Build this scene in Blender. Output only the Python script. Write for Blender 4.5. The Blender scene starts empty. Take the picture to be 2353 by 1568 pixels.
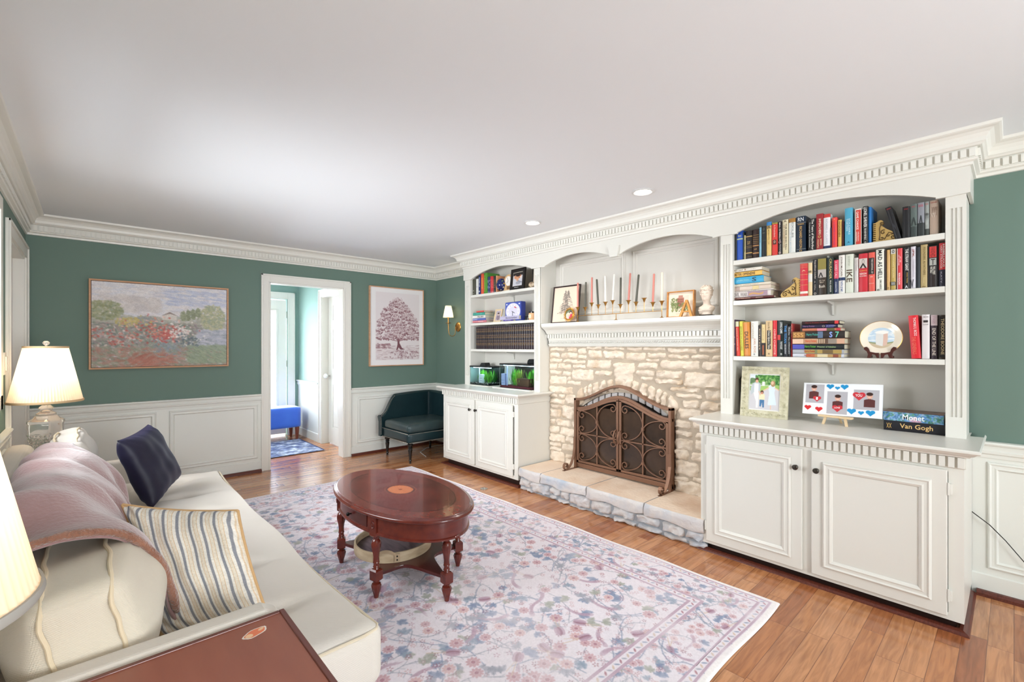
import bpy, math, random
import numpy as np
from mathutils import Vector, Matrix, Euler
random.seed(7); rng = np.random.default_rng(11)
C = bpy.context.scene.collection
R = math.radians
# ------------------------------------------------------------------ camera, world, light, exposure
sc = bpy.context.scene
FPX, CX, CY, YAW, EYE = 1057.0, 1176.5, 795.5, R(42.5), 1.37
cam = bpy.data.cameras.new('camera'); camo = bpy.data.objects.new('camera', cam); C.objects.link(camo)
cam.sensor_width = 36.0; cam.lens = 36.0*FPX/2353.0
cam.shift_y = (CY-784.0)/2353.0; cam.clip_start = 0.05
camo.location = (0, 0, EYE); camo.rotation_euler = (R(90), 0, -YAW)
sc.camera = camo
sc.view_settings.view_transform = 'Standard'; sc.view_settings.look = 'None'
sc.view_settings.gamma = 1; sc.view_settings.use_curve_mapping = False
sc.view_settings.exposure = 0.27
w = bpy.data.worlds.new('world'); sc.world = w; w.use_nodes = True
w.node_tree.nodes['Background'].inputs[0].default_value = (0.86, 0.93, 1.0, 1)
w.node_tree.nodes['Background'].inputs[1].default_value = 2.2

def light(kind, name, loc, energy, color=(1, 1, 1), size=0.1, size_y=None, rot=(0, 0, 0), spot=None, blend=0.6):
    l = bpy.data.lights.new(name, kind); l.energy = energy; l.color = color
    if kind == 'AREA':
        l.shape = 'RECTANGLE'; l.size = size; l.size_y = size_y or size
    elif kind == 'SUN': l.angle = size
    else: l.shadow_soft_size = size
    if kind == 'SPOT': l.spot_size = spot; l.spot_blend = blend
    o = bpy.data.objects.new(name, l); C.objects.link(o); o.location = loc; o.rotation_euler = rot
    return o
XL, XR, YF, YB, ZC = -0.40, 3.64, 5.57, -2.9, 2.47      # room: left, right, far, back, ceiling
DAY = (0.93, 0.965, 1.0)
# daylight through two unseen windows behind the camera, tilted up to brighten the ceiling
light('AREA', 'window_daylight', (0.75, YB+0.06, 1.42), 128, DAY, 1.25, 1.6, (R(121), 0, 0))
light('AREA', 'window_daylight', (2.55, YB+0.06, 1.42), 9, DAY, 1.25, 1.6, (R(116), 0, 0))
# area light at an added, unseen left-wall window, brightens the far end
light('AREA', 'side_fill_light', (XL+0.03, 3.15, 1.58), 31, DAY, 1.0, 1.5, (0, R(-82), R(4))).data.spread = R(105)
# daylight at the glazed front door; another unseen area light stands inside the hall
light('AREA', 'door_daylight', (1.62, 7.75, 1.15), 80, (0.9, 0.95, 1.0), 0.75, 1.6, (R(-90), 0, 0))
light('AREA', 'hall_area_light', (0.35, 6.6, 1.5), 22, (0.93, 0.97, 1.0), 1.2, 1.6, (0, R(-90), 0))
# ceiling lamps: two recessed lamps seen in the photo and the ones of the same row behind the camera
for (lx, ly) in ((2.895, 1.783), (2.896, 2.889)):
    light('SPOT', 'recessed_lamp_light', (lx, ly, ZC-0.02), 24, (1.0, 0.95, 0.88), 0.05, None, (0, 0, 0), R(125), 0.8)

# ------------------------------------------------------------------ helpers
def rayv(u, v):
    k = (u-CX)/FPX; s, c = math.sin(YAW), math.cos(YAW)
    return (s+k*c, c-k*s, -(v-CY)/FPX)
def onx(u, v, x):                                        # the point of the plane x = const seen at a pixel -> (y, z)
    d = rayv(u, v); t = x/d[0]; return (d[1]*t, EYE+d[2]*t)
def s2l(c):
    if isinstance(c, str): c = tuple(int(c[i:i+2], 16)/255 for i in (0, 2, 4))
    return tuple((x/12.92 if x <= 0.04045 else ((x+0.055)/1.055)**2.4) for x in c[:3])
def s2la(a): return np.where(a <= 0.04045, a/12.92, ((a+0.055)/1.055)**2.4)

MATS = {}
def mat(name, col, rough=0.5, metal=0.0, spec=0.5, bump=None, trans=0.0, ior=1.45, coat=0.0, sheen=0.0, emit=None, alpha=None, noise=None, sss=None):
    if name in MATS: return MATS[name]
    m = bpy.data.materials.new(name); m.use_nodes = True; nt = m.node_tree; b = nt.nodes['Principled BSDF']
    c = s2l(col)
    b.inputs['Base Color'].default_value = (*c, 1); b.inputs['Roughness'].default_value = rough
    b.inputs['Metallic'].default_value = metal; b.inputs['Specular IOR Level'].default_value = spec
    b.inputs['Transmission Weight'].default_value = trans; b.inputs['IOR'].default_value = ior
    b.inputs['Coat Weight'].default_value = coat; b.inputs['Sheen Weight'].default_value = sheen
    if emit: b.inputs['Emission Color'].default_value = (*s2l(emit[0]), 1); b.inputs['Emission Strength'].default_value = emit[1]
    if alpha is not None: b.inputs['Alpha'].default_value = alpha
    m.diffuse_color = (*c, 1)
    tc = None
    if noise:      # (scale, second colour, amount[, stretch])
        tc = nt.nodes.new('ShaderNodeTexCoord'); mp = nt.nodes.new('ShaderNodeMapping'); n = nt.nodes.new('ShaderNodeTexNoise')
        if len(noise) > 3: mp.inputs['Scale'].default_value = noise[3]
        nt.links.new(tc.outputs['Object'], mp.inputs['Vector']); nt.links.new(mp.outputs[0], n.inputs['Vector'])
        n.inputs['Scale'].default_value = noise[0]; n.inputs['Detail'].default_value = 5
        rmp = nt.nodes.new('ShaderNodeValToRGB'); nt.links.new(n.outputs['Fac'], rmp.inputs[0])
        c2 = s2l(noise[1]); a = noise[2]
        rmp.color_ramp.elements[0].position = 0.5-a/2; rmp.color_ramp.elements[1].position = 0.5+a/2
        rmp.color_ramp.elements[0].color = (*c, 1); rmp.color_ramp.elements[1].color = (*c2, 1)
        nt.links.new(rmp.outputs[0], b.inputs['Base Color'])
    if bump:       # (scale, strength, distance[, kind])
        tc = nt.nodes.new('ShaderNodeTexCoord')
        kind = bump[3] if len(bump) > 3 else 'noise'
        if kind == 'noise': n = nt.nodes.new('ShaderNodeTexNoise'); n.inputs['Detail'].default_value = 4
        elif kind == 'voronoi': n = nt.nodes.new('ShaderNodeTexVoronoi')
        elif kind == 'weave':
            n = nt.nodes.new('ShaderNodeTexMagic'); n.turbulence_depth = 1
        else: n = nt.nodes.new('ShaderNodeTexWave'); n.inputs['Distortion'].default_value = 1.5
        n.inputs['Scale'].default_value = bump[0]
        bp = nt.nodes.new('ShaderNodeBump'); bp.inputs['Strength'].default_value = bump[1]; bp.inputs['Distance'].default_value = bump[2]
        nt.links.new(tc.outputs['Object'], n.inputs['Vector']); nt.links.new(n.outputs[1 if kind == 'weave' else 0], bp.inputs['Height'])
        nt.links.new(bp.outputs[0], b.inputs['Normal'])
    MATS[name] = m; return m
def M(hexc, rough=0.55, **k): return mat('m_%s_%d_%s' % (hexc, int(rough*100), '_'.join('%s%s' % kv for kv in sorted(k.items()))[:30]), hexc, rough, **k)

class MB:
    def __init__(s): s.v = []; s.f = []; s.m = []
    def add(s, vs, fs, m=0):
        o = len(s.v); s.v += [tuple(p) for p in vs]; s.f += [tuple(i+o for i in f) for f in fs]; s.m += [m]*len(fs); return s
    def box(s, x0, x1, y0, y1, z0, z1, m=0):
        if x0 > x1: x0, x1 = x1, x0
        if y0 > y1: y0, y1 = y1, y0
        if z0 > z1: z0, z1 = z1, z0
        return s.add([(x0, y0, z0), (x1, y0, z0), (x1, y1, z0), (x0, y1, z0), (x0, y0, z1), (x1, y0, z1), (x1, y1, z1), (x0, y1, z1)],
                     [(0, 3, 2, 1), (4, 5, 6, 7), (0, 1, 5, 4), (1, 2, 6, 5), (2, 3, 7, 6), (3, 0, 4, 7)], m)
    def hexa(s, p, m=0):   # 8 corners, same order as box
        return s.add(p, [(0, 3, 2, 1), (4, 5, 6, 7), (0, 1, 5, 4), (1, 2, 6, 5), (2, 3, 7, 6), (3, 0, 4, 7)], m)
    def prism(s, pts, axis, a, b, m=0):
        n = len(pts)
        def P(p, t):
            if axis == 'x': return (t, p[0], p[1])
            if axis == 'y': return (p[0], t, p[1])
            return (p[0], p[1], t)
        vs = [P(p, a) for p in pts]+[P(p, b) for p in pts]
        fs = [tuple(range(n-1, -1, -1)), tuple(range(n, 2*n))]+[(i, (i+1) % n, n+(i+1) % n, n+i) for i in range(n)]
        return s.add(vs, fs, m)
    def rings(s, rings, m=0, closed=True, cap=True):
        n = len(rings[0]); vs = [p for r in rings for p in r]; fs = []
        for i in range(len(rings)-1):
            for j in range(n if closed else n-1):
                k = (j+1) % n; fs.append((i*n+j, i*n+k, (i+1)*n+k, (i+1)*n+j))
        if cap: fs.append(tuple(range(n-1, -1, -1))); fs.append(tuple((len(rings)-1)*n+j for j in range(n)))
        return s.add(vs, fs, m)
    def lathe(s, prof, c=(0, 0, 0), n=24, m=0, mod=None, axis='z', cap=True):
        rs = []
        for (r, z) in prof:
            ring = []
            for j in range(n):
                a = 2*math.pi*j/n; rr = r*(mod(a, z) if mod else 1)
                q = (rr*math.cos(a), rr*math.sin(a), z)
                if axis == 'x': q = (z, q[0], q[1])
                if axis == 'y': q = (q[0], z, q[1])
                ring.append((c[0]+q[0], c[1]+q[1], c[2]+q[2]))
            rs.append(ring)
        return s.rings(rs, m, True, cap)
    def tube(s, pts, r, n=8, m=0, cap=True, flat=None):
        pts = [Vector(p) for p in pts]; rs = []; up = None
        for i, p in enumerate(pts):
            t = (pts[min(i+1, len(pts)-1)]-pts[max(i-1, 0)])
            t = t.normalized() if t.length > 1e-9 else Vector((0, 0, 1))
            if up is None:
                up = Vector((0, 0, 1)) if abs(t.z) < 0.9 else Vector((1, 0, 0))
            a = t.cross(up)
            if a.length < 1e-6: a = t.cross(Vector((0.3, 1, 0.2)))
            a.normalize(); b = t.cross(a).normalized(); up = -b if False else up
            rr = r[i] if isinstance(r, (list, tuple)) else r
            ring = []
            for j in range(n):
                an = 2*math.pi*(j+0.5)/n
                ca, sa = math.cos(an), math.sin(an)
                if flat: ca *= flat[0]; sa *= flat[1]
                ring.append(tuple(p+a*(rr*ca)+b*(rr*sa)))
            rs.append(ring)
        return s.rings(rs, m, True, cap)
    def strip(s, pts, normal, wdt, th, m=0):
        """flat iron bar following pts; 'normal' = direction of its width"""
        nv = Vector(normal).normalized(); pts = [Vector(p) for p in pts]; rs = []
        for i, p in enumerate(pts):
            t = (pts[min(i+1, len(pts)-1)]-pts[max(i-1, 0)]).normalized(); q = t.cross(nv).normalized()
            rs.append([tuple(p+nv*wdt/2+q*th/2), tuple(p+nv*wdt/2-q*th/2), tuple(p-nv*wdt/2-q*th/2), tuple(p-nv*wdt/2+q*th/2)])
        return s.rings(rs, m, True, True)
    def sweep(s, prof, path, m=0, closed=False):
        """prof = [(out, z)], path = [(x, y)] walked with the room on its right; mitred corners"""
        rs = []; n = len(path)
        for i, p in enumerate(path):
            p = Vector(p)
            d0 = (p-Vector(path[i-1])).normalized() if (i > 0 or closed) else None
            d1 = (Vector(path[(i+1) % n])-p).normalized() if (i < n-1 or closed) else None
            if d0 is None: d0 = d1
            if d1 is None: d1 = d0
            n0 = Vector((d0.y, -d0.x)); n1 = Vector((d1.y, -d1.x)); mi = (n0+n1)
            mi = mi/(1+n0.dot(n1)) if (1+n0.dot(n1)) > 1e-4 else n0
            rs.append([(p.x+mi.x*o, p.y+mi.y*o, z) for (o, z) in prof])
        if closed: rs.append(rs[0])
        return s.rings(rs, m, False, False)
    def quad(s, a, b, c, d, m=0): return s.add([a, b, c, d], [(0, 1, 2, 3)], m)
    def build(s, name, mats, parent=None, smooth=False, bevel=0, sub=0, xf=None, seg=2, angle=40):
        me = bpy.data.meshes.new(name)
        org = Vector(ORG.get(parent.name, (0, 0, 0))) if parent else Vector((0, 0, 0))
        vs = [tuple((xf @ Vector(v) if xf else Vector(v))-org) for v in s.v]
        me.from_pydata(vs, [], s.f)
        if not isinstance(mats, (list, tuple)): mats = [mats]
        for mm in mats: me.materials.append(mm)
        if len(mats) > 1: me.polygons.foreach_set('material_index', s.m)
        if smooth: me.polygons.foreach_set('use_smooth', [True]*len(me.polygons))
        me.validate(); me.update()
        o = bpy.data.objects.new(name, me); C.objects.link(o)
        if parent: o.parent = parent; ORG[o.name] = tuple(org)
        if bevel:
            b = o.modifiers.new('bevel', 'BEVEL'); b.width = bevel; b.segments = seg; b.limit_method = 'ANGLE'; b.angle_limit = R(35)
            b.harden_normals = False
        if sub:
            q = o.modifiers.new('sub', 'SUBSURF'); q.levels = sub; q.render_levels = sub
        if smooth and not sub:
            try: me.set_sharp_from_angle(angle=R(angle))
            except Exception: pass
        return o
ORG = {}
def tag(o, label=None, cat=None, group=None, kind=None):
    if label: o['label'] = label
    if cat: o['category'] = cat
    if group: o['group'] = group
    if kind: o['kind'] = kind
    return o
def thing(name, loc, label, cat, group=None, rot=None, local=False):
    o = bpy.data.objects.new(name, None); C.objects.link(o); o.location = loc; o.empty_display_size = 0.05
    if rot: o.rotation_euler = rot
    ORG[o.name] = (0, 0, 0) if local else tuple(loc)
    return tag(o, label, cat, group)
def struct(o): o['kind'] = 'structure'; return o
def copy_tree(o, parent=None):
    c = o.copy(); C.objects.link(c)
    if parent: c.parent = parent
    for ch in [x for x in bpy.data.objects if x.parent == o]: copy_tree(ch, c)
    return c

def rbox(size, r, seg=6, n=(6, 6, 6), disp=None, center=(0, 0, 0)):
    """rounded box as a point set on a subdivided cube; disp(x,y,z,nx,ny,nz)->offset along the normal"""
    mb = MB(); hx, hy, hz = size[0]/2, size[1]/2, size[2]/2
    def put(ax, sg):
        dims = [(1, 2), (0, 2), (0, 1)][ax]; na, nb = n[dims[0]], n[dims[1]]; vs = []; fs = []
        h = (hx, hy, hz)
        def samp(k, nn, H):
            # denser near the edges
            t = k/nn
            e = min(r/H/1.0, 0.999)/2
            return -H+2*H*t
        for i in range(na+1):
            for j in range(nb+1):
                p = [0, 0, 0]; p[ax] = sg*h[ax]; p[dims[0]] = samp(i, na, h[dims[0]]); p[dims[1]] = samp(j, nb, h[dims[1]])
                q = [max(-h[k]+r, min(h[k]-r, p[k])) for k in range(3)]
                d = Vector([p[k]-q[k] for k in range(3)]); d = d.normalized() if d.length > 1e-9 else Vector((0, 0, 0))
                o = Vector(q)+d*r
                if disp: o = o+d*disp(o.x, o.y, o.z, d)
                vs.append((o.x+center[0], o.y+center[1], o.z+center[2]))
        for i in range(na):
            for j in range(nb):
                f = (i*(nb+1)+j, (i+1)*(nb+1)+j, (i+1)*(nb+1)+j+1, i*(nb+1)+j+1)
                if (sg > 0) == (ax == 1): f = f[::-1]
                fs.append(f)
        mb.add(vs, fs)
    for ax in range(3):
        for sg in (1, -1): put(ax, sg)
    return mb
def weld(o, d=0.0008):
    w_ = o.modifiers.new('weld', 'WELD'); w_.merge_threshold = d
    while o.modifiers[0] != w_: 
        o.modifiers.move(len(o.modifiers)-1, 0)
    return o

# lettering -----------------------------------------------------------------
def text_pts(body, bold=0.0):
    cu = bpy.data.curves.new('t', 'FONT'); cu.body = body; cu.resolution_u = 2; cu.offset = bold
    o = bpy.data.objects.new('t', cu); C.objects.link(o)
    dg = bpy.context.evaluated_depsgraph_get(); dg.update()
    me = bpy.data.meshes.new_from_object(o.evaluated_get(dg))
    vs = [tuple(v.co) for v in me.vertices]; fs = [tuple(p.vertices) for p in me.polygons]
    bpy.data.objects.remove(o); bpy.data.curves.remove(cu); bpy.data.meshes.remove(me)
    return vs, fs
def letter(mb, body, org, ax, ay, W, H, m=0, bold=0.012, keep=False):
    """fit lettering into a W x H box centred at org; ax = reading direction, ay = up direction"""
    vs, fs = text_pts(body, bold)
    if not vs: return mb
    xs = [v[0] for v in vs]; ys = [v[1] for v in vs]; x0, x1, y0, y1 = min(xs), max(xs), min(ys), max(ys)
    sx = W/(x1-x0); sy = H/(y1-y0)
    if keep: sx = sy = min(sx, sy)
    ax = Vector(ax); ay = Vector(ay); org = Vector(org)
    mb.add([tuple(org+ax*((x-(x0+x1)/2)*sx)+ay*((y-(y0+y1)/2)*sy)) for (x, y, z) in vs], fs, m); return mb

# painted surfaces: colour attribute on a fine grid --------------------------
def attr_mat(name, rough=0.6, bump=None, coat=0.0, spec=0.4, sheen=0.0):
    m = mat(name, (0.5, 0.5, 0.5), rough, bump=bump, coat=coat, spec=spec, sheen=sheen); nt = m.node_tree
    a = nt.nodes.new('ShaderNodeAttribute'); a.attribute_name = 'Col'
    nt.links.new(a.outputs['Color'], nt.nodes['Principled BSDF'].inputs['Base Color']); return m
def canvas(name, img, P, material, parent=None, smooth=True):
    """img HxWx3 sRGB 0..1; P(u, v) arrays (0..1 right, 0..1 up) -> Nx3 points"""
    H, W = img.shape[:2]
    u, v = np.meshgrid(np.linspace(0, 1, W), np.linspace(1, 0, H)); pts = P(u.ravel(), v.ravel()).astype(np.float32)
    org = np.array(ORG.get(parent.name, (0, 0, 0)) if parent else (0, 0, 0), dtype=np.float32); pts = pts-org
    idx = np.arange(H*W).reshape(H, W)
    q = np.stack([idx[1:, :-1], idx[1:, 1:], idx[:-1, 1:], idx[:-1, :-1]], -1).reshape(-1, 4)
    me = bpy.data.meshes.new(name); me.vertices.add(H*W); me.vertices.foreach_set('co', pts.ravel())
    me.loops.add(q.size); me.loops.foreach_set('vertex_index', q.ravel().astype(np.int32))
    me.polygons.add(len(q)); me.polygons.foreach_set('loop_start', np.arange(0, q.size, 4, dtype=np.int32))
    me.polygons.foreach_set('loop_total', np.full(len(q), 4, dtype=np.int32))
    me.update(calc_edges=True)
    me.polygons.foreach_set('use_smooth', np.ones(len(q), dtype=bool))
    ca = me.color_attributes.new('Col', 'FLOAT_COLOR', 'POINT')
    col = np.ones((H*W, 4), dtype=np.float32); col[:, :3] = s2la(np.clip(img.reshape(-1, 3), 0, 1)); ca.data.foreach_set('color', col.ravel())
    me.materials.append(material); me.validate(); me.update()
    o = bpy.data.objects.new(name, me); C.objects.link(o)
    if parent: o.parent = parent; ORG[o.name] = tuple(org)
    return o
def hx(c): return np.array([int(c[i:i+2], 16)/255 for i in (0, 2, 4)])
def smooth_noise(H, W, cell, seed=0):
    r = np.random.default_rng(seed); gh, gw = int(H/cell)+3, int(W/cell)+3; g = r.random((gh, gw))
    y = np.linspace(0, H/cell, H); x = np.linspace(0, W/cell, W); yi = y.astype(int); xi = x.astype(int)
    fy = (y-yi)[:, None]; fx = (x-xi)[None, :]; fy = fy*fy*(3-2*fy); fx = fx*fx*(3-2*fx)
    a = g[yi][:, xi]; b = g[yi][:, xi+1]; c = g[yi+1][:, xi]; d = g[yi+1][:, xi+1]
    return a*(1-fy)*(1-fx)+b*(1-fy)*fx+c*fy*(1-fx)+d*fy*fx
class Img:
    def __init__(s, W, H, bg): s.W, s.H = W, H; s.a = np.ones((H, W, 3))*hx(bg)
    def _blend(s, sl, mask, col, al): s.a[sl] = s.a[sl]*(1-mask[..., None]*al)+col*mask[..., None]*al
    def _win(s, x0, x1, y0, y1):
        x0 = max(0, int(x0)); y0 = max(0, int(y0)); x1 = min(s.W, int(x1)+2); y1 = min(s.H, int(y1)+2)
        if x1 <= x0 or y1 <= y0: return None
        yy, xx = np.mgrid[y0:y1, x0:x1]; return (slice(y0, y1), slice(x0, x1)), xx, yy
    def ell(s, cx, cy, rx, ry, col, rot=0.0, al=1.0, soft=0.8):
        m = max(rx, ry)+2; w_ = s._win(cx-m, cx+m, cy-m, cy+m)
        if w_ is None: return
        sl, xx, yy = w_; c, n = math.cos(rot), math.sin(rot); dx, dy = xx-cx, yy-cy
        d = np.sqrt(((dx*c+dy*n)/max(rx, .3))**2+((-dx*n+dy*c)/max(ry, .3))**2)
        k = np.clip((1-d)*min(rx, ry)/soft+0.5, 0, 1); s._blend(sl, k, hx(col) if isinstance(col, str) else col, al)
    def line(s, x0, y0, x1, y1, wd, col, al=1.0):
        w_ = s._win(min(x0, x1)-wd-1, max(x0, x1)+wd+1, min(y0, y1)-wd-1, max(y0, y1)+wd+1)
        if w_ is None: return
        sl, xx, yy = w_; dx, dy = x1-x0, y1-y0; L = dx*dx+dy*dy+1e-9
        t = np.clip(((xx-x0)*dx+(yy-y0)*dy)/L, 0, 1); d = np.hypot(xx-x0-t*dx, yy-y0-t*dy)
        s._blend(sl, np.clip(wd/2-d+0.5, 0, 1), hx(col) if isinstance(col, str) else col, al)
    def path(s, pts, wd, col, al=1.0):
        for a, b in zip(pts[:-1], pts[1:]): s.line(a[0], a[1], b[0], b[1], wd, col, al)
    def rect(s, x0, y0, x1, y1, col, al=1.0):
        x0, x1 = sorted((max(0, int(round(x0))), min(s.W, int(round(x1))))); y0, y1 = sorted((max(0, int(round(y0))), min(s.H, int(round(y1)))))
        s.a[y0:y1, x0:x1] = s.a[y0:y1, x0:x1]*(1-al)+hx(col)*al
    def poly(s, pts, col, al=1.0):
        xs = [p[0] for p in pts]; ys = [p[1] for p in pts]; w_ = s._win(min(xs), max(xs), min(ys), max(ys))
        if w_ is None: return
        sl, xx, yy = w_; ins = np.zeros(xx.shape, bool); j = len(pts)-1
        for i in range(len(pts)):
            xi, yi = pts[i]; xj, yj = pts[j]
            c = ((yi > yy) != (yj > yy)) & (xx < (xj-xi)*(yy-yi)/((yj-yi) or 1e-9)+xi); ins ^= c; j = i
        s._blend(sl, ins.astype(float), hx(col) if isinstance(col, str) else col, al)
    def grain(s, amt, cell=2, seed=0): s.a *= (1+amt*(smooth_noise(s.H, s.W, cell, seed)-0.5))[..., None]
# ------------------------------------------------------------------ setting materials
WALL = mat('wall_paint', '687f74', 0.62, bump=(220, 0.04, 0.002))
HALLW = mat('hall_paint', '82a096', 0.62, bump=(220, 0.04, 0.002))
TRIM = mat('trim_paint', 'e6e4dc', 0.34, bump=(60, 0.03, 0.002))
CAB = mat('cabinet_paint', 'dedcd4', 0.32, bump=(70, 0.03, 0.002))
CEIL = mat('ceiling_paint', 'eceff2', 0.85)
SHOE = mat('stained_shoe', '6b3527', 0.3, noise=(9, '4a2118', 0.4, (1, 14, 14)))
def floor_mat():
    m = mat('plank_floor', 'b5714a', 0.2, spec=0.5, coat=0.35); nt = m.node_tree; N = nt.nodes; L = nt.links; b = N['Principled BSDF']
    b.inputs['Coat Roughness'].default_value = 0.08
    tc = N.new('ShaderNodeTexCoord'); sp = N.new('ShaderNodeSeparateXYZ'); L.new(tc.outputs['Object'], sp.inputs[0])
    def mth(op, a, b_=None, c=None):
        n = N.new('ShaderNodeMath'); n.operation = op
        for i, q in enumerate((a, b_, c)):
            if q is None: continue
            if isinstance(q, (int, float)): n.inputs[i].default_value = q
            else: L.new(q, n.inputs[i])
        return n.outputs[0]
    ry = mth('DIVIDE', sp.outputs['Y'], 0.083); row = mth('FLOOR', ry)
    wn = N.new('ShaderNodeTexWhiteNoise'); wn.noise_dimensions = '1D'; L.new(row, wn.inputs['W'])
    off = mth('MULTIPLY', wn.outputs['Value'], 7.3)
    rx = mth('DIVIDE', mth('ADD', sp.outputs['X'], off), 0.52); colx = mth('FLOOR', rx)
    cmb = N.new('ShaderNodeCombineXYZ'); L.new(row, cmb.inputs[0]); L.new(colx, cmb.inputs[1])
    w2 = N.new('ShaderNodeTexWhiteNoise'); w2.noise_dimensions = '3D'; L.new(cmb.outputs[0], w2.inputs['Vector'])
    ramp = N.new('ShaderNodeValToRGB'); L.new(w2.outputs['Value'], ramp.inputs[0]); cr = ramp.color_ramp
    for i, (p, h) in enumerate([(0, 'a86c45'), (0.3, 'ba8054'), (0.55, 'c68e62'), (0.8, 'b47546'), (1, '9c5e3a')]):
        e = cr.elements[0] if i == 0 else (cr.elements[1] if i == 1 else cr.elements.new(p)); e.position = p; e.color = (*s2l(h), 1)
    # grain
    mp = N.new('ShaderNodeMapping'); mp.inputs['Scale'].default_value = (3.0, 34, 1); L.new(tc.outputs['Object'], mp.inputs[0])
    ad = N.new('ShaderNodeVectorMath'); ad.operation = 'ADD'; L.new(mp.outputs[0], ad.inputs[0]); L.new(w2.outputs['Color'], ad.inputs[1])
    ns = N.new('ShaderNodeTexNoise'); ns.inputs['Scale'].default_value = 1.6; ns.inputs['Detail'].default_value = 7; ns.inputs['Distortion'].default_value = 0.8
    sc_ = N.new('ShaderNodeVectorMath'); sc_.operation = 'SCALE'; sc_.inputs['Scale'].default_value = 9.0
    L.new(w2.outputs['Color'], sc_.inputs[0]); L.new(sc_.outputs[0], ad.inputs[1]); L.new(ad.outputs[0], ns.inputs['Vector'])
    mx = N.new('ShaderNodeMix'); mx.data_type = 'RGBA'; mx.blend_type = 'MULTIPLY'; mx.inputs[0].default_value = 0.75
    r2 = N.new('ShaderNodeValToRGB'); L.new(ns.outputs['Fac'], r2.inputs[0])
    r2.color_ramp.elements[0].position = 0.3; r2.color_ramp.elements[0].color = (0.55, 0.47, 0.42, 1); r2.color_ramp.elements[1].position = 0.62; r2.color_ramp.elements[1].color = (1.08, 1.05, 1.02, 1)
    L.new(ramp.outputs[0], mx.inputs[6]); L.new(r2.outputs[0], mx.inputs[7])
    # joints
    fy = mth('FRACT', ry); fx = mth('FRACT', rx)
    ey = mth('MINIMUM', fy, mth('SUBTRACT', 1.0, fy)); ex = mth('MULTIPLY', mth('MINIMUM', fx, mth('SUBTRACT', 1.0, fx)), 0.52/0.083)
    e = mth('MINIMUM', ey, ex); g = mth('LESS_THAN', e, 0.014)
    m3 = N.new('ShaderNodeMix'); m3.data_type = 'RGBA'; m3.inputs[7].default_value = (*s2l('5a2f1e'), 1)
    L.new(mth('MULTIPLY', g, 0.75), m3.inputs[0]); L.new(mx.outputs[2], m3.inputs[6]); L.new(m3.outputs[2], b.inputs['Base Color'])
    bp = N.new('ShaderNodeBump'); bp.inputs['Strength'].default_value = 0.25; bp.inputs['Distance'].default_value = 0.002
    n3 = N.new('ShaderNodeTexNoise'); n3.inputs['Scale'].default_value = 9; L.new(tc.outputs['Object'], n3.inputs['Vector'])
    hgt = mth('ADD', mth('MINIMUM', mth('MULTIPLY', e, 12), 1.0), mth('MULTIPLY', n3.outputs['Fac'], 0.6)); L.new(hgt, bp.inputs['Height'])
    L.new(bp.outputs[0], b.inputs['Normal']); L.new(bp.outputs[0], b.inputs['Coat Normal'])
    return m
FLOOR = floor_mat()
# ------------------------------------------------------------------ floor, ceiling, walls
struct(MB().box(-1.6, XR+0.12, YB-0.12, 7.9, -0.1, 0).build('floor', FLOOR))
struct(MB().box(-1.6, XR+0.12, YB-0.12, 7.9, ZC, ZC+0.1).build('ceiling', CEIL))
OX0, OX1, OZ = 1.46, 2.295, 2.08
mb = MB().box(XL-0.12, OX0, YF, YF+0.12, 0, ZC).box(OX1, XR+0.12, YF, YF+0.12, 0, ZC).box(OX0, OX1, YF, YF+0.12, OZ, ZC)
struct(mb.build('wall_front', WALL))
mb = MB().box(XL-0.12, XL, YB, 2.35, 0, ZC).box(XL-0.12, XL, 3.95, 4.43, 0, ZC).box(XL-0.12, XL, 2.35, 3.95, 0, 1.08).box(XL-0.12, XL, 2.35, 3.95, 2.16, ZC).box(XL-0.12, XL, 5.44, YF, 0, ZC).box(XL-0.12, XL, 4.43, 5.44, 2.09, ZC)
struct(mb.build('wall_left', WALL))
struct(MB().box(XR, XR+0.12, YB, YF, 0, ZC).build('wall_right', WALL))
mb = MB(); xs = [XL-0.12, 0.1, 1.4, 1.9, 3.2, XR+0.12]
for i in (0, 2, 4): mb.box(xs[i], xs[i+1], YB-0.12, YB, 0, ZC)
for i in (1, 3): mb.box(xs[i], xs[i+1], YB-0.12, YB, 0, 0.6).box(xs[i], xs[i+1], YB-0.12, YB, 2.24, ZC)
struct(mb.build('wall_back', WALL))
for n, i in ((1, 1), (2, 3)):
    mb = MB(); a, b = xs[i], xs[i+1]
    for (p, q, r_, s_) in ((a-0.08, a, 0.5, 2.33), (b, b+0.08, 0.5, 2.33), (a, b, 2.24, 2.33), (a-0.1, b+0.1, 0.52, 0.6)): mb.box(p, q, YB, YB+0.02, r_, s_)
    mb.box((a+b)/2-0.02, (a+b)/2+0.02, YB-0.06, YB-0.03, 0.6, 2.24).box(a, b, YB-0.06, YB-0.03, 1.4, 1.44)
    struct(mb.build('window_%d' % n, TRIM))
mb = MB()
for (a, b, c_, d_) in ((2.27, 2.35, 1.0, 2.24), (3.95, 4.03, 1.0, 2.24), (2.35, 3.95, 2.16, 2.24), (2.25, 4.04, 1.0, 1.08)): mb.box(XL, XL+0.02, a, b, c_, d_)
mb.box(XL-0.08, XL-0.04, 3.13, 3.17, 1.08, 2.16).box(XL-0.08, XL-0.04, 2.35, 3.13, 1.6, 1.64).box(XL-0.08, XL-0.04, 3.17, 3.95, 1.6, 1.64)
struct(mb.build('window_3', TRIM))  # unseen window frame, added around the side area light
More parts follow.
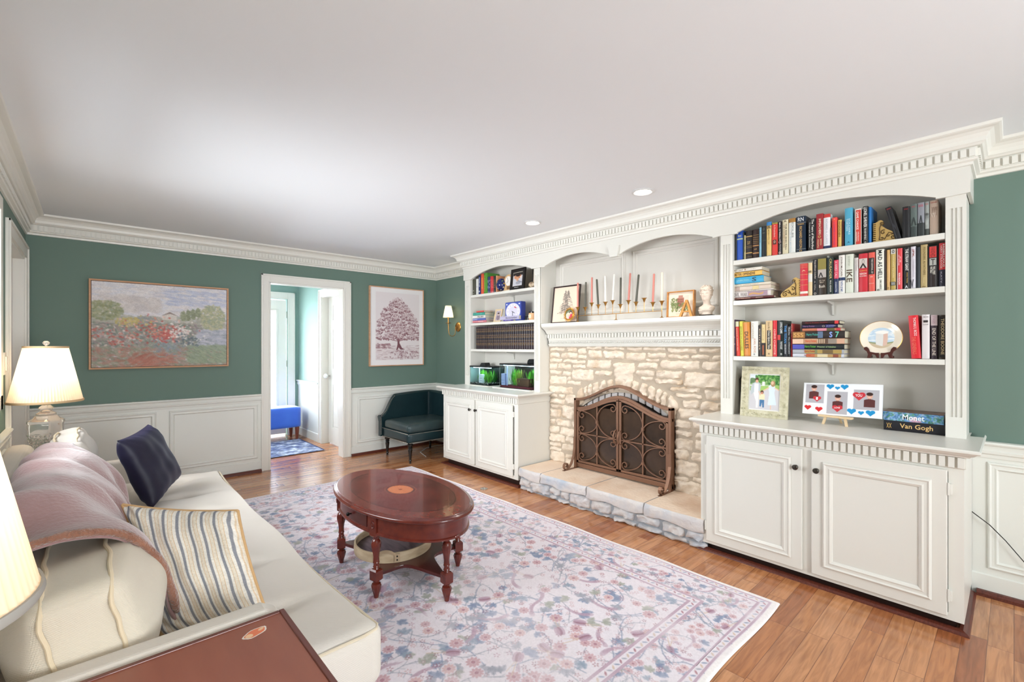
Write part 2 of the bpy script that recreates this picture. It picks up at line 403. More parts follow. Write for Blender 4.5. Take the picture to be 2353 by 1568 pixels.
# ------------------------------------------------------------------ crown moulding with dentils, following the room and stepping round the built-in wall
HY0, HY1, HX = 0.152, 4.525, 3.345
CROWN = [(0.115, ZC), (0.112, ZC-0.014), (0.104, ZC-0.018)]+[(0.104-0.046*math.sin(t*math.pi/2)**1.0*1.0, ZC-0.018-0.052*(1-math.cos(t*math.pi/2))) for t in (0.25, 0.5, 0.75, 1)]+\
        [(0.052, ZC-0.074), (0.044, ZC-0.082), (0.036, ZC-0.084), (0.026, ZC-0.083), (0.026, ZC-0.134), (0.03, ZC-0.137), (0.026, ZC-0.146), (0.012, ZC-0.152), (0.01, ZC-0.166), (0, ZC-0.168)]
path = [(XL, YB), (XL, YF), (XR, YF), (XR, HY1), (HX, HY1), (HX, HY0), (XR, HY0), (XR, YB)]
mb = MB().sweep(CROWN, path)
def dentils(mb, path, o0, o1, z0, z1, pitch=0.0325, wd=0.0225, closed=False):
    for i in range(len(path)-1):
        a, b = Vector(path[i]), Vector(path[i+1]); d = (b-a); L = d.length; d.normalize(); n = Vector((d.y, -d.x))
        # inner corners shorten the run, outer corners lengthen it
        def turn(k):
            if k <= 0 or k >= len(path)-1: return 0
            p = (Vector(path[k])-Vector(path[k-1])); q = (Vector(path[k+1])-Vector(path[k])); return 1 if p.x*q.y-p.y*q.x > 0 else -1
        s0 = -turn(i)*-1*0.0; t0 = (o1+0.004) if turn(i) < 0 else -o0; t1 = (o1+0.004) if turn(i+1) < 0 else -o0
        run = L-t0-t1; k = max(1, int(run/pitch)); pp = run/k
        for j in range(k):
            c = t0+pp*(j+0.5); p0 = a+d*(c-wd/2); p1 = a+d*(c+wd/2)
            mb.hexa([(p0.x+n.x*o0, p0.y+n.y*o0, z0), (p1.x+n.x*o0, p1.y+n.y*o0, z0), (p1.x+n.x*o1, p1.y+n.y*o1, z0), (p0.x+n.x*o1, p0.y+n.y*o1, z0),
                     (p0.x+n.x*o0, p0.y+n.y*o0, z1), (p1.x+n.x*o0, p1.y+n.y*o0, z1), (p1.x+n.x*o1, p1.y+n.y*o1, z1), (p0.x+n.x*o1, p0.y+n.y*o1, z1)])
    return mb
dentils(mb, path, 0.025, 0.037, ZC-0.131, ZC-0.092)
struct(mb.build('trim_1', TRIM))
# ------------------------------------------------------------------ wainscot: chair rail, panel frames, base board
RAIL = [(0, 0.848), (0.03, 0.845), (0.034, 0.836), (0.03, 0.828), (0.018, 0.824), (0.016, 0.80), (0.022, 0.795), (0.02, 0.782), (0.012, 0.775), (0.01, 0.757), (0, 0.755)]
BASE = [(0, 0.118), (0.012, 0.112), (0.013, 0.0), (0.0, 0.0)]
SHO = [(0.0, 0.03), (0.018, 0.028), (0.028, 0.016), (0.03, 0.0)]
PW = mat('wainscot_paint', 'e4e5de', 0.36)
def frame_mould(mb, ax, c, a0, a1, z0, z1, out, w=0.045):
    """raised panel moulding frame on a wall; ax 'x': wall y=c spanning x; 'y': wall x=c spanning y; out = direction sign"""
    prof = [(0, 0.0), (0.004, 0.010), (0.010, 0.013), (0.018, 0.008), (0.028, 0.008), (0.036, 0.011), (w-0.004, 0.006), (w, 0.0)]
    cs = [(a0, z0), (a1, z0), (a1, z1), (a0, z1)]; rs = []
    for (a, z) in cs+cs[:1]:
        sa = 1 if a == a0 else -1; sz = 1 if z == z0 else -1; ring = []
        for (d, h) in prof:
            p = (a+sa*d, c+out*(h+0.0005), z+sz*d) if ax == 'x' else (c+out*(h+0.0005), a+sa*d, z+sz*d); ring.append(p)
        rs.append(ring)
    mb.rings(rs, 0, False, False)
def wain(name, ax, c, segs, frames, out, railcut=True):
    mb = MB()
    for (a, b) in segs:
        p = [(a, c), (b, c)] if ax == 'x' else [(c, a), (c, b)]
        if ax == 'x':
            mb.box(a, b, c, c-0.006, 0, 0.8)
        else: mb.box(c, c+out*0.006, a, b, 0, 0.8)
        if ax == 'y' and out < 0 or ax == 'x' and out > 0: p = p[::-1]
        if ax == 'y' and out < 0: pass
        mb.sweep([(o+0.004, z) for o, z in RAIL], p if (ax == 'x') or out > 0 else p).sweep([(o+0.004, z) for o, z in BASE], p)
    cc = c+out*0.006
    for (a, b, z0, z1) in frames: frame_mould(mb, ax, cc, a, b, z0, z1, out)
    return struct(mb.build(name, PW))
wain('trim_2', 'x', YF, [(XL, OX0-0.085), (OX1+0.085, XR)], [(-0.30, 0.47, 0.15, 0.735), (0.565, 1.345, 0.15, 0.735), (2.455, 3.02, 0.15, 0.735), (3.10, 3.60, 0.15, 0.735)], -1)
def side_wain(name, x, out, segs, frames):
    mb = MB()
    for (a, b) in segs:
        mb.box(x, x+out*0.006, a, b, 0, 0.8)
        p = [(x, a), (x, b)] if out > 0 else [(x, b), (x, a)]
        mb.sweep([(o+0.004, z) for o, z in RAIL], p).sweep([(o+0.004, z) for o, z in BASE], p)
    for (a, b, z0, z1) in frames: frame_mould(mb, 'y', x+out*0.006, a, b, z0, z1, out)
    return struct(mb.build(name, PW))
side_wain('trim_3', XL, 1, [(YB, 4.33)], [(3.35, 4.22, 0.15, 0.735), (2.35, 3.25, 0.15, 0.735), (1.35, 2.25, 0.15, 0.735), (0.3, 1.25, 0.15, 0.735)])
side_wain('trim_4', XR, -1, [(YB, 0.16), (4.51, YF)], [(-0.95, 0.10, 0.15, 0.735), (-2.1, -1.05, 0.15, 0.735), (4.60, 5.50, 0.15, 0.735)])
mb = MB()
for p in ([(XL, YB), (XL, 4.33)], [(XL, YF), (OX0-0.085, YF)], [(OX1+0.085, YF), (XR, YF), (XR, 4.53)], [(XR, 0.14), (XR, YB)]): mb.sweep([(o+0.015, z) for o, z in SHO], p)
struct(mb.build('baseboard_front', SHOE))
# ------------------------------------------------------------------ cased openings
def casing(mb, ax, c, out, a0, a1, zt, w=0.085):
    """flat casing with back band round an opening"""
    def bx(p, q, r_, s_, d0, d1):
        if ax == 'x': mb.box(p, q, c+out*d0, c+out*d1, r_, s_)
        else: mb.box(c+out*d0, c+out*d1, p, q, r_, s_)
    bx(a0-w, a0, 0, zt+w, 0, 0.016); bx(a1, a1+w, 0, zt+w, 0, 0.016); bx(a0, a1, zt, zt+w, 0, 0.016)
    for (p, q, r_, s_) in ((a0-w, a0-w+0.018, 0, zt+w), (a1+w-0.018, a1+w, 0, zt+w), (a0-w, a1+w, zt+w-0.018, zt+w)): bx(p, q, r_, s_, 0.016, 0.026)
    for (p, q, r_, s_) in ((a0-0.012, a0, 0, zt), (a1, a1+0.012, 0, zt), (a0-0.012, a1+0.012, zt, zt+0.012)): bx(p, q, r_, s_, 0.016, 0.02)
mb = MB(); casing(mb, 'x', YF, -1, OX0, OX1, OZ); casing(mb, 'x', YF+0.12, 1, OX0, OX1, OZ)
mb.box(OX0-0.002, OX0+0.012, YF-0.01, YF+0.13, 0, OZ).box(OX1-0.012, OX1+0.002, YF-0.01, YF+0.13, 0, OZ).box(OX0, OX1, YF-0.01, YF+0.13, OZ-0.012, OZ+0.002)
struct(mb.build('trim_5', TRIM, bevel=0.002))
# left wall opening with a closed door
mb = MB(); casing(mb, 'y', XL, 1, 4.43, 5.44, 2.09, 0.1)
mb.box(XL-0.12, XL+0.005, 4.428, 4.445, 0, 2.09).box(XL-0.12, XL+0.005, 5.425, 5.442, 0, 2.09).box(XL-0.12, XL+0.005, 4.43, 5.44, 2.075, 2.092)
struct(mb.build('trim_6', TRIM, bevel=0.002))
def panel_door(name, face, out, y0, y1, z1, cols, rows, kb=None):
    mb = MB(); t = 0.036; mb.box(face-out*t, face-out*0.006, y0, y1, 0.012, z1)
    ys = [y0]+[v for c_ in cols for v in c_]+[y1]
    for i in range(0, len(ys), 2): mb.box(face-out*0.006, face, ys[i], ys[i+1], 0.012, z1)
    for (a, b) in cols:
        zs = [0.012]+[v for r_ in rows for v in r_]+[z1]
        for i in range(0, len(zs), 2): mb.box(face-out*0.006, face, a, b, zs[i], zs[i+1])
        for (r0, r1) in rows:
            q = 0.025; X0, X1 = face-out*0.006, face-out*0.0015
            mb.hexa([(X0, a+0.008, r0+0.008), (X1, a+q, r0+q), (X1, b-q, r0+q), (X0, b-0.008, r0+0.008), (X0, a+0.008, r1-0.008), (X1, a+q, r1-q), (X1, b-q, r1-q), (X0, b-0.008, r1-0.008)])
    return mb.build(name, TRIM, bevel=0.0015)
ROWS = [(0.24, 0.836), (1.05, 1.60), (1.73, 1.93)]
d3 = struct(panel_door('door_3', XL-0.06, 1, 4.446, 5.424, 2.074, [(4.56, 4.88), (5.0, 5.31)], ROWS))
MB().lathe([(0.0, -0.002), (0.028, 0), (0.03, 0.008), (0.012, 0.012), (0.012, 0.03), (0.028, 0.04), (0.03, 0.055), (0.018, 0.066), (0, 0.068)], (XL-0.058, 4.51, 0.93), 16, axis='x').build('door_handle', mat('brass', 'b08a4a', 0.3, 1.0), d3, True)
# ------------------------------------------------------------------ the hall beyond
HX1, HYF = 2.40, 7.56
mb = MB().box(HX1, HX1+0.1, 6.62, HYF, 0, ZC).box(HX1, HX1+0.1, YF+0.12, 5.80, 0, ZC).box(HX1, HX1+0.1, 5.80, 6.62, 2.09, ZC)
struct(mb.build('wall_hall_right', HALLW))
DX0, DX1 = 1.33, 2.22
mb = MB().box(-1.6, DX0-0.02, HYF, HYF+0.12, 0, ZC).box(DX1+0.02, HX1+0.1, HYF, HYF+0.12, 0, ZC).box(DX0-0.02, DX1+0.02, HYF, HYF+0.12, 2.09, ZC)
struct(mb.build('wall_hall_front', HALLW))
struct(MB().box(-1.7, -1.6, YF+0.12, HYF+0.12, 0, ZC).build('wall_hall_left', HALLW))
mb = MB(); casing(mb, 'x', HYF, -1, DX0-0.02, DX1+0.02, 2.09, 0.1); struct(mb.build('trim_7', TRIM, bevel=0.002))
mb = MB(); casing(mb, 'y', HX1, -1, 5.81, 6.56, 2.06, 0.1)
mb.box(HX1-0.01, HX1+0.1, 6.55, 6.62, 0, 2.07).box(HX1-0.01, HX1+0.1, 5.79, 5.82, 0, 2.07).box(HX1-0.01, HX1+0.1, 5.8, 6.6, 2.05, 2.09)
struct(mb.build('trim_8', TRIM, bevel=0.002))
d2 = struct(panel_door('door_2', HX1+0.08, -1, 5.822, 6.548, 2.048, [(5.92, 6.10), (6.20, 6.39)], ROWS))
GL = mat('crystal', 'ffffff', 0.04, trans=1.0, ior=1.5)
k = MB().lathe([(0.012, 0), (0.012, -0.03)], (HX1+0.08, 6.49, 0.95), 12, axis='x').build('door_handle', mat('nickel', 'b8b4ac', 0.25, 1.0), d2, True)
MB().lathe([(0, -0.09), (0.02, -0.083), (0.034, -0.07), (0.034, -0.05), (0.02, -0.032), (0, -0.03)], (HX1+0.08, 6.49, 0.95), 8, axis='x').build('knob', mat('white_glass', 'eef2f2', 0.1, spec=0.8), k)
# glazed front door
mb = MB(); GX0, GX1, GZ0, GZ1 = 1.46, 2.085, 0.34, 1.92; y0, y1 = HYF+0.01, HYF+0.05
mb.box(DX0, GX0, y0, y1, 0.03, 2.07).box(GX1, DX1, y0, y1, 0.03, 2.07).box(GX0, GX1, y0, y1, 0.03, GZ0).box(GX0, GX1, y0, y1, GZ1, 2.07)
for (a, b, c_, d_) in ((GX0-0.012, GX0+0.012, GZ0-0.012, GZ1+0.012), (GX1-0.012, GX1+0.012, GZ0-0.012, GZ1+0.012), (GX0, GX1, GZ0-0.012, GZ0+0.012), (GX0, GX1, GZ1-0.012, GZ1+0.012)): mb.box(a, b, y0-0.012, y0, c_, d_)
d1 = struct(mb.build('door_1', TRIM, bevel=0.002))
PANE = bpy.data.materials.new('etched_pane'); PANE.use_nodes = True; nt = PANE.node_tree
pb = nt.nodes['Principled BSDF']; pb.inputs['Base Color'].default_value = (0.95, 0.97, 1, 1); pb.inputs['Transmission Weight'].default_value = 1; pb.inputs['Roughness'].default_value = 0.12; pb.inputs['IOR'].default_value = 1.02
MB().box(GX0, GX1, y0+0.016, y0+0.022, GZ0, GZ1).build('pane', PANE, d1)
mb = MB(); r_ = random.Random(5)
for i in range(170):
    cx, cz = r_.uniform(GX0+0.03, GX1-0.03), r_.uniform(GZ0+0.05, GZ1-0.04); a0 = r_.uniform(0, 6.28); da = r_.uniform(0.8, 2.2); rr = r_.uniform(0.008, 0.035) if i % 9 else r_.uniform(0.05, 0.1)
    mb.tube([(cx+rr*math.cos(a0+da*t/6), y0+0.0145, cz+1.7*rr*math.sin(a0+da*t/6)) for t in range(7)], [0.0008, .0018, .0026, .003, .0026, .0018, .0008], 4)
MB.build(mb, 'scrollwork', mat('etch_line', '5e7ba6', 0.4), d1)
for hz in (0.32, 1.1, 1.85):
    MB().lathe([(0.006, -0.05), (0.006, 0.05)], (DX1+0.006, y0-0.006, hz), 8).build('hinge', mat('nickel', 'b8b4ac', 0.25, 1.0), d1, True)
side_mb = MB()
side_mb.box(HX1-0.006, HX1, 6.66, HYF, 0, 0.8).sweep([(o+0.004, z) for o, z in RAIL], [(HX1, HYF), (HX1, 6.66)]).sweep([(o+0.004, z) for o, z in BASE], [(HX1, HYF), (HX1, 6.66)])
side_mb.box(-1.6, DX0-0.12, HYF-0.006, HYF, 0, 0.8).sweep([(o+0.004, z) for o, z in RAIL], [(-1.6, HYF), (DX0-0.12, HYF)])
struct(side_mb.build('trim_9', PW))
# daylight outside the front door: bright paving and hedge far outside
struct(MB().box(-3, 6, 7.9, 12, -0.12, -0.02).build('ground_outside', mat('paving', 'd8d6d0', 0.9)))
# wall register and switch
t = thing('floor_vent', (0.91, YF-0.006, 0.07), 'small white wall register low on the wainscot left of the doorway', 'vent')
MB().box(0.855, 0.965, YF-0.026, YF-0.019, 0.05, 0.09).build('frame', TRIM, t, bevel=0.002)
mb = MB()
for i in range(9): mb.box(0.863+i*0.0105, 0.867+i*0.0105, YF-0.0275, YF-0.026, 0.055, 0.085)
mb.build('slat', mat('vent_shadow', 'a8a49c', 0.6), t)
t = thing('light_switch', (XL, 4.27, 1.26), 'white rocker light switch on the left wall beside the door casing', 'switch')
MB().box(XL, XL+0.008, 4.21, 4.31, 1.19, 1.33).build('plate', mat('switch_plate', 'e9e7e1', 0.35), t, bevel=0.003)
MB().box(XL+0.008, XL+0.016, 4.238, 4.282, 1.215, 1.305).build('rocker', mat('switch_plate', 'e9e7e1', 0.35), t, bevel=0.003)
# recessed lamps
LAMP = mat('lamp_lens', 'ffffff', 0.4, emit=('fff6e8', 9.0))
for i, (lx, ly, lab) in enumerate(((2.895, 1.783, 'recessed ceiling lamp nearer the right bookcase, lit'), (2.896, 2.889, 'recessed ceiling lamp farther off, above the left end of the mantel, lit'))):
    t = thing('recessed_lamp', (lx, ly, ZC), lab, 'ceiling lamp', 'recessed lamps over the fireplace')
    MB().lathe([(0.062, -0.001), (0.075, -0.001), (0.077, -0.006), (0.064, -0.010), (0.055, -0.004), (0.052, -0.001)], (lx, ly, ZC), 32, cap=False).build('trim_ring', mat('ring', 'dcdcdc', 0.3), t, True)
    MB().lathe([(0.0, -0.006), (0.036, -0.005), (0.052, -0.001)], (lx, ly, ZC), 24, cap=False).build('lens', LAMP, t, True)
# ------------------------------------------------------------------ built-in wall
BOOKIN = mat('bookcase_inside', 'd6d2ca', 0.45)
FX = 3.36
def arch(ya, yb, z0, rise, n=18, notch=0.022):
    """arch line from yb (high y) down to ya, springing at z0 with small square notches"""
    L = yb-ya-2*notch; Rr = (L*L/4+rise*rise)/(2*rise); c = (ya+yb)/2; pts = [(yb, z0-0.008), (yb-notch, z0-0.008)]
    for i in range(n+1):
        y = yb-notch-L*i/n; pts.append((y, z0-(Rr-rise)+math.sqrt(max(0, Rr*Rr-(y-c)**2))))
    return pts+[(ya+notch, z0-0.008), (ya, z0-0.008)]
pts = [(HY1, 2.306), (HY1, 2.165)]+arch(3.338, 4.385, 2.172, 0.085)+[(3.228, 2.165)]+arch(2.375, 3.19, 2.168, 0.07)+arch(1.465, 2.29, 2.168, 0.07)+[(1.44, 2.165)]+arch(0.262, 1.335, 2.168, 0.096)+[(HY0, 2.165), (HY0, 2.306)]
mb = MB().prism(pts, 'x', HX, HX+0.02)
mb.box(HX+0.0205, XR, HY0, HY0+0.014, 2.165, 2.289).box(HX+0.0205, XR, HY1-0.014, HY1, 2.165, 2.289)
mb.box(HX+0.0205, XR, HY0, HY1, 2.29, 2.306)
# sides of the niche above the mantel, up to the ceiling board
mb.box(HX+0.0205, 3.5845, 1.4285, 1.4335, 1.60, 2.2895).box(HX+0.0205, 3.5845, 3.2345, 3.2395, 1.60, 2.2895)
# keystone
mb.prism([(2.39, 2.232), (2.278, 2.232), (2.296, 2.142), (2.372, 2.142)], 'x', HX-0.022, HX+0.02)
struct(mb.build('trim_10', CAB))
def flutes(mb, x, ya, yb, z0, z1, n=3):
    """pilaster face with vertical flutes cut between thin fillets"""
    w_ = yb-ya; m = w_*0.2; g = (w_-2*m)/n; x1 = x+0.018
    mb.box(x, x1, ya, yb, z0, z0+0.11); mb.box(x, x1, ya, yb, z1-0.07, z1); mb.box(x+0.006, x1, ya+m, yb-m, z0+0.11, z1-0.07)
    mb.box(x, x1, ya, ya+m, z0+0.11, z1-0.07); mb.box(x, x1, yb-m, yb, z0+0.11, z1-0.07)
    for i in range(n-1):
        c = ya+m+g*(i+1); mb.box(x, x+0.006, c-g*0.2, c+g*0.2, z0+0.11, z1-0.07)
def bookcase(name, y0, y1, dz, zc, shelves, lab, pil, doors, knobs, lab_rev):
    """y0<y1 outer edges; pil=(right pilaster width, left pilaster width)"""
    root = thing(name, (3.05, (y0+y1)/2, 0.0), lab, 'bookcase')
    pr, pl = pil; zb = 0.05+dz
    X1 = 3.068; zt_ = 0.86+dz; m_ = (doors[0][0]+doors[1][1])/2 if False else (max(min(d) for d in doors)+min(max(d) for d in doors))/2
    mb = MB().box(X1, XR-0.01, y0, y0+0.018, zb, zt_).box(X1, XR-0.01, y1-0.018, y1, zb, zt_).box(X1, XR-0.01, y0+0.018, y1-0.018, zb, zb+0.02)
    mb.box(3.05, X1, y0, y0+0.055, zb, zt_).box(3.05, X1, y1-0.04, y1, zb, zt_).box(3.05, X1, y0+0.055, y1-0.04, 0.765+dz, zt_).box(3.05, X1, y0+0.055, y1-0.04, zb, zb+0.035)
    mb.box(3.05, X1, m_-0.04, m_+0.04, zb+0.035, 0.765+dz).box(X1, X1+0.01, y0+0.018, y1-0.018, zb+0.02, zt_)
    mb.build('body', CAB, root)
    MB().box(3.10, 3.6, y0+0.03, y1-0.03, 0.0, zb-0.0005).build('plinth', mat('plinth_dark', '2c1812', 0.5), root)
    MB().sweep([(-0.012, 0.0), (-0.012, 0.019), (0.0, 0.019), (0.014, 0.014), (0.022, 0.006), (0.024, 0.0)], [(3.6, y1-0.004), (3.052, y1-0.004), (3.052, y0+0.004), (3.6, y0+0.004)]).build('shoe_moulding', SHOE, root)
    z_ = zc
    prof = [(-0.3, z_), (0.052, z_), (0.058, z_-0.006), (0.058, z_-0.014), (0.052, z_-0.02), (0.044, z_-0.022), (0.036, z_-0.03), (0.024, z_-0.036), (0.020, z_-0.043), (0.007, z_-0.043), (0.007, z_-0.098), (0.0, z_-0.102)]
    cp = [(3.60, y1), (3.05, y1), (3.05, y0), (3.60, y0)]
    mb = MB().sweep(prof[1:], cp); dentils(mb, [(3.05, y1), (3.05, y0)], 0.006, 0.02, z_-0.094, z_-0.045)
    mb.quad((2.998, y0-0.052, z_), (3.49, y0-0.052, z_), (3.49, y1+0.052, z_), (2.998, y1+0.052, z_)).quad((3.49, y0, z_), (XR-0.005, y0, z_), (XR-0.005, y1, z_), (3.49, y1, z_))
    mb.build('countertop', CAB, root)
    for i, (a, b) in enumerate(doors):
        d = MB(); zt, z0 = 0.774+dz, 0.073+dz; f0, f1 = 3.03, 3.049; s_ = 0.055
        d.box(f0, f1, a, b, z0, zt)
        dm = MB.build(d, 'door', CAB, root, bevel=0.004)
        q = MB(); frame_mould(q, 'y', f0, a+s_, b-s_, z0+s_, zt-s_, -1, 0.05); q.build('panel_moulding', CAB, dm)
        ky, kz = knobs[i]
        MB().lathe([(0.012, 0), (0.009, -0.003), (0.005, -0.006), (0.005, -0.013), (0.010, -0.016), (0.0155, -0.019), (0.0155, -0.023), (0.011, -0.028), (0.0, -0.0295)], (f0, ky, kz), 20, axis='x').build('knob', mat('bronze_knob', '4a4640', 0.35, 0.9), dm, True)
        hy = b+0.004 if i == (1 if doors[1][1] > doors[0][1] else 0) else a-0.004
        for hz in (z0+0.10, zt-0.09):
            MB().box(f0+0.001, f1, hy-0.012, hy+0.004, hz-0.025, hz+0.025).box(f0-0.002, f0+0.004, hy-0.004, hy+0.004, hz-0.03, hz+0.03).build('hinge', CAB, dm, bevel=0.001)
    # upper part
    mb = MB(); flutes(mb, FX, y0+0.008, y0+0.008+pr, z_, 2.168); mb.build('pilaster', CAB, root)
    mb = MB(); flutes(mb, FX, y1-0.0-pl, y1, z_, 2.168); mb.build('pilaster', CAB, root)
    iy0, iy1 = y0+0.008+pr, y1-pl
    for (a_, b_) in ((y0+0.010, iy0-0.0005), (iy1+0.0005, y1-0.002)): MB().box(FX+0.0185, XR-0.03, a_, b_, z_+0.0005, 2.2885).build('side_panel', CAB, root)
    MB().box(3.585, 3.60, iy0-0.01, iy1+0.01, z_, 2.29).build('back_panel', BOOKIN, root)
    for k_, (zs, th) in enumerate(shelves):
        s_ = MB().box(FX+0.002, 3.584, iy0+0.001, iy1-0.001, zs-th, zs); so = s_.build('shelf', CAB, root, bevel=0.003)
        cy = (iy0+iy1)/2
        if k_ < 3: MB().prism([(3.578, zs-th), (3.45, zs-th), (3.46, zs-th-0.010), (3.558, zs-th-0.022), (3.572, zs-th-0.085), (3.584, zs-th-0.09), (3.584, zs-th)], 'y', cy-0.005, cy+0.005).build('bracket', CAB, so, bevel=0.002)
    return root, iy0, iy1
rb, RY0, RY1 = bookcase('built_in_bookcase', 0.159, 1.433, 0.0, 0.885, [(1.976, 0.034), (1.690, 0.033), (1.298, 0.030)],
    'large white built-in bookcase right of the fireplace, full of red, black and cream books', (0.08, 0.084), [(0.216, 0.782), (0.828, 1.39)], [(0.754, 0.666), (0.858, 0.666)], False)
lb, LY0, LY1 = bookcase('built_in_bookcase', 3.240, 4.515, 0.018, 0.903, [(1.978, 0.030), (1.642, 0.029), (1.334, 0.029)],
    'white built-in bookcase left of the fireplace, with two aquariums on its counter', (0.083, 0.112), [(3.306, 3.883), (3.91, 4.475)], [(3.873, 0.684), (3.972, 0.684)], True)
# ------------------------------------------------------------------ mantel
t = thing('mantel', (3.42, 2.33, 1.36), 'white mantel shelf with dentil moulding above the stone fireplace', 'mantel')
MY0, MY1 = 1.434, 3.235
MB().box(3.362, 3.60, MY0, MY1, 1.564, 1.596).build('shelf', CAB, t, bevel=0.002)
prof = [(0.135, 1.564), (0.13, 1.555), (0.112, 1.545), (0.085, 1.53), (0.068, 1.512), (0.06, 1.498), (0.052, 1.495), (0.052, 1.490), (0.034, 1.488), (0.034, 1.447), (0.03, 1.44), (0.03, 1.425), (0.022, 1.418), (0.022, 1.395), (0.03, 1.390), (0.03, 1.381), (0.02, 1.377), (0.02, 1.366), (0.0, 1.366)]
mb = MB().sweep([(o, z) for o, z in prof], [(3.50, MY1), (3.50, MY0)]); dentils(mb, [(3.50, MY1), (3.50, MY0)], 0.033, 0.048, 1.450, 1.486)
k = 0; y = MY1-0.01
while y > MY0+0.01:
    mb.tube([(3.476, y, 1.398), (3.472, y-0.008, 1.406), (3.476, y-0.018, 1.414)], [0.003, 0.006, 0.003], 6); y -= 0.0215
mb.build('crown', CAB, t)
mb = MB().box(3.585, 3.60, MY0, MY1+0.006, 1.59, 2.289)
for (a, b) in ((1.54, 2.307), (2.381, 3.175)):
    frame_mould(mb, 'y', 3.585, a, b, 1.68, 2.222, -1, 0.05)
mb.build('back_panel', BOOKIN, t)
# ------------------------------------------------------------------ stone fireplace
def stone_mat(name, a, b, c, patch=3.0):
    m = mat(name, a, 0.85, spec=0.25, bump=(38, 0.55, 0.012)); nt = m.node_tree; N = nt.nodes; L = nt.links
    tc = N.new('ShaderNodeTexCoord'); n1 = N.new('ShaderNodeTexNoise'); n1.inputs['Scale'].default_value = patch; n1.inputs['Detail'].default_value = 6
    L.new(tc.outputs['Object'], n1.inputs['Vector']); r_ = N.new('ShaderNodeValToRGB'); L.new(n1.outputs['Fac'], r_.inputs[0])
    r_.color_ramp.elements[0].position = 0.32; r_.color_ramp.elements[1].position = 0.68
    r_.color_ramp.elements[0].color = (*s2l(b), 1); r_.color_ramp.elements[1].color = (*s2l(a), 1)
    e = r_.color_ramp.elements.new(0.5); e.color = (*s2l(c), 1)
    L.new(r_.outputs[0], N['Principled BSDF'].inputs['Base Color']); return m
ST = stone_mat('pale_limestone', 'dccbb6', 'ccb69c', 'e4d6c4', 5.0)
STB = stone_mat('grey_limestone', 'c6c3c6', 'abb3bf', 'cec8c4', 4.0)
SLAB = stone_mat('hearth_slab_stone', 'dcc3ad', 'd2b59c', 'e2ceba', 2.5)
MORT = mat('mortar', 'b8aa98', 0.95, bump=(60, 0.6, 0.006))
MORTD = mat('mortar_grey', '9ba0a6', 0.95, bump=(60, 0.6, 0.006))
rs_ = random.Random(3)
def stone(mb, pts, x0, proud, nx=8, nz=5, m=0, seed=0):
    """one rough stone: pts = 4 corners (y, z): left-low, right-low, right-high, left-high as seen; bulges towards -x"""
    r_ = random.Random(seed); ph = [r_.uniform(0, 6.28) for _ in range(8)]
    (a, b, c, d) = pts; W_ = math.hypot(b[0]-a[0], b[1]-a[1]); H_ = math.hypot(d[0]-a[0], d[1]-a[1])
    nx = max(4, int(W_/0.018)); nz = max(4, int(H_/0.014)); vs = []; fs = []; tilt = r_.uniform(-.3, .3); tl2 = r_.uniform(-.3, .3)
    for j in range(nz+1):
        for i in range(nx+1):
            u, v = i/nx, j/nz
            # round the corners of the outline
            uu, vv = u*2-1, v*2-1; k = min(W_, H_)
            rx, rz = min(0.45, 0.022/W_*2), min(0.45, 0.022/H_*2)
            ex, ez = max(0, abs(uu)-(1-rx))/rx, max(0, abs(vv)-(1-rz))/rz; e = math.hypot(ex, ez)
            if e > 1: uu -= math.copysign((ex-ex/e)*rx, uu); vv -= math.copysign((ez-ez/e)*rz, vv); e = 1
            u2, v2 = (uu+1)/2, (vv+1)/2
            y = (a[0]*(1-u2)+b[0]*u2)*(1-v2)+(d[0]*(1-u2)+c[0]*u2)*v2; z = (a[1]*(1-u2)+b[1]*u2)*(1-v2)+(d[1]*(1-u2)+c[1]*u2)*v2
            y += 0.0035*math.sin(z*61+ph[0])+0.002*math.sin(z*140+ph[1]); z += 0.0035*math.sin(y*43+ph[2])+0.002*math.sin(y*120+ph[3])
            prof = math.sqrt(max(0, 1-e**2.6)) if e > 0 else 1
            n_ = 0.16*math.sin(y*55+z*70+ph[4])+0.12*math.sin(y*110-z*85+ph[5])+0.10*math.sin(z*150+y*30+ph[6])+tilt*(u-0.5)+tl2*(v-0.5)
            x = x0-proud*max(0.0, prof)*(0.82+n_)+(0.006 if prof < 0.01 else 0)
            vs.append((x, y, z))
    for j in range(nz):
        for i in range(nx): q = j*(nx+1)+i; fs.append((q, q+nx+1, q+nx+2, q+1))
    mb.add(vs, fs, m)
fp = thing('stone_fireplace', (3.5, 2.33, 0), 'pale rough stone fireplace with arched opening and raised stone hearth', 'fireplace')
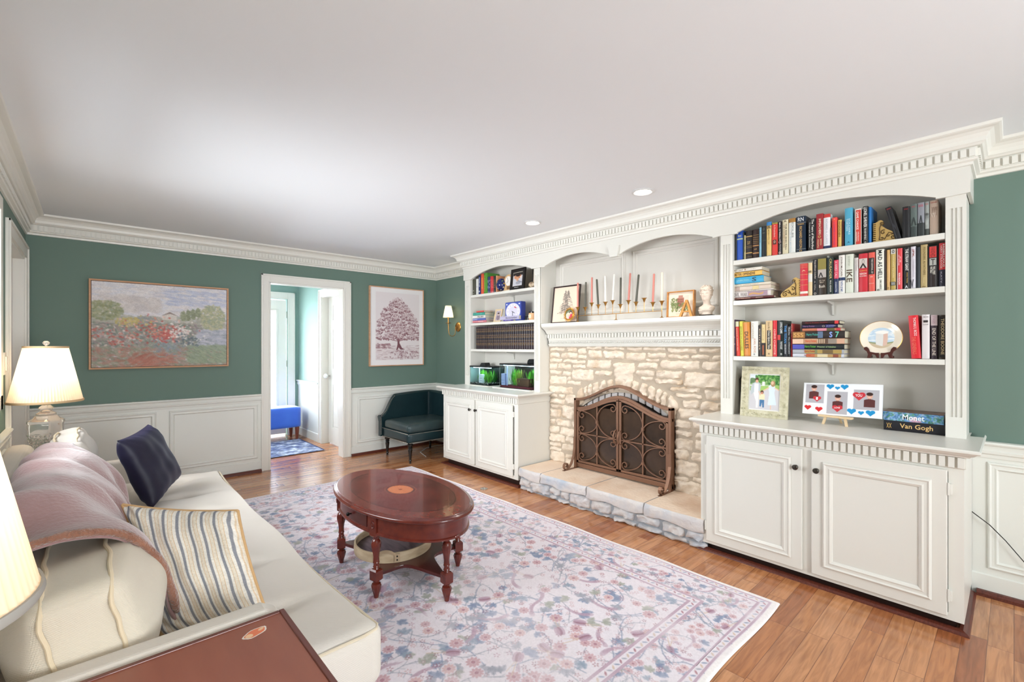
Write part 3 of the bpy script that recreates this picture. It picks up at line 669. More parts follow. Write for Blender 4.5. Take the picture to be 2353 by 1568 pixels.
PIX = """250,58,365,82 378,55,448,88 460,58,518,102 522,52,628,70 640,56,780,72 795,58,912,82 917,58,1080,80 1085,64,1300,97 1310,64,1470,94
252,92,328,130 338,94,455,134 528,76,628,136 634,80,782,137 792,94,935,150 943,97,1078,132 1085,107,1245,137 1255,110,1390,140 1403,112,1470,145
250,136,345,162 356,142,452,166 460,110,518,137 412,150,510,172 252,168,315,210 320,172,410,212 415,177,510,204 518,144,692,208 878,162,1022,207 932,141,1038,157 1040,150,1320,212 1330,155,1470,222
252,219,340,248 350,225,408,258 413,213,568,292 578,222,700,257 864,217,1000,258 1010,222,1192,276 1205,236,1470,343
252,258,378,320 382,262,406,290 384,296,480,322 1000,282,1198,317 897,266,990,288
252,332,422,382 1110,340,1322,373 1350,356,1470,432 1150,386,1338,415
250,384,312,407 318,386,365,413 372,390,440,460 250,420,365,454 252,460,345,483 1190,430,1310,486 1320,440,1470,506
347,472,440,562 250,492,340,550 1165,490,1330,563 1340,512,1470,560
250,560,298,597 304,568,408,616 413,580,450,626 1138,572,1255,629 1264,586,1400,641
250,610,325,660 330,626,450,686 1138,645,1266,683 1280,660,1400,700
250,668,366,722 372,690,450,733 1138,702,1270,782 1280,712,1400,790
250,724,336,756 342,742,450,790 250,760,340,786 1138,776,1240,852 1256,806,1400,872
248,788,362,862 366,812,420,838 1138,860,1312,966 1138,972,1245,1000 1262,985,1400,1018 1138,1010,1400,1110 368,845,440,890"""
mb = MB(); n_ = 0
for q in PIX.split():
    a, b, c, d = (float(v) for v in q.split(',')); uc = 1180+(a+c)/2/3.074
    y1_ = onx(1180+a/3.074, 800, 3.5)[0]; y0_ = onx(1180+c/3.074, 800, 3.5)[0]; zt = onx(uc, 780+b/3.074, 3.5)[1]; zb = onx(uc, 780+d/3.074, 3.5)[1]
    y1_ = min(y1_, 3.24); y0_ = max(y0_, 1.40)
    if y0_ > y1_-0.02: continue
    y1_ = min(y1_+0.004, 3.24); y0_ -= 0.004; zt += 0.005; zb -= 0.005
    n_ += 1; stone(mb, [(y1_, max(zb, 0.17)), (y0_, max(zb, 0.17)), (y0_, zt), (y1_, zt)], 3.512, 0.03+rs_.random()*0.012, seed=n_)
# arch stones radiating round the firebox
AC = 2.357
def arc_pt(y, lift): # inner line of the arch
    t = (y-AC)/0.50; return 0.955-0.20*t*t+lift
vo = [2.905, 2.80, 2.755, 2.70, 2.62, 2.535, 2.45]; vi = [2.86, 2.765, 2.715, 2.665, 2.595, 2.52, 2.435]
for sgn in (1, -1):
    for i in range(6):
        ya, yb = vo[i], vo[i+1]; a2, b2 = vi[i], vi[i+1]
        if sgn < 0: ya, yb, a2, b2 = [2*AC-v for v in (ya, yb, a2, b2)]
        L0 = 0.192-0.012*i; zo = lambda y: arc_pt(y, L0*0.97)
        P_ = [(a2, arc_pt(a2, 0)), (b2, arc_pt(b2, 0)), (yb, arc_pt(yb, L0)), (ya, arc_pt(ya, L0))]
        cy, cz = sum(p[0] for p in P_)/4, sum(p[1] for p in P_)/4; P_ = [(cy+(p[0]-cy)*0.86, cz+(p[1]-cz)*0.95) for p in P_]
        if sgn < 0: P_ = [P_[1], P_[0], P_[3], P_[2]]
        stone(mb, P_, 3.512, 0.045, seed=200+i*2+sgn)
stone(mb, [(2.425, 0.965), (2.265, 0.965), (2.215, 1.225), (2.465, 1.225)], 3.512, 0.05, seed=333)
mb.build('stone_face', ST, fp, True, angle=80)
# mortar bed with the arched opening cut out
ar = [(2.86, 0.2), (2.86, 0.75)]+[(y, arc_pt(y, 0.0)) for y in np.linspace(2.85, 1.865, 15)]+[(1.855, 0.75), (1.855, 0.2)]
MB().prism([(3.25, 0.0), (3.25, 1.40), (1.40, 1.40), (1.40, 0.0), (1.855, 0.0)]+ar[::-1]+[(2.86, 0.0)], 'x', 3.5, 3.60).build('mortar', MORT, fp)
SOOT = mat('firebox_soot', '2b241f', 0.95, noise=(7, '4a4038', 0.5))
mb = MB().box(3.6, 3.632, 1.80, 1.855, 0.15, 1.2).box(3.6, 3.632, 2.86, 2.91, 0.15, 1.2).box(3.625, 3.633, 1.8, 2.9, 0.15, 1.2).box(3.6, 3.632, 1.8, 2.9, 0.15, 0.2).box(3.52, 3.632, 1.8, 2.9, 1.0, 1.05)
mb.build('firebox', SOOT, fp)
# inner brick arch soffit stones (seen through the screen's top band)
mb = MB()
for i in range(14):
    t0, t1 = 2.84-i*0.0705, 2.84-(i+1)*0.0705+0.012
    mb.hexa([(3.515, t1, arc_pt(t1, -0.055)), (3.60, t1, arc_pt(t1, -0.055)), (3.60, t0, arc_pt(t0, -0.055)), (3.515, t0, arc_pt(t0, -0.055)),
             (3.515, t1, arc_pt(t1, 0.0)), (3.60, t1, arc_pt(t1, 0)), (3.60, t0, arc_pt(t0, 0)), (3.515, t0, arc_pt(t0, 0.0))])
mb.build('arch_soffit', STB, fp, bevel=0.008)
# hearth: big slabs on a coursed base
mb = MB(); r_ = random.Random(8)
hy = [3.215, 2.93, 2.40, 1.86, 1.405]
for i in range(4):
    a, b = hy[i]-0.004, hy[i+1]+0.004; n = max(6, int((a-b)/0.03)); rows = []
    ph = r_.uniform(0, 6)
    for (dx, z) in ((0.0, 0.112), (-0.010, 0.118), (-0.014, 0.135), (-0.012, 0.155), (-0.014, 0.172), (-0.010, 0.188), (-0.004, 0.197), (0.004, 0.201), (0.06, 0.202), (0.5, 0.201)):
        row = []
        for j in range(n+1):
            y = a+(b-a)*j/n; e = min(j, n-j); rr = 0.012*max(0, 1-e/1.5)
            jig = 0.004*math.sin(y*31+ph+z*20)+0.003*math.sin(y*97+ph*2-z*90)+r_.uniform(-.0035, .0035)
            row.append((3.03+dx+jig*(1 if z < 0.2 else 0.6 if dx < 0.1 else 0)+rr, y, z-(0.0 if z > 0.15 else 0.01*math.sin(y*17+ph))))
        rows.append(row)
    mb.rings(rows[:8], 1, False, False); mb.rings(rows[7:], 0, False, False)
    for jj in (0, n): mb.add([rw[jj] for rw in rows]+[(3.5, rows[0][jj][1], 0.11)], [tuple(range(len(rows)+1))], 1)
mb.build('hearth_slab', [SLAB, STB], fp, True, angle=35)
hf = """35,990,160,1090 35,1075,205,1105 155,1022,350,1155 245,1020,350,1052 355,1065,470,1150 470,1100,556,1180 350,1148,412,1180 412,1165,556,1225 560,1145,750,1300 755,1205,942,1345 965,1262,1118,1370 1142,1312,1312,1432 760,1335,950,1395 960,1378,1130,1440 1160,1415,1345,1500"""
mb = MB()
MB().box(3.055, 3.5, 1.41, 3.21, 0.0, 0.125).build('hearth_mortar', MORTD, fp)
base = [(3.21, 3.06, 0.03, 0.105), (3.205, 3.02, 0.0, 0.026), (3.05, 2.83, 0.012, 0.112), (2.82, 2.70, 0.042, 0.108), (2.69, 2.60, 0.03, 0.112), (2.82, 2.74, 0.0, 0.034), (2.73, 2.60, 0.0, 0.024),
        (2.59, 2.37, 0.012, 0.115), (2.36, 2.16, 0.02, 0.112), (2.15, 1.95, 0.036, 0.112), (2.59, 2.40, -0.01, 0.006), (2.34, 2.17, -0.004, 0.014), (2.14, 1.93, -0.004, 0.030), (1.935, 1.74, 0.042, 0.115), (1.92, 1.72, 0.0, 0.034), (1.725, 1.55, 0.034, 0.112), (1.71, 1.53, 0.0, 0.028), (1.54, 1.41, 0.04, 0.112), (1.52, 1.39, 0.0, 0.034)]
for i, (a, b, z0, z1) in enumerate(base): stone(mb, [(a, max(z0, 0)), (b, max(z0, 0)), (b, z1), (a, z1)], 3.058, 0.038, seed=500+i)
mb.build('hearth_base', STB, fp, True, angle=80)
# ------------------------------------------------------------------ fire screen
IRON = mat('bronze_iron', '8c6a56', 0.42, 0.65, bump=(90, 0.15, 0.002))
IRD = mat('dark_iron', '3a2c26', 0.5, 0.6)
fs = thing('fire_screen', (3.46, 2.356, 0.2), 'bronze iron fire screen with arched top, scrollwork doors and curled feet on the hearth', 'fire screen')
SX = 3.455; SC = 2.356; SW = 0.501
def top(y, base, rise, k=1.0):
    t = abs(y-SC)/SW; return base+rise*(0.5*(1+math.cos(math.pi*min(1, t)**0.92)))**k
def band(mb, f, wz, y0=SC-SW, y1=SC+SW, x0=SX-0.012, x1=SX+0.012, n=40):
    rs = []
    for i in range(n+1):
        y = y0+(y1-y0)*i/n; z = f(y); rs.append([(x0, y, z-wz), (x1, y, z-wz), (x1, y, z), (x0, y, z)])
    mb.rings(rs, 0, True, True)
outer = lambda y: top(y, 0.87, 0.154); inner = lambda y: top(y, 0.785, 0.144); dtop = lambda y: top(y, 0.765, 0.135)
mb = MB(); band(mb, outer, 0.022, x0=SX-0.03, x1=SX+0.03); band(mb, inner, 0.028)
for y in (SC-SW, SC+SW-0.024): mb.box(SX-0.03, SX+0.03, y, y+0.024, 0.202, 0.87)
mb.box(SX-0.014, SX+0.014, SC-SW, SC+SW, 0.215, 0.245).box(SX-0.018, SX+0.01, SC-SW, SC+SW, 0.245, 0.255)
mb.build('frame', IRON, fs, bevel=0.002)
for s_ in (-1, 1):
    ya, yb = (SC+0.004, SC+SW-0.028) if s_ > 0 else (SC-SW+0.028, SC-0.004)
    mb = MB(); band(mb, dtop, 0.022, ya, yb, SX-0.022, SX-0.006)
    mb.box(SX-0.022, SX-0.006, ya, ya+0.022, 0.262, dtop(ya+0.01)-0.01).box(SX-0.022, SX-0.006, yb-0.022, yb, 0.262, dtop(yb-0.01)-0.01).box(SX-0.022, SX-0.006, ya, yb, 0.262, 0.282)
    dr = mb.build('door', IRON, fs, bevel=0.0015)
    ym = (ya+yb)/2; zm = 0.54
    mb = MB(); mb.box(SX-0.018, SX-0.010, ym-0.006, ym+0.006, 0.28, dtop(ym)-0.02); mb.box(SX-0.018, SX-0.010, ya+0.02, yb-0.02, zm-0.005, zm+0.005)
    def cscroll(y, z, sy, sz, hh, ww):
        """a C scroll whose back touches the middle bar and whose two ends curl inwards"""
        pts = []
        rr = min(ww, hh)*0.20
        big = [(math.cos(a), math.sin(a)) for a in np.linspace(-1.45, 1.45, 17)]
        cyc = y+sy*ww
        body = [(cyc-sy*ww*c_, z+hh*0.5*s2) for c_, s2 in big]
        def curl(px, pz, sgn):
            out = []; cx_, cz_ = px+sy*0.0, pz-sgn*rr
            for k in range(1, 16):
                a = math.pi/2-k*0.48; q = rr*(1-k/19.0); out.append((cx_+sy*math.cos(a)*q, cz_+sgn*math.sin(a)*q))
            return out
        e1 = body[-1]; e0 = body[0]
        pts = list(reversed(curl(e0[0], e0[1], -1)))+body+curl(e1[0], e1[1], 1)
        mb.strip([(SX-0.014, p[0], p[1]) for p in pts], (1, 0, 0), 0.012, 0.007)
    hw = (yb-ya)/2-0.024
    for q in (-1, 1):
        innerside = (q == -s_)
        zt_ = dtop(ym+q*hw*0.6)-0.03
        cscroll(ym+q*0.002, (zm+zt_)/2+0.002, q, 1, zt_-zm-0.004, hw*0.93)
        cscroll(ym+q*0.002, (zm+0.285)/2, q, 1, zm-0.285-0.006, hw*0.93)
    mb.box(SX-0.024, SX-0.004, ym-0.011, ym+0.011, 0.655, 0.68).box(SX-0.024, SX-0.004, ym-0.011, ym+0.011, 0.365, 0.388)
    mb.build('scrollwork', IRON, dr)
    hyy = ya+0.02 if s_ > 0 else yb-0.02
    MB().strip([(SX-0.022-0.045*math.sin(a), hyy, 0.565+0.062*math.cos(a)) for a in np.linspace(0.05, math.pi-0.05, 14)], (0, 1, 0), 0.012, 0.005).build('handle', IRON, dr)
    MB().box(SX+0.004, SX+0.006, ya+0.015, yb-0.015, 0.27, 0.80).build('mesh_panel', bpy.data.materials.get('dark_glass') or mat('dark_glass', '30251d', 0.22, spec=0.6, noise=(6, '4d3a2c', 0.5)), dr)  # opaque mottled dark brown panel behind the scrollwork
for y in (SC-SW+0.008, SC+SW-0.012):
    pts = [(SX-0.034, y, 0.50), (SX-0.036, y, 0.40), (SX-0.05, y, 0.32), (SX-0.085, y, 0.25), (SX-0.125, y, 0.215), (SX-0.16, y, 0.208)]
    for k in range(1, 18): a = -math.pi/2-k*0.42; q = 0.036*(1-k/24); pts.append((SX-0.16+q*math.cos(a)-0.0, y, 0.244+q*math.sin(a)))
    MB().strip(pts, (0, 1, 0), 0.026, 0.006).strip([(SX, y, 0.203), (SX-0.2, y, 0.203)], (0, 1, 0), 0.024, 0.005).build('foot', IRON, fs)
# ------------------------------------------------------------------ rug
def flower(im, cx, cy, r, n, petal, core, rot=0.0, al=0.75):
    for i in range(n):
        a = rot+2*math.pi*i/n; im.ell(cx+math.cos(a)*r*0.66, cy+math.sin(a)*r*0.66, r*0.34, r*0.20, petal, a, al)
    im.ell(cx, cy, r*0.30, r*0.30, core, 0, al)
def leaf(im, x, y, a, L, col, al=0.7, lobes=4):
    x1, y1 = x+math.cos(a)*L, y+math.sin(a)*L
    im.line(x, y, x1, y1, 1.5, col, al)
    for k in range(lobes):
        t = 0.2+0.8*k/lobes; px, py = x+(x1-x)*t, y+(y1-y)*t
        for s_ in (-1, 1):
            b = a+s_*0.75; l = L*0.36*(1-0.5*t); im.ell(px+math.cos(b)*l*0.7, py+math.sin(b)*l*0.7, l*0.62, l*0.26, col, b, al)
    im.ell(x1, y1, L*0.18, L*0.09, col, a, al)
def vine(im, x, y, a, n, step, col, wd, r_, curl=0.25):
    pts = [(x, y)]
    for i in range(n):
        a += r_.uniform(-curl, curl)+0.10; x += math.cos(a)*step; y += math.sin(a)*step; pts.append((x, y))
    im.path(pts, wd, col, 0.65); return pts, a
RX0, RX1, RY0_, RY1_ = -0.06, 2.69, 0.835, 4.62
def rug_img():
    px = 260.0; W = int((RX1-RX0)*px); H = int((RY1_-RY0_)*px); BG = 'e4dde3'; im = Img(W, H, BG)
    ROSE, PINK, BLUE, GREY, MAUVE, TAN, PLUM = 'a87680', 'c9a2a8', '8793ad', 'a2a4b0', 'b89cad', 'cfb9a6', '96707e'
    def fill(x0, y0, x1, y1, dens, sc_, seed):
        r_ = random.Random(seed); A = (x1-x0)*(y1-y0)/(260.0*260.0)*dens      # square metres
        R_ = lambda: (r_.uniform(x0, x1), r_.uniform(y0, y1))
        for _ in range(int(A*66)):                       # branching thorny stems
            x, y = R_(); pts, a = vine(im, x, y, r_.uniform(0, 6.28), 12, 6.5*sc_, r_.choice([GREY, GREY, BLUE]), 1.5, r_, 0.32)
            for p in pts[1:]:
                b = r_.uniform(0, 6.28); q = r_.uniform(3, 8)*sc_; im.line(p[0], p[1], p[0]+math.cos(b)*q, p[1]+math.sin(b)*q, 1.0, GREY, 0.6)
        for _ in range(int(A*120)):                       # acanthus sprays
            x, y = R_(); a = r_.uniform(0, 6.28); col = r_.choice([BLUE, BLUE, '93a0b2', GREY, 'a5a79d'])
            for k in range(3): leaf(im, x, y, a+(k-1)*0.55, r_.uniform(9, 15)*sc_, col, 0.66, 5)
        for _ in range(int(A*13)):                       # long mauve leaves
            x, y = R_(); a = r_.uniform(0, 6.28)
            for k in range(7): t = k/7; im.ell(x+math.cos(a+t*0.7)*t*34*sc_, y+math.sin(a+t*0.7)*t*34*sc_, 6.5*sc_, (3.6-2.8*t)*sc_, MAUVE, a+t*0.9, 0.55)
        for _ in range(int(A*300)):                      # small five petal flowers
            x, y = R_(); flower(im, x, y, r_.uniform(2.9, 4.1)*sc_**0.5, 5, r_.choice([ROSE, PINK, PLUM, PINK, 'b790a0']), BG, r_.uniform(0, 6), 0.72)
        for _ in range(int(A*46)):                       # daisies
            x, y = R_(); rr = r_.uniform(6.2, 8.6)*sc_; im.ell(x, y, rr*1.1, rr*1.1, BG, 0, 0.85)
            flower(im, x, y, rr, 10, r_.choice([PINK, 'c59ba2', 'd3aeae']), ROSE, r_.uniform(0, 6), 0.82)
        for _ in range(int(A*12)):                       # tulips
            x, y = R_(); a = r_.uniform(0, 6.28); im.line(x, y, x-math.cos(a)*26*sc_, y-math.sin(a)*26*sc_, 1.3, TAN, 0.75); im.line(x, y, x-math.cos(a+0.3)*22*sc_, y-math.sin(a+0.3)*22*sc_, 1.3, TAN, 0.6)
            for s_ in (-1, 0, 1): im.ell(x+math.cos(a)*3-math.sin(a)*3*s_*sc_, y+math.sin(a)*3+math.cos(a)*3*s_*sc_, 8*sc_, 3.2*sc_, MAUVE if s_ else PLUM, a, 0.75)
    def strip_(d0, d1, col, al=0.6):
        for (x0, y0, x1, y1) in ((d0, d0, W-d0, d1), (d0, H-d1, W-d0, H-d0), (d0, d1, d1, H-d1), (W-d1, d1, W-d0, H-d1)): im.rect(x0, y0, x1, y1, col, al)
    b0, b1 = 22, 82
    fill(b0+6, b0+6, W-b0-6, H-b0-6, 1.9, 0.72, 5)
    im.rect(b1, b1, W-b1, H-b1, BG, 1.0)
    fill(b1+6, b1+6, W-b1-6, H-b1-6, 0.92, 1.06, 9)
    for (c0, c1) in ((9, b0), (73, 89)): strip_(c0, c1, BG, 1.0)
    for (d0, d1) in ((9, 12), (20, 23), (73, 77), (86, 90)): strip_(d0, d1, MAUVE, 0.8)
    for d in (15.8, 81.5):
        for side in range(4):
            Lr = (W if side < 2 else H)-2*d; k = int(Lr/7)
            for j in range(k):
                t = d+(j+0.5)*Lr/k; x, y = (t, d) if side == 0 else (t, H-d) if side == 1 else (d, t) if side == 2 else (W-d, t)
                a = 0.8 if j % 2 else -0.8; im.ell(x, y, 3.2, 1.3, [ROSE, GREY, TAN, BLUE][j % 4], a, 0.8)
    for q in ((0, 0, 8, H), (W-8, 0, W, H), (0, 0, W, 8), (0, H-8, W, H)): im.rect(*q, 'efeae8')
    f = smooth_noise(H, W, 50, 4)*0.6+smooth_noise(H, W, 20, 6)*0.4; f = np.clip((f-0.42)*1.2, 0, 0.5)[..., None]
    im.a = im.a*(1-f)+hx('e6dee2')*f; im.grain(0.05, 1.5, 3)
    return im.a
RUGM = attr_mat('rug_pile', 0.95, bump=(320, 0.25, 0.003), spec=0.1)
def rugP(u, v):
    x = RX0+(RX1-RX0)*u; y = RY0_+(RY1_-RY0_)*v
    e = np.minimum(np.minimum(u, 1-u)*(RX1-RX0), np.minimum(v, 1-v)*(RY1_-RY0_))
    y = y+0.006*np.sin(x*7)*(v < 0.02); z = 0.010-0.008*np.exp(-e/0.004)+0.003*np.sin(y*9)*np.exp(-np.abs(u-1)*40)
    return np.stack([x, y, np.maximum(z, 0.0015)], -1)
rug = canvas('area_rug', rug_img(), rugP, RUGM)
tag(rug, 'large faded floral area rug in grey, rose and blue under the coffee table', 'rug')
def hall_rug_img():
    W, H = 190, 150; im = Img(W, H, '6f7fa0'); n = smooth_noise(H, W, 9, 2); n2 = smooth_noise(H, W, 3, 5)
    im.a = hx('44507a')*(1-n[..., None])+hx('c9cfdb')*n[..., None]; im.a = im.a*(0.75+0.5*n2[..., None])
    im.rect(0, 0, W, 3, '3a4468'); im.rect(0, H-3, W, H, '3a4468'); im.rect(0, 0, 3, H, '3a4468'); im.rect(W-3, 0, W, H, '3a4468')
    return np.clip(im.a, 0, 1)
hr = canvas('entry_rug', hall_rug_img(), lambda u, v: np.stack([0.85+1.42*u, 6.10+1.0*v, 0.008+0*u], -1), RUGM)
tag(hr, 'small mottled blue and white rug on the hall floor beyond the doorway', 'rug')
# ------------------------------------------------------------------ hall bench
VB = mat('blue_velvet', '1f55c0', 0.6, sheen=0.6, noise=(5, '2c63c8', 0.5))
LEGW = mat('cherry_leg', '7a3d2c', 0.3)
t = thing('bench', (1.75, 7.24, 0), 'bright blue velvet bench on wooden legs by the glazed hall door', 'bench')
o = rbox((1.1, 0.36, 0.30), 0.03, n=(16, 8, 8), center=(1.735, 7.25, 0.33)).build('seat', VB, t, True); weld(o)
for (x, y) in ((2.235, 7.11), (2.235, 7.39), (1.235, 7.11), (1.235, 7.39)):
    MB().lathe([(0.018, 0), (0.030, 0.17), (0.03, 0.185)], (x, y, 0), 12).build('leg', LEGW, t, True)
# ------------------------------------------------------------------ coffee table
CH = mat('cherry_wood', '6b2a1c', 0.24, coat=0.35, noise=(5, '4d1a15', 0.55, (1, 5, 5)))
CHD = mat('cherry_dark', '571f1a', 0.28, coat=0.3, noise=(6, '3c1411', 0.5))
TC = (1.40, 2.545)
def top_img():
    W, H = 200, 340; im = Img(W, H, '5c2420'); n = smooth_noise(H, W, 26, 3); yy, xx = np.mgrid[0:H, 0:W]; X = (xx-W/2)/(W/2); Y = (yy-H/2)/(H/2); rr = np.hypot(X, Y)
    n2 = smooth_noise(H, W, 5, 9); im.a = hx('4a1411')*(1-n[..., None])+hx('6e2a20')*n[..., None]
    rim = (rr > 0.80)[..., None]; im.a = np.where(rim, hx('6b2b22')*(0.85+0.3*n2[..., None]), im.a*(0.92+0.16*n2[..., None]))
    ln = (np.abs(rr-0.80) < 0.008)[..., None]; im.a = np.where(ln, hx('2c0d0b'), im.a)
    a, b = 25*1.0, 29*1.0
    im.ell(W/2, H/2, 29, 34, '7b3a26'); im.ell(W/2, H/2, 26, 31, '4a1c16')
    for i in range(24): an = 2*math.pi*i/24; im.ell(W/2+19*math.cos(an), H/2+23*math.sin(an), 4, 4, 'b4653a')
    im.ell(W/2, H/2, 19.5, 23.5, 'bf7044')
    for i in range(24): an = 2*math.pi*i/24; im.line(W/2, H/2, W/2+19*math.cos(an), H/2+23*math.sin(an), 0.7, '9c5430', 0.5)
    im.ell(W/2, H/2, 3.5, 3.5, '8a4527'); return im.a
def oval(A, B, n=96, c=TC, z=0.0, rot=0): return [(c[0]+A*math.cos(2*math.pi*i/n), c[1]+B*math.sin(2*math.pi*i/n), z) for i in range(n)]
t = thing('coffee_table', (TC[0], TC[1], 0.011), 'oval cherry wood coffee table with inlaid medallion and carved legs on the rug', 'coffee table')
A_, B_ = 0.338, 0.598
mb = MB(); rg = []
for (d, z) in ((0.03, 0.458), (0.010, 0.461), (0.002, 0.466), (0.0, 0.472), (0.004, 0.480), (0.010, 0.4835), (0.014, 0.4835), (0.018, 0.487), (0.026, 0.4895)): rg.append(oval(A_-d, B_-d, z=z))
mb.rings(rg, 0, True, False); mb.add(oval(A_-0.026, B_-0.026, z=0.4885), [tuple(range(96))])
tt = mb.build('tabletop', CH, t, True, angle=60)
def topP(u, v):
    # disc mapping of the square grid
    a, b = 2*u-1, 2*v-1; x = a*np.sqrt(1-b*b/2); y = b*np.sqrt(1-a*a/2)
    return np.stack([TC[0]+x*(A_-0.0258), TC[1]+y*(B_-0.0258), 0.4897+0*u], -1)
# the inlay image is sampled in the disc so the grid image is warped the same way
def warp(img, n=150, m=260):
    H, W = img.shape[:2]; u, v = np.meshgrid(np.linspace(-1, 1, n), np.linspace(1, -1, m)); x = u*np.sqrt(1-v*v/2); y = v*np.sqrt(1-u*u/2)
    return img[np.clip(((1-y)/2*(H-1)).round().astype(int), 0, H-1), np.clip(((x+1)/2*(W-1)).round().astype(int), 0, W-1)]
canvas('inlaid_top', warp(top_img()), topP, attr_mat('polished_top', 0.2, coat=0.25, spec=0.35), tt)
mb = MB(); mb.rings([oval(A_-0.035, B_-0.035, z=0.46), oval(A_-0.035, B_-0.035, z=0.375), oval(A_-0.028, B_-0.028, z=0.370), oval(A_-0.028, B_-0.028, z=0.362), oval(A_-0.05, B_-0.05, z=0.360)], 0, True, False)
ap = mb.build('apron', CH, t, True, angle=40)
# drawer front on the left long side
mb = MB(); rr = []
for i in range(21):
    an = math.pi-0.30+0.60*i/20; ca, sa = math.cos(an), math.sin(an); x, y = TC[0]+(A_-0.035)*ca, TC[1]+(B_-0.035)*sa
    rr.append([(x-0.004, y, 0.385), (x-0.004, y, 0.452), (x+0.01, y, 0.452), (x+0.01, y, 0.385)])
mb.rings(rr, 0, True, True); dw = mb.build('drawer', CHD, t)
MB().lathe([(0.004, 0), (0.004, -0.012), (0.010, -0.016), (0.012, -0.022), (0.006, -0.03), (0, -0.031)], (TC[0]-A_+0.032, TC[1], 0.418), 14, axis='x').build('knob', mat('black_metal', '1d1a19', 0.35, 0.8), dw, True)
LEGS = [(-0.262, -0.218), (0.272, -0.225), (0.0, -0.502), (-0.240, 0.305), (0.262, 0.305), (0.10, 0.490)]
def fl(nf, amp): return lambda a, z: 1+amp*abs(math.cos(a*nf/2))
for (lx, ly) in LEGS:
    x, y = TC[0]+lx, TC[1]+ly; an = math.atan2(ly/(B_*B_), lx/(A_*A_)); l = MB()
    l.lathe([(0.008, 0.0), (0.012, 0.002), (0.015, 0.018), (0.024, 0.05), (0.028, 0.066), (0.023, 0.078), (0.012, 0.083), (0.017, 0.088), (0.017, 0.092)], (x, y, 0.011), 20, mod=lambda a, z: 1-0.13*abs(math.sin(a*5))*(1 if 0.012 < z < 0.07 else 0))
    def blk(z0, z1, h, hh): # square block turned to face outwards, chamfered
        c, s = math.cos(an), math.sin(an); rg = []
        for (z, k_) in ((z0, 0.72), (z0+0.008, 1.0), (z1-0.008, 1.0), (z1, 0.72)): rg.append([(x+c*a*h*k_-s*b*h*k_, y+s*a*h*k_+c*b*h*k_, z) for (a, b) in ((-1, -1), (1, -1), (1, 1), (-1, 1))])
        l.rings(rg, 0, True, True)
    blk(0.103, 0.168, 0.0245, 0)
    l.lathe([(0.017, 0.166), (0.014, 0.176), (0.018, 0.180), (0.015, 0.186), (0.0155, 0.198), (0.018, 0.203), (0.017, 0.210), (0.0165, 0.232), (0.0195, 0.255), (0.0275, 0.290), (0.0285, 0.306), (0.022, 0.322), (0.014, 0.330), (0.018, 0.336), (0.018, 0.345)], (x, y, 0), 24,
            mod=lambda a, z: 1-0.14*abs(math.sin(a*5))*(1 if 0.206 < z < 0.32 else 0))
    blk(0.342, 0.46, 0.0255, 0)
    lg = l.build('leg', CH, t, True, angle=35)
    c, s = math.cos(an), math.sin(an); rg = []
    for (k_, d) in ((1.0, 0.0255), (0.92, 0.0295), (0.72, 0.0285), (0.62, 0.025), (0.4, 0.028)):
        rg.append([(x+c*d-s*0.0135*k_*math.cos(q), y+s*d+c*0.0135*k_*math.cos(q), 0.412+0.024*k_*math.sin(q)) for q in np.linspace(0, 2*math.pi, 21)[:-1]])
    MB().rings(rg, 0, True, True).build('rosette', CH, lg, True, angle=50)
# lower shelf with concave sides between the legs
order = sorted(LEGS, key=lambda p: math.atan2(p[1], p[0])); sh = []
for i in range(6):
    p, q = order[i], order[(i+1) % 6]
    for k in range(12):
        f = k/12; bow = 1-0.33*math.sin(math.pi*f); sh.append((TC[0]+(p[0]*(1-f)+q[0]*f)*bow, TC[1]+(p[1]*(1-f)+q[1]*f)*bow))
MB().prism(sh, 'z', 0.122, 0.140).build('shelf', CHD, t, bevel=0.002)
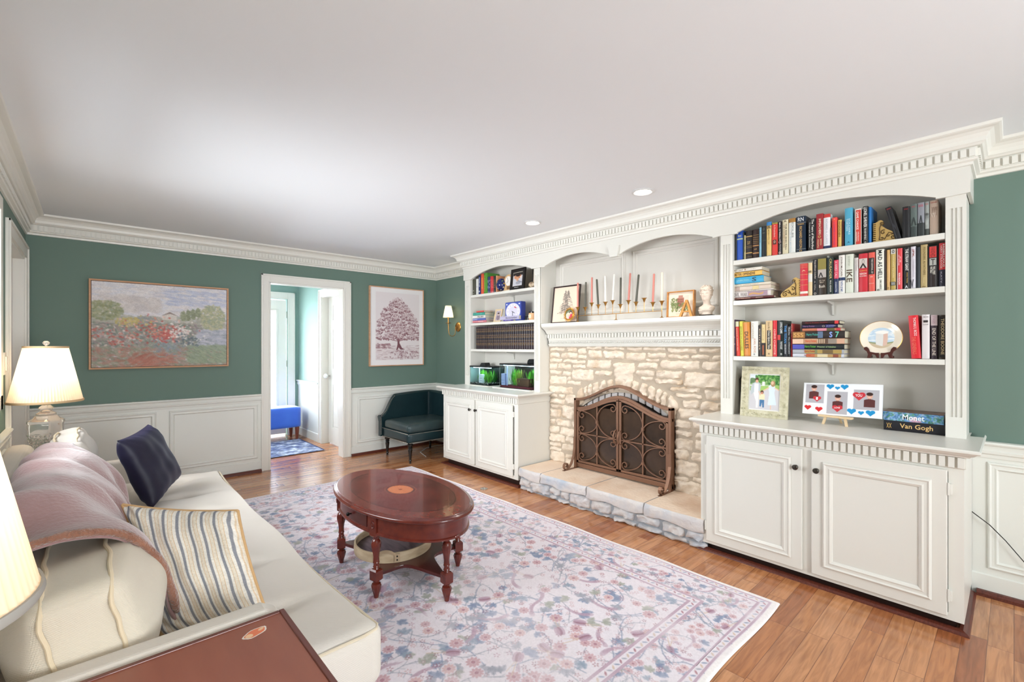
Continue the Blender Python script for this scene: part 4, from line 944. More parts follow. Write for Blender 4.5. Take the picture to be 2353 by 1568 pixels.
# round tray on the lower shelf
tr = thing('tray', (1.36, 2.50, 0.1405), 'round wooden barrel-end serving tray with metal handles on the coffee table shelf', 'tray')
TX, TY, TR = 1.372, 2.575, 0.229
tw = mat('tray_boards', '7c6a70', 0.35, noise=(6, '40343c', 0.5, (8, 1.2, 1)), coat=0.3)
MB().lathe([(0, 0.141), (TR-0.004, 0.141), (TR-0.004, 0.158), (0, 0.158)], (TX, TY, 0), 48).build('base', tw, tr, True, angle=30)
MB().lathe([(TR-0.012, 0.141), (TR, 0.141), (TR+0.002, 0.165), (TR, 0.197), (TR-0.010, 0.197), (TR-0.012, 0.16)], (TX, TY, 0), 64, cap=False).build('rim', mat('pale_band', 'cdbb9e', 0.5, noise=(7, '8d7355', 0.6, (1, 1, 4))), tr, True, angle=40)
for an0 in (R(232), R(52)):
    mb = MB(); pts = []
    for i in range(9):
        f = i/8; an = an0-0.26+0.52*f; lift = 0.030*math.sin(math.pi*min(1, max(0, (f-0.08)/0.84)))**0.5 if 0.08 < f < 0.92 else 0
        rr = TR+0.004; pts.append((TX+rr*math.cos(an), TY+rr*math.sin(an), 0.180+lift))
    rg = []
    for p in pts: d = Vector((p[0]-TX, p[1]-TY, 0)).normalized(); rg.append([(p[0], p[1], p[2]-0.009), (p[0]+d.x*0.003, p[1]+d.y*0.003, p[2]-0.009), (p[0]+d.x*0.003, p[1]+d.y*0.003, p[2]+0.009), (p[0], p[1], p[2]+0.009)])
    mb.rings(rg)
    for s_ in (-0.26, 0.26):
        an = an0+s_; x, y = TX+(TR+0.004)*math.cos(an), TY+(TR+0.004)*math.sin(an); d = (math.cos(an), math.sin(an)); q = (-d[1], d[0])
        mb.hexa([(x-q[0]*0.016, y-q[1]*0.016, 0.15), (x+q[0]*0.016, y+q[1]*0.016, 0.15), (x+q[0]*0.016+d[0]*0.004, y+q[1]*0.016+d[1]*0.004, 0.15), (x-q[0]*0.016+d[0]*0.004, y-q[1]*0.016+d[1]*0.004, 0.15),
                 (x-q[0]*0.016, y-q[1]*0.016, 0.192), (x+q[0]*0.016, y+q[1]*0.016, 0.192), (x+q[0]*0.016+d[0]*0.004, y+q[1]*0.016+d[1]*0.004, 0.192), (x-q[0]*0.016+d[0]*0.004, y-q[1]*0.016+d[1]*0.004, 0.192)])
    h = mb.build('handle', mat('aged_steel', 'b7a184', 0.4, 0.6), tr)
    for s_ in (-0.26, 0.26):
        an = an0+s_
        for z in (0.160, 0.180): MB().tube([(TX+(TR+0.006)*math.cos(an), TY+(TR+0.006)*math.sin(an), z), (TX+(TR+0.011)*math.cos(an), TY+(TR+0.011)*math.sin(an), z)], 0.0045, 8).build('rivet', mat('rivet', '2a2522', 0.4, 0.7), h)
# ------------------------------------------------------------------ corner chair in dark green leather
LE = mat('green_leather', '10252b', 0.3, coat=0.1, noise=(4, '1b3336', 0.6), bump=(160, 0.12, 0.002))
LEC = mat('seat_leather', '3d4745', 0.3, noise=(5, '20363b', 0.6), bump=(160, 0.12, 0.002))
NAIL = mat('nailhead', 'b9b4a8', 0.3, 1.0)
BLK = mat('black_lacquer', '14110f', 0.2, coat=0.3)
ch = thing('corner_chair', (3.02, 5.02, 0), 'dark green leather corner chair with nailhead trim and black turned legs', 'chair')
x0, x1, y0, y1 = 2.70, 3.42, 4.71, 5.36
o = rbox((x1-x0, y1-y0, 0.115), 0.012, n=(12, 12, 4), center=((x0+x1)/2, (y0+y1)/2, 0.295)).build('seat_rail', LE, ch, True); weld(o)
def puff(a, b, h): return lambda x, y, z, d: (h*(1-(abs(x)/a)**3)*(1-(abs(y)/b)**3) if d.z > 0.5 else 0)
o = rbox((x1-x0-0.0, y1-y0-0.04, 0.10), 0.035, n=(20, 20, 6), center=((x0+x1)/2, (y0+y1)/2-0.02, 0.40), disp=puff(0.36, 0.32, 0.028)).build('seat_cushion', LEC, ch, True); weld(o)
# wrap-around back: low scroll wing at the left end rising to full height, then along two sides
def wing_z(y_or_x, s):  # s = distance along the back from its left end
    if s < 0.03: return 0.50
    if s < 0.22: f = (s-0.03)/0.19; return 0.50+0.255*(f*f*(3-2*f))
    return 0.755+0.02*math.sin(min(1, (s-0.22)/1.0)*3.14)
path_ = [(2.675+0.0, 5.375)]; L = 0; bk = MB(); rg = []
pl = [(2.675+0.68*i/20, 5.39) for i in range(21)]+[(3.355+0.06*math.sin(a), 5.33+0.06*math.cos(a)) for a in (0.4, 0.8, 1.2)]+[(3.42, 5.28-0.55*i/12) for i in range(13)]
s = 0; prev = pl[0]
for i, p in enumerate(pl):
    s += math.hypot(p[0]-prev[0], p[1]-prev[1]); prev = p; d = Vector(pl[min(i+1, len(pl)-1)])-Vector(pl[max(i-1, 0)]); d.normalize(); n = Vector((d.y, -d.x)) # inner side
    zt = wing_z(0, s); th = 0.035
    ring = []
    for (o_, z) in ((th, 0.24), (th, 0.42), (th*1.0, zt-0.05), (th*1.05, zt-0.02), (0.01, zt), (-0.02, zt), (-0.045, zt-0.02), (-0.03, zt-0.06), (-0.02, 0.42), (-0.02, 0.24)): ring.append((p[0]+n.x*o_, p[1]+n.y*o_, z))
    rg.append(ring)
bk.rings(rg, 0, True, True); bko = bk.build('backrest', LE, ch, True, angle=50)
mb = MB()
def nails(pts, r=0.0048, step=0.0135):
    for a, b in zip(pts[:-1], pts[1:]):
        a, b = Vector(a), Vector(b); k = max(1, int((b-a).length/step))
        for i in range(k):
            p = a+(b-a)*((i+0.5)/k); vs = [(p.x, p.y, p.z)]+[(p.x+r*math.cos(q)*ex, p.y+r*math.cos(q)*ey, p.z+r*math.sin(q)) for q in np.linspace(0, 6.283, 7)[:-1] for (ex, ey) in [nrm]]
            mb.add([(vs[0][0]+out_[0]*r*0.7, vs[0][1]+out_[1]*r*0.7, vs[0][2])]+vs[1:], [(0, 1+j, 1+(j+1) % 6) for j in range(6)])
nrm, out_ = (1, 0), (0, -1)
nails([(x0+0.01, y0-0.001, 0.345), (x1, y0-0.001, 0.345)]); nails([(x0+0.01, y0-0.001, 0.243), (x1, y0-0.001, 0.243)])
nrm, out_ = (0, 1), (-1, 0)
nails([(x0-0.001, y0+0.01, 0.345), (x0-0.001, y1-0.0, 0.345)]); nails([(x0-0.001, y0+0.01, 0.243), (x0-0.001, y1, 0.243)])
nrm, out_ = (1, 0), (0, -1)
wp = [(2.682, 5.352, 0.26), (2.682, 5.352, 0.49), (2.70, 5.352, 0.505), (2.75, 5.352, 0.555), (2.80, 5.352, 0.65), (2.835, 5.352, 0.70), (2.87, 5.352, 0.735)]
nails(wp)
mb.build('nail_trim', NAIL, ch)['kind'] = 'stuff'
for (x, y) in ((2.745, 4.75), (2.745, 5.31), (3.37, 4.76), (3.37, 5.31)):
    MB().lathe([(0.010, 0), (0.013, 0.004), (0.012, 0.02), (0.017, 0.034), (0.013, 0.044), (0.014, 0.05), (0.022, 0.13), (0.026, 0.16), (0.018, 0.172), (0.030, 0.18), (0.018, 0.192), (0.032, 0.205), (0.034, 0.222), (0.022, 0.238), (0.03, 0.242)], (x, y, 0), 20).build('leg', BLK, ch, True, angle=35)
# ------------------------------------------------------------------ sconce
BR = mat('antique_brass', 'b98a4c', 0.32, 1.0)
s_ = thing('wall_sconce', (XR, 5.04, 1.62), 'brass wall sconce with small white shade on the green wall left of the bookcase', 'wall lamp')
MB().lathe([(0, -0.026), (0.02, -0.024), (0.024, -0.016), (0.055, -0.012), (0.064, -0.004), (0.064, 0)], (XR-0.001, 5.04, 1.625), 36, axis='x').build('backplate', BR, s_, True)
AX_, AY_ = 3.50, 5.07
arm = [(XR-0.02, 5.04, 1.632), (XR-0.045, 5.043, 1.625)]+[(XR-0.045-0.045+0.045*math.cos(a), 5.045+0.02*(a/3.14), 1.545-0.045*math.sin(a)*1.0) for a in np.linspace(0, math.pi, 9)]+[(AX_+0.004, AY_, 1.60), (AX_, AY_, 1.66), (AX_, AY_, 1.70)]
MB().tube(arm, [0.0045]*(len(arm)-3)+[0.006, 0.0075, 0.006], 10).build('arm', BR, s_, True)
MB().lathe([(0, 1.668), (0.034, 1.672), (0.036, 1.677), (0.008, 1.680)], (AX_, AY_, 0), 24).build('drip_pan', BR, s_, True)
MB().lathe([(0.0085, 1.68), (0.0085, 1.73), (0.012, 1.732), (0.012, 1.75), (0, 1.75)], (AX_, AY_, 0), 14).build('candle_tube', BR, s_, True)
def shade_mat(name, col, tr=0.55, pleat=None):
    m = bpy.data.materials.new(name); m.use_nodes = True; nt = m.node_tree; N = nt.nodes; L = nt.links; b = N['Principled BSDF']
    b.inputs['Base Color'].default_value = (*s2l(col), 1); b.inputs['Roughness'].default_value = 0.8
    tl = N.new('ShaderNodeBsdfTranslucent'); tl.inputs[0].default_value = (*s2l(col), 1); mx = N.new('ShaderNodeMixShader'); mx.inputs[0].default_value = tr
    L.new(b.outputs[0], mx.inputs[1]); L.new(tl.outputs[0], mx.inputs[2]); L.new(mx.outputs[0], N['Material Output'].inputs[0]); return m
SHW = shade_mat('white_linen_shade', 'f4ead8', 0.6)
MB().lathe([(0.070, 1.748), (0.040, 1.903)], (AX_, AY_, 0), 40, cap=False).build('lamp_shade', SHW, s_, True)
MB().lathe([(0, 1.765), (0.012, 1.77), (0.016, 1.80), (0.010, 1.83), (0, 1.835)], (AX_, AY_, 0), 12).build('bulb', mat('bulb_glow', 'ffffff', 0.5, emit=('ffe2b0', 14.0)), s_, True)
light('POINT', 'sconce_light', (AX_, AY_, 1.80), 3.4, (1.0, 0.84, 0.62), 0.02)
# ------------------------------------------------------------------ sofa
def fabric(name, col, col2=None, sc_=420, bs=0.35, dist=0.002, sheen=0.15):
    m = mat(name, col, 0.92, spec=0.15, sheen=sheen, noise=(3, col2 or col, 0.5)); nt = m.node_tree; N = nt.nodes; L = nt.links
    tc = N.new('ShaderNodeTexCoord'); a = N.new('ShaderNodeTexWave'); b = N.new('ShaderNodeTexWave'); a.bands_direction = 'Y'; b.bands_direction = 'DIAGONAL'
    for w_ in (a, b): w_.inputs['Scale'].default_value = sc_/6.28; w_.inputs['Distortion'].default_value = 2.0; w_.inputs['Detail'].default_value = 1; L.new(tc.outputs['Object'], w_.inputs['Vector'])
    ad = N.new('ShaderNodeMath'); ad.operation = 'ADD'; L.new(a.outputs['Fac'], ad.inputs[0]); L.new(b.outputs['Fac'], ad.inputs[1])
    bp = N.new('ShaderNodeBump'); bp.inputs['Strength'].default_value = bs; bp.inputs['Distance'].default_value = dist
    L.new(ad.outputs[0], bp.inputs['Height']); L.new(bp.outputs[0], N['Principled BSDF'].inputs['Normal']); return m
SOFA = fabric('cream_weave', 'ddd6cd', 'd6cfc4', 700, 0.3, 0.0015)
PIPE = mat('cream_piping', 'd8cbb3', 0.85, bump=(500, 0.3, 0.001))
KNIT = fabric('chunky_linen', 'd3c8b6', 'dad1c0', 900, 0.35, 0.0015)
so = thing('sofa', (0.18, 2.65, 0), 'long cream sofa with buttoned bench seat along the left wall', 'sofa')
SY0, SY1 = 1.50, 3.92
MB().box(-0.33, 0.64, SY0-0.07, SY1+0.03, 0.06, 0.27).build('base', SOFA, so, bevel=0.02)
TUFT = [(x, y) for y in (1.72, 2.12, 2.55, 2.98, 3.40, 3.78) for x in (0.12, 0.42)]
def seat_disp(x, y, z, d):
    X, Y = x+0.18, y+2.66; h = 0
    if d.z > 0.3:
        h += 0.016*(0.5+0.5*math.sin(Y*3.1))
        for (a, b) in TUFT:
            q = math.hypot(X-a, Y-b); h -= 0.050*math.exp(-(q/0.05)**2)
            dx, dy = X-a, Y-b; h -= 0.026*math.exp(-(dy/0.035)**2)*math.exp(-((dx+0.02)/0.15)**2)
        h -= 0.012*math.sin(Y*7.3+X*9)*math.sin(X*11)*0.5
        if X > 0.5: h -= 0.020*math.sin((Y-1.4)*math.pi/2.5)*(X-0.5)/0.2
    if d.x > 0.5: h += -0.018*abs(math.sin((Y-1.4)*3.6))*0.6-0.03*math.sin((Y-1.4)*math.pi/2.6)
    return h
o = rbox((1.06, 2.56, 0.20), 0.05, n=(60, 130, 12), disp=seat_disp, center=(0.18, 2.66, 0.365)).build('seat_cushion', SOFA, so, True); weld(o)
sc_o = o
mb = MB()
def edge(y): return 0.18+0.53-0.012-0.018*abs(math.sin((y-1.4)*3.6))*0.42-0.03*math.sin((y-1.4)*math.pi/2.6)*0.7
def ez(y): return 0.452-0.016*math.sin((y-1.4)*math.pi/2.5)
pts = [(edge(y), y, ez(y)) for y in np.linspace(1.42, 3.90, 60)]
mb.tube([(-0.25, 1.388, 0.452), (0.3, 1.386, 0.452), (0.64, 1.388, 0.452), (0.685, 1.40, 0.452)]+pts+[(0.66, 3.935, 0.452), (0.2, 3.94, 0.452)], 0.005, 6)
mb.build('welt', PIPE, sc_o, True)
for (a, b) in TUFT: MB().lathe([(0, 0.004), (0.010, 0.002), (0.013, -0.004), (0.010, -0.008)], (a, b, 0.428), 12).build('button', SOFA, sc_o, True)
def arm_panel(y0, y1):
    pr = [(-0.33, 0.06), (0.36, 0.06), (0.40, 0.30), (0.415, 0.42), (0.42, 0.54), (0.405, 0.60), (0.365, 0.622), (-0.33, 0.622)]
    return MB().prism(pr, 'y', y0, y1)
arm_panel(1.425, 1.50).build('armrest', SOFA, so, bevel=0.018, seg=4)
arm_panel(3.93, 4.00).build('armrest', SOFA, so, bevel=0.018, seg=4)
MB().prism([(-0.36, 0.06), (-0.22, 0.06), (-0.20, 0.45), (-0.25, 0.76), (-0.28, 0.785), (-0.345, 0.785), (-0.37, 0.75)], 'y', 1.43, 3.99).build('backrest', SOFA, so, bevel=0.02, seg=3)
# ------------------------------------------------------------------ cushions
def pillow(name, corners, puff_, material, label, cat, group=None, img=None, pipe=None, seed=0, wr=0.006, n=34, sag=0.0):
    """soft square cushion spanned by 4 corners (top-left, top-right, bottom-right, bottom-left)"""
    tl, tr_, br, bl = [Vector(c) for c in corners]; nn = (tr_-tl).cross(bl-tl).normalized(); cen = (tl+tr_+br+bl)/4
    root = thing(name, tuple(cen), label, cat, group); r_ = random.Random(seed); ph = [r_.uniform(0, 6.28) for _ in range(6)]
    def P(u, v, s_):
        # edges pulled in between the corners
        a, b = 2*u-1, 2*v-1; k = 0.055; u2 = 0.5+0.5*a*(1-k*(1-b*b)); v2 = 0.5+0.5*b*(1-k*(1-a*a))
        p = (tl*(1-u2)+tr_*u2)*(v2)+(bl*(1-u2)+br*u2)*(1-v2)
        e = max(0, (1-a**4))*max(0, (1-b**4)); h = puff_*(e**0.55)*(1.0 - sag*b)
        h += wr*e**0.4*(math.sin(a*5+b*3+ph[0])+0.6*math.sin(b*9-a*4+ph[1])+0.5*math.sin(a*13+b*2+ph[2]))
        ee = (1-abs(a))*(1-abs(b)); h += wr*0.9*math.exp(-ee*16)*math.sin(a*22+b*22+ph[3])*(e > 0)
        return p+nn*(h*s_)
    if img is None:
        mb = MB()
        for s_ in (1, -1):
            vs = [tuple(P(i/n, j/n, s_)) for j in range(n+1) for i in range(n+1)]; fs = []
            for j in range(n):
                for i in range(n): q = j*(n+1)+i; f = (q, q+1, q+n+2, q+n+1); fs.append(f if s_ < 0 else f[::-1])
            mb.add(vs, fs)
        o = mb.build('cover', material, root, True, angle=180); weld(o)
    else:
        for s_, im, nm in ((1, img, 'cover_front'), (-1, img, 'cover_back')):
            def PP(u, v): return np.array([P(a, b, s_) for a, b in zip(u, v)])
            canvas(nm, im, PP, material, root)
    if pipe:
        ed = [(t, 0) for t in np.linspace(0, 1, 20)]+[(1, t) for t in np.linspace(0, 1, 20)]+[(1-t, 1) for t in np.linspace(0, 1, 20)]+[(0, 1-t) for t in np.linspace(0, 1, 20)]
        MB().tube([P(a, b, 0) for a, b in ed], 0.0055, 8).build('piping', pipe, root, True)
    return root
# near back cushion: puffy, boxed, linen, seen end-on
def back_cushion(y0, y1, xc, zc, hgt, th, tilt, material, label, seed, bulge=0.07):
    L_ = y1-y0; r_ = random.Random(seed); ph = [r_.uniform(0, 6.28) for _ in range(5)]
    root = thing('back_cushion', (xc, (y0+y1)/2, 0.47), label, 'cushion', 'loose back cushions of the cream sofa')
    def disp(x, y, z, d):
        a, b = y/(L_/2), z/(hgt/2); e = max(0, 1-abs(a)**2.6)*max(0, 1-abs(b)**2.6)
        h = bulge*e**0.7*abs(d.x) if abs(d.x) > 0.3 else 0
        if abs(d.y) > 0.5 or abs(d.z) > 0.5: h += 0.008*(1-a*a if abs(d.z) > 0.5 else 1-b*b)
        return h+0.006*math.sin(y*19+z*13+ph[0])+0.005*math.sin(z*31-y*9+ph[1])
    mb = rbox((th, L_, hgt), 0.045, n=(14, 34, 34), disp=disp)
    M_ = Matrix.Translation((xc, (y0+y1)/2, zc)) @ Matrix.Rotation(tilt, 4, 'Y')
    o = mb.build('cover', material, root, True, xf=M_, angle=180); weld(o)
    for sx in (-1, 1):
        pts = []
        for k in range(80):
            an = 2*math.pi*k/80; c, s_ = math.cos(an), math.sin(an); m_ = (abs(c)**7+abs(s_)**7)**(-1/7)
            y, z = c*m_*(L_/2-0.008), s_*m_*(hgt/2-0.008); q = 1-max(0, (abs(c*s_)*2-0.9))*0.5
            pts.append(M_ @ Vector((sx*(th/2-0.016)+0.004*math.sin(k*0.45+ph[2])+0.002*math.sin(k*1.1), y*q*(1+0.022/(L_/2)), z*q*(1+0.020/(hgt/2)))))
        MB().tube(pts+[pts[0]], 0.0055, 8).build('piping', mat('tan_piping', 'dccbae', 0.85, bump=(500, .3, .001)), root, True)
    return root
back_cushion(1.535, 2.10, -0.005, 0.622, 0.30, 0.16, R(-8), KNIT, 'near puffy beige linen back cushion with corded edges, beside the near arm', 4, 0.095)
back_cushion(2.16, 3.00, -0.075, 0.665, 0.36, 0.12, R(-10), SOFA, 'sofa back cushion covered by the dusty pink throw', 5, 0.03)
back_cushion(3.10, 3.78, -0.055, 0.69, 0.38, 0.12, R(-12), SOFA, 'far cream back cushion peeping out beyond the pink throw', 6, 0.04)
# ------------------------------------------------------------------ pink throw draped over the middle cushion
TH = mat('pink_plush', 'a88482', 0.95, spec=0.1, sheen=0.7, noise=(9, '9a7572', 0.5), bump=(90, 0.5, 0.006))
def throw_mesh():
    n, m = 90, 70; vs = []
    # cross section over the cushion from behind (s=0) over the top to the seat (s=1)
    prof = [(-0.215, 0.66), (-0.225, 0.78), (-0.215, 0.86), (-0.165, 0.905), (-0.09, 0.91), (-0.02, 0.88), (0.045, 0.81), (0.090, 0.73), (0.115, 0.65), (0.135, 0.57), (0.165, 0.515), (0.22, 0.495)]
    prof2 = [(-0.20, 0.58), (-0.215, 0.68), (-0.20, 0.76), (-0.155, 0.815), (-0.085, 0.835), (-0.01, 0.835), (0.065, 0.812), (0.125, 0.755), (0.162, 0.68), (0.178, 0.60), (0.19, 0.53), (0.22, 0.495)]
    def pf(prof, s):
        t = s*(len(prof)-1); i = min(int(t), len(prof)-2); f = t-i; f2 = f
        a, b = prof[i], prof[i+1]; p0 = prof[max(i-1, 0)]; p3 = prof[min(i+2, len(prof)-1)]
        cr = lambda q0, q1, q2, q3: 0.5*((2*q1)+(-q0+q2)*f+(2*q0-5*q1+4*q2-q3)*f*f+(-q0+3*q1-3*q2+q3)*f*f*f)
        return cr(p0[0], a[0], b[0], p3[0]), cr(p0[1], a[1], b[1], p3[1])
    for j in range(m+1):
        s = j/m; x, z = pf(prof, s); x2, z2 = pf(prof2, s)
        for i in range(n+1):
            u = i/n; ya = 1.80-0.03*math.sin(s*3.0)-0.05*max(0, s-0.6); yb = 3.10+0.03*math.sin(s*6)-0.25*max(0, s-0.7)
            y = ya+(yb-ya)*u; q = min(1, max(0, (y-1.88)/0.22)); q = q*q*(3-2*q)
            bx, bz = x2*(1-q)+x*q, z2*(1-q)+z*q
            e = 1-u; drop = 0.05*math.exp(-e/0.06)*(0.5+0.5*s)
            fold = 0.012*math.sin(u*30+s*9)+0.009*math.sin(u*17-s*13+1)+0.006*math.sin(u*55+s*4)*(0.3+s)
            fold = (fold+0.006)*(0.35+0.65*q); k = 1-0.5*math.exp(-abs(s-0.35)/0.1)
            nx, nz = (0.9, 0.3) if s > 0.4 else (-0.3, 0.9)
            xx = bx+nx*fold*k-drop*0.5*(1 if s > 0.4 else -0.3); zz = bz+nz*fold*k-drop*0.6
            vs.append((xx, y, max(zz, 0.488)))
    fs = [(j*(n+1)+i, j*(n+1)+i+1, (j+1)*(n+1)+i+1, (j+1)*(n+1)+i) for j in range(m) for i in range(n)]
    return MB().add(vs, fs)
o = throw_mesh().build('throw_blanket', TH, None, True, angle=180)
q = o.modifiers.new('solid', 'SOLIDIFY'); q.thickness = 0.014; q.offset = 1; q2 = o.modifiers.new('sub', 'SUBSURF'); q2.levels = 0; q2.render_levels = 1
tag(o, 'dusty pink plush throw draped over the middle back cushion of the sofa', 'blanket')
TBL = o
FUR = mat('brown_fur', 'a5725a', 0.95, sheen=0.6, noise=(30, '7f5340', 0.5), bump=(140, 0.9, 0.01))
epts = [Vector(TBL.data.vertices[j*91].co) for j in range(16, 66, 2)]
MB().tube([p+Vector((0.003, 0.0, 0.006)) for p in epts], [0.006]+[0.012+0.0015*math.sin(i*1.3) for i in range(len(epts)-2)]+[0.006], 10).build('fur_edge', FUR, TBL, True, angle=180)
# ------------------------------------------------------------------ striped and velvet pillows
def stripe_img():
    W, H = 200, 200; im = Img(W, H, 'e6e0d6')
    for k in range(9):
        x = 12+k*22; im.rect(x-2.4, 0, x+2.6, H, '7d7f88', 0.85)
        for d in (8, 14): im.rect(x+d-0.8, 0, x+d+0.9, H, 'd9bf9c', 0.8)
        for d in (10.5,): im.rect(x+d, 0, x+d+1, H, 'e3d3ba', 0.8)
    n = smooth_noise(H, W, 1.3, 3); im.a *= (0.93+0.12*n)[..., None]; return im.a
pillow('striped_pillow', [(0.085, 2.16, 0.80), (0.385, 1.86, 0.785), (0.432, 1.66, 0.475), (0.165, 1.80, 0.46)], 0.062, attr_mat('striped_cotton', 0.9, bump=(300, 0.2, 0.001), spec=0.15),
       'square cream pillow with blue-grey and tan stripes and tan piping', 'pillow', img=stripe_img(), pipe=mat('tan_cord', 'c8a273', 0.8), seed=3, wr=0.005)
NV = mat('navy_velvet', '0d0a24', 0.5, sheen=0.08, noise=(5, '100c28', 0.5))
NV.node_tree.nodes['Principled BSDF'].inputs['Sheen Tint'].default_value = (0.3, 0.3, 0.7, 1)
pillow('velvet_pillow', [(0.105, 3.25, 0.862), (0.262, 3.62, 0.885), (0.425, 3.66, 0.52), (0.25, 3.20, 0.475)], 0.075, NV, 'square dark navy velvet pillow standing on its corner at the far end of the sofa', 'pillow', seed=8, wr=0.0035)
# ------------------------------------------------------------------ end tables
TT = mat('brown_table_top', '9c5a42', 0.33, coat=0.2, noise=(3, '8d4c37', 0.6, (6, 1, 1)))
TTD = mat('brown_table_edge', '6a3326', 0.35, coat=0.2)
def end_table(y0, y1, x0, x1, zt, lab):
    t = thing('end_table', ((x0+x1)/2, (y0+y1)/2, 0), lab, 'end table', 'brown end tables at the two ends of the sofa')
    MB().box(x0+0.012, x1-0.012, y0+0.012, y1-0.012, zt-0.022, zt-0.003).build('tabletop', TT, t)
    mb = MB(); 
    for (a, b, c, d) in ((x0, x0+0.014, y0, y1), (x1-0.014, x1, y0, y1), (x0+0.014, x1-0.014, y0, y0+0.014), (x0+0.014, x1-0.014, y1-0.014, y1)): mb.box(a, b, c, d, zt-0.03, zt)
    mb.build('rim', TTD, t, bevel=0.002)
    MB().box(x0+0.03, x1-0.03, y0+0.03, y1-0.03, zt-0.12, zt-0.0305).build('apron', TTD, t)
    dr = MB().box(x1-0.03, x1-0.02, y0+0.06, y1-0.06, zt-0.11, zt-0.045).build('drawer', TT, t, bevel=0.003)
    MB().lathe([(0.004, 0), (0.004, 0.012), (0.011, 0.018), (0.009, 0.026), (0, 0.028)], (x1-0.02, (y0+y1)/2, zt-0.078), 14, axis='x').build('knob', BLK, dr, True)
    for x in (x0+0.035, x1-0.075):
        for y in (y0+0.035, y1-0.075): MB().prism([(x, y), (x+0.04, y), (x+0.04, y+0.04), (x, y+0.04)], 'z', 0, zt-0.12).build('leg', TTD, t, bevel=0.003)
    MB().box(x0+0.04, x1-0.04, y0+0.04, y1-0.04, 0.16, 0.18).build('shelf', TTD, t)
    return t
end_table(0.74, 1.412, -0.37, 0.408, 0.62, 'brown wooden end table at the near end of the sofa with a small orange sticker')
end_table(4.02, 4.24, -0.37, 0.02, 0.58, 'brown end table half hidden behind the far end of the sofa')
STK = mat('sticker_orange', 'e9825a', 0.5); STW = mat('sticker_white', 'f0e6dc', 0.5); STY = mat('sticker_cream', 'f3c9a0', 0.5)
mb = MB()
def blob(cx, cy, r, sx, sy, z, m, rot=0.6, n=20, sp=0):
    c, s = math.cos(rot), math.sin(rot); vs = []
    for i in range(n):
        a = 2*math.pi*i/n; rr = r*(1+sp*math.sin(a*5)); x, y = rr*sx*math.cos(a), rr*sy*math.sin(a); vs.append((cx+x*c-y*s, cy+x*s+y*c, z))
    mb.add(vs, [tuple(range(n))], m)
zz = 0.6175
blob(0.318, 1.345, 0.021, 1.5, 0.85, zz, 1, 0.35, sp=0.06); blob(0.318, 1.345, 0.018, 1.5, 0.82, zz+0.0004, 0, 0.35, sp=0.06); blob(0.303, 1.338, 0.009, 1, 1, zz+0.0008, 2); blob(0.334, 1.352, 0.007, 1.2, 0.7, zz+0.0008, 2)
tag(mb.build('sticker', [STK, STW, STY]), 'small orange sticker stuck on the corner of the near end table', 'sticker')
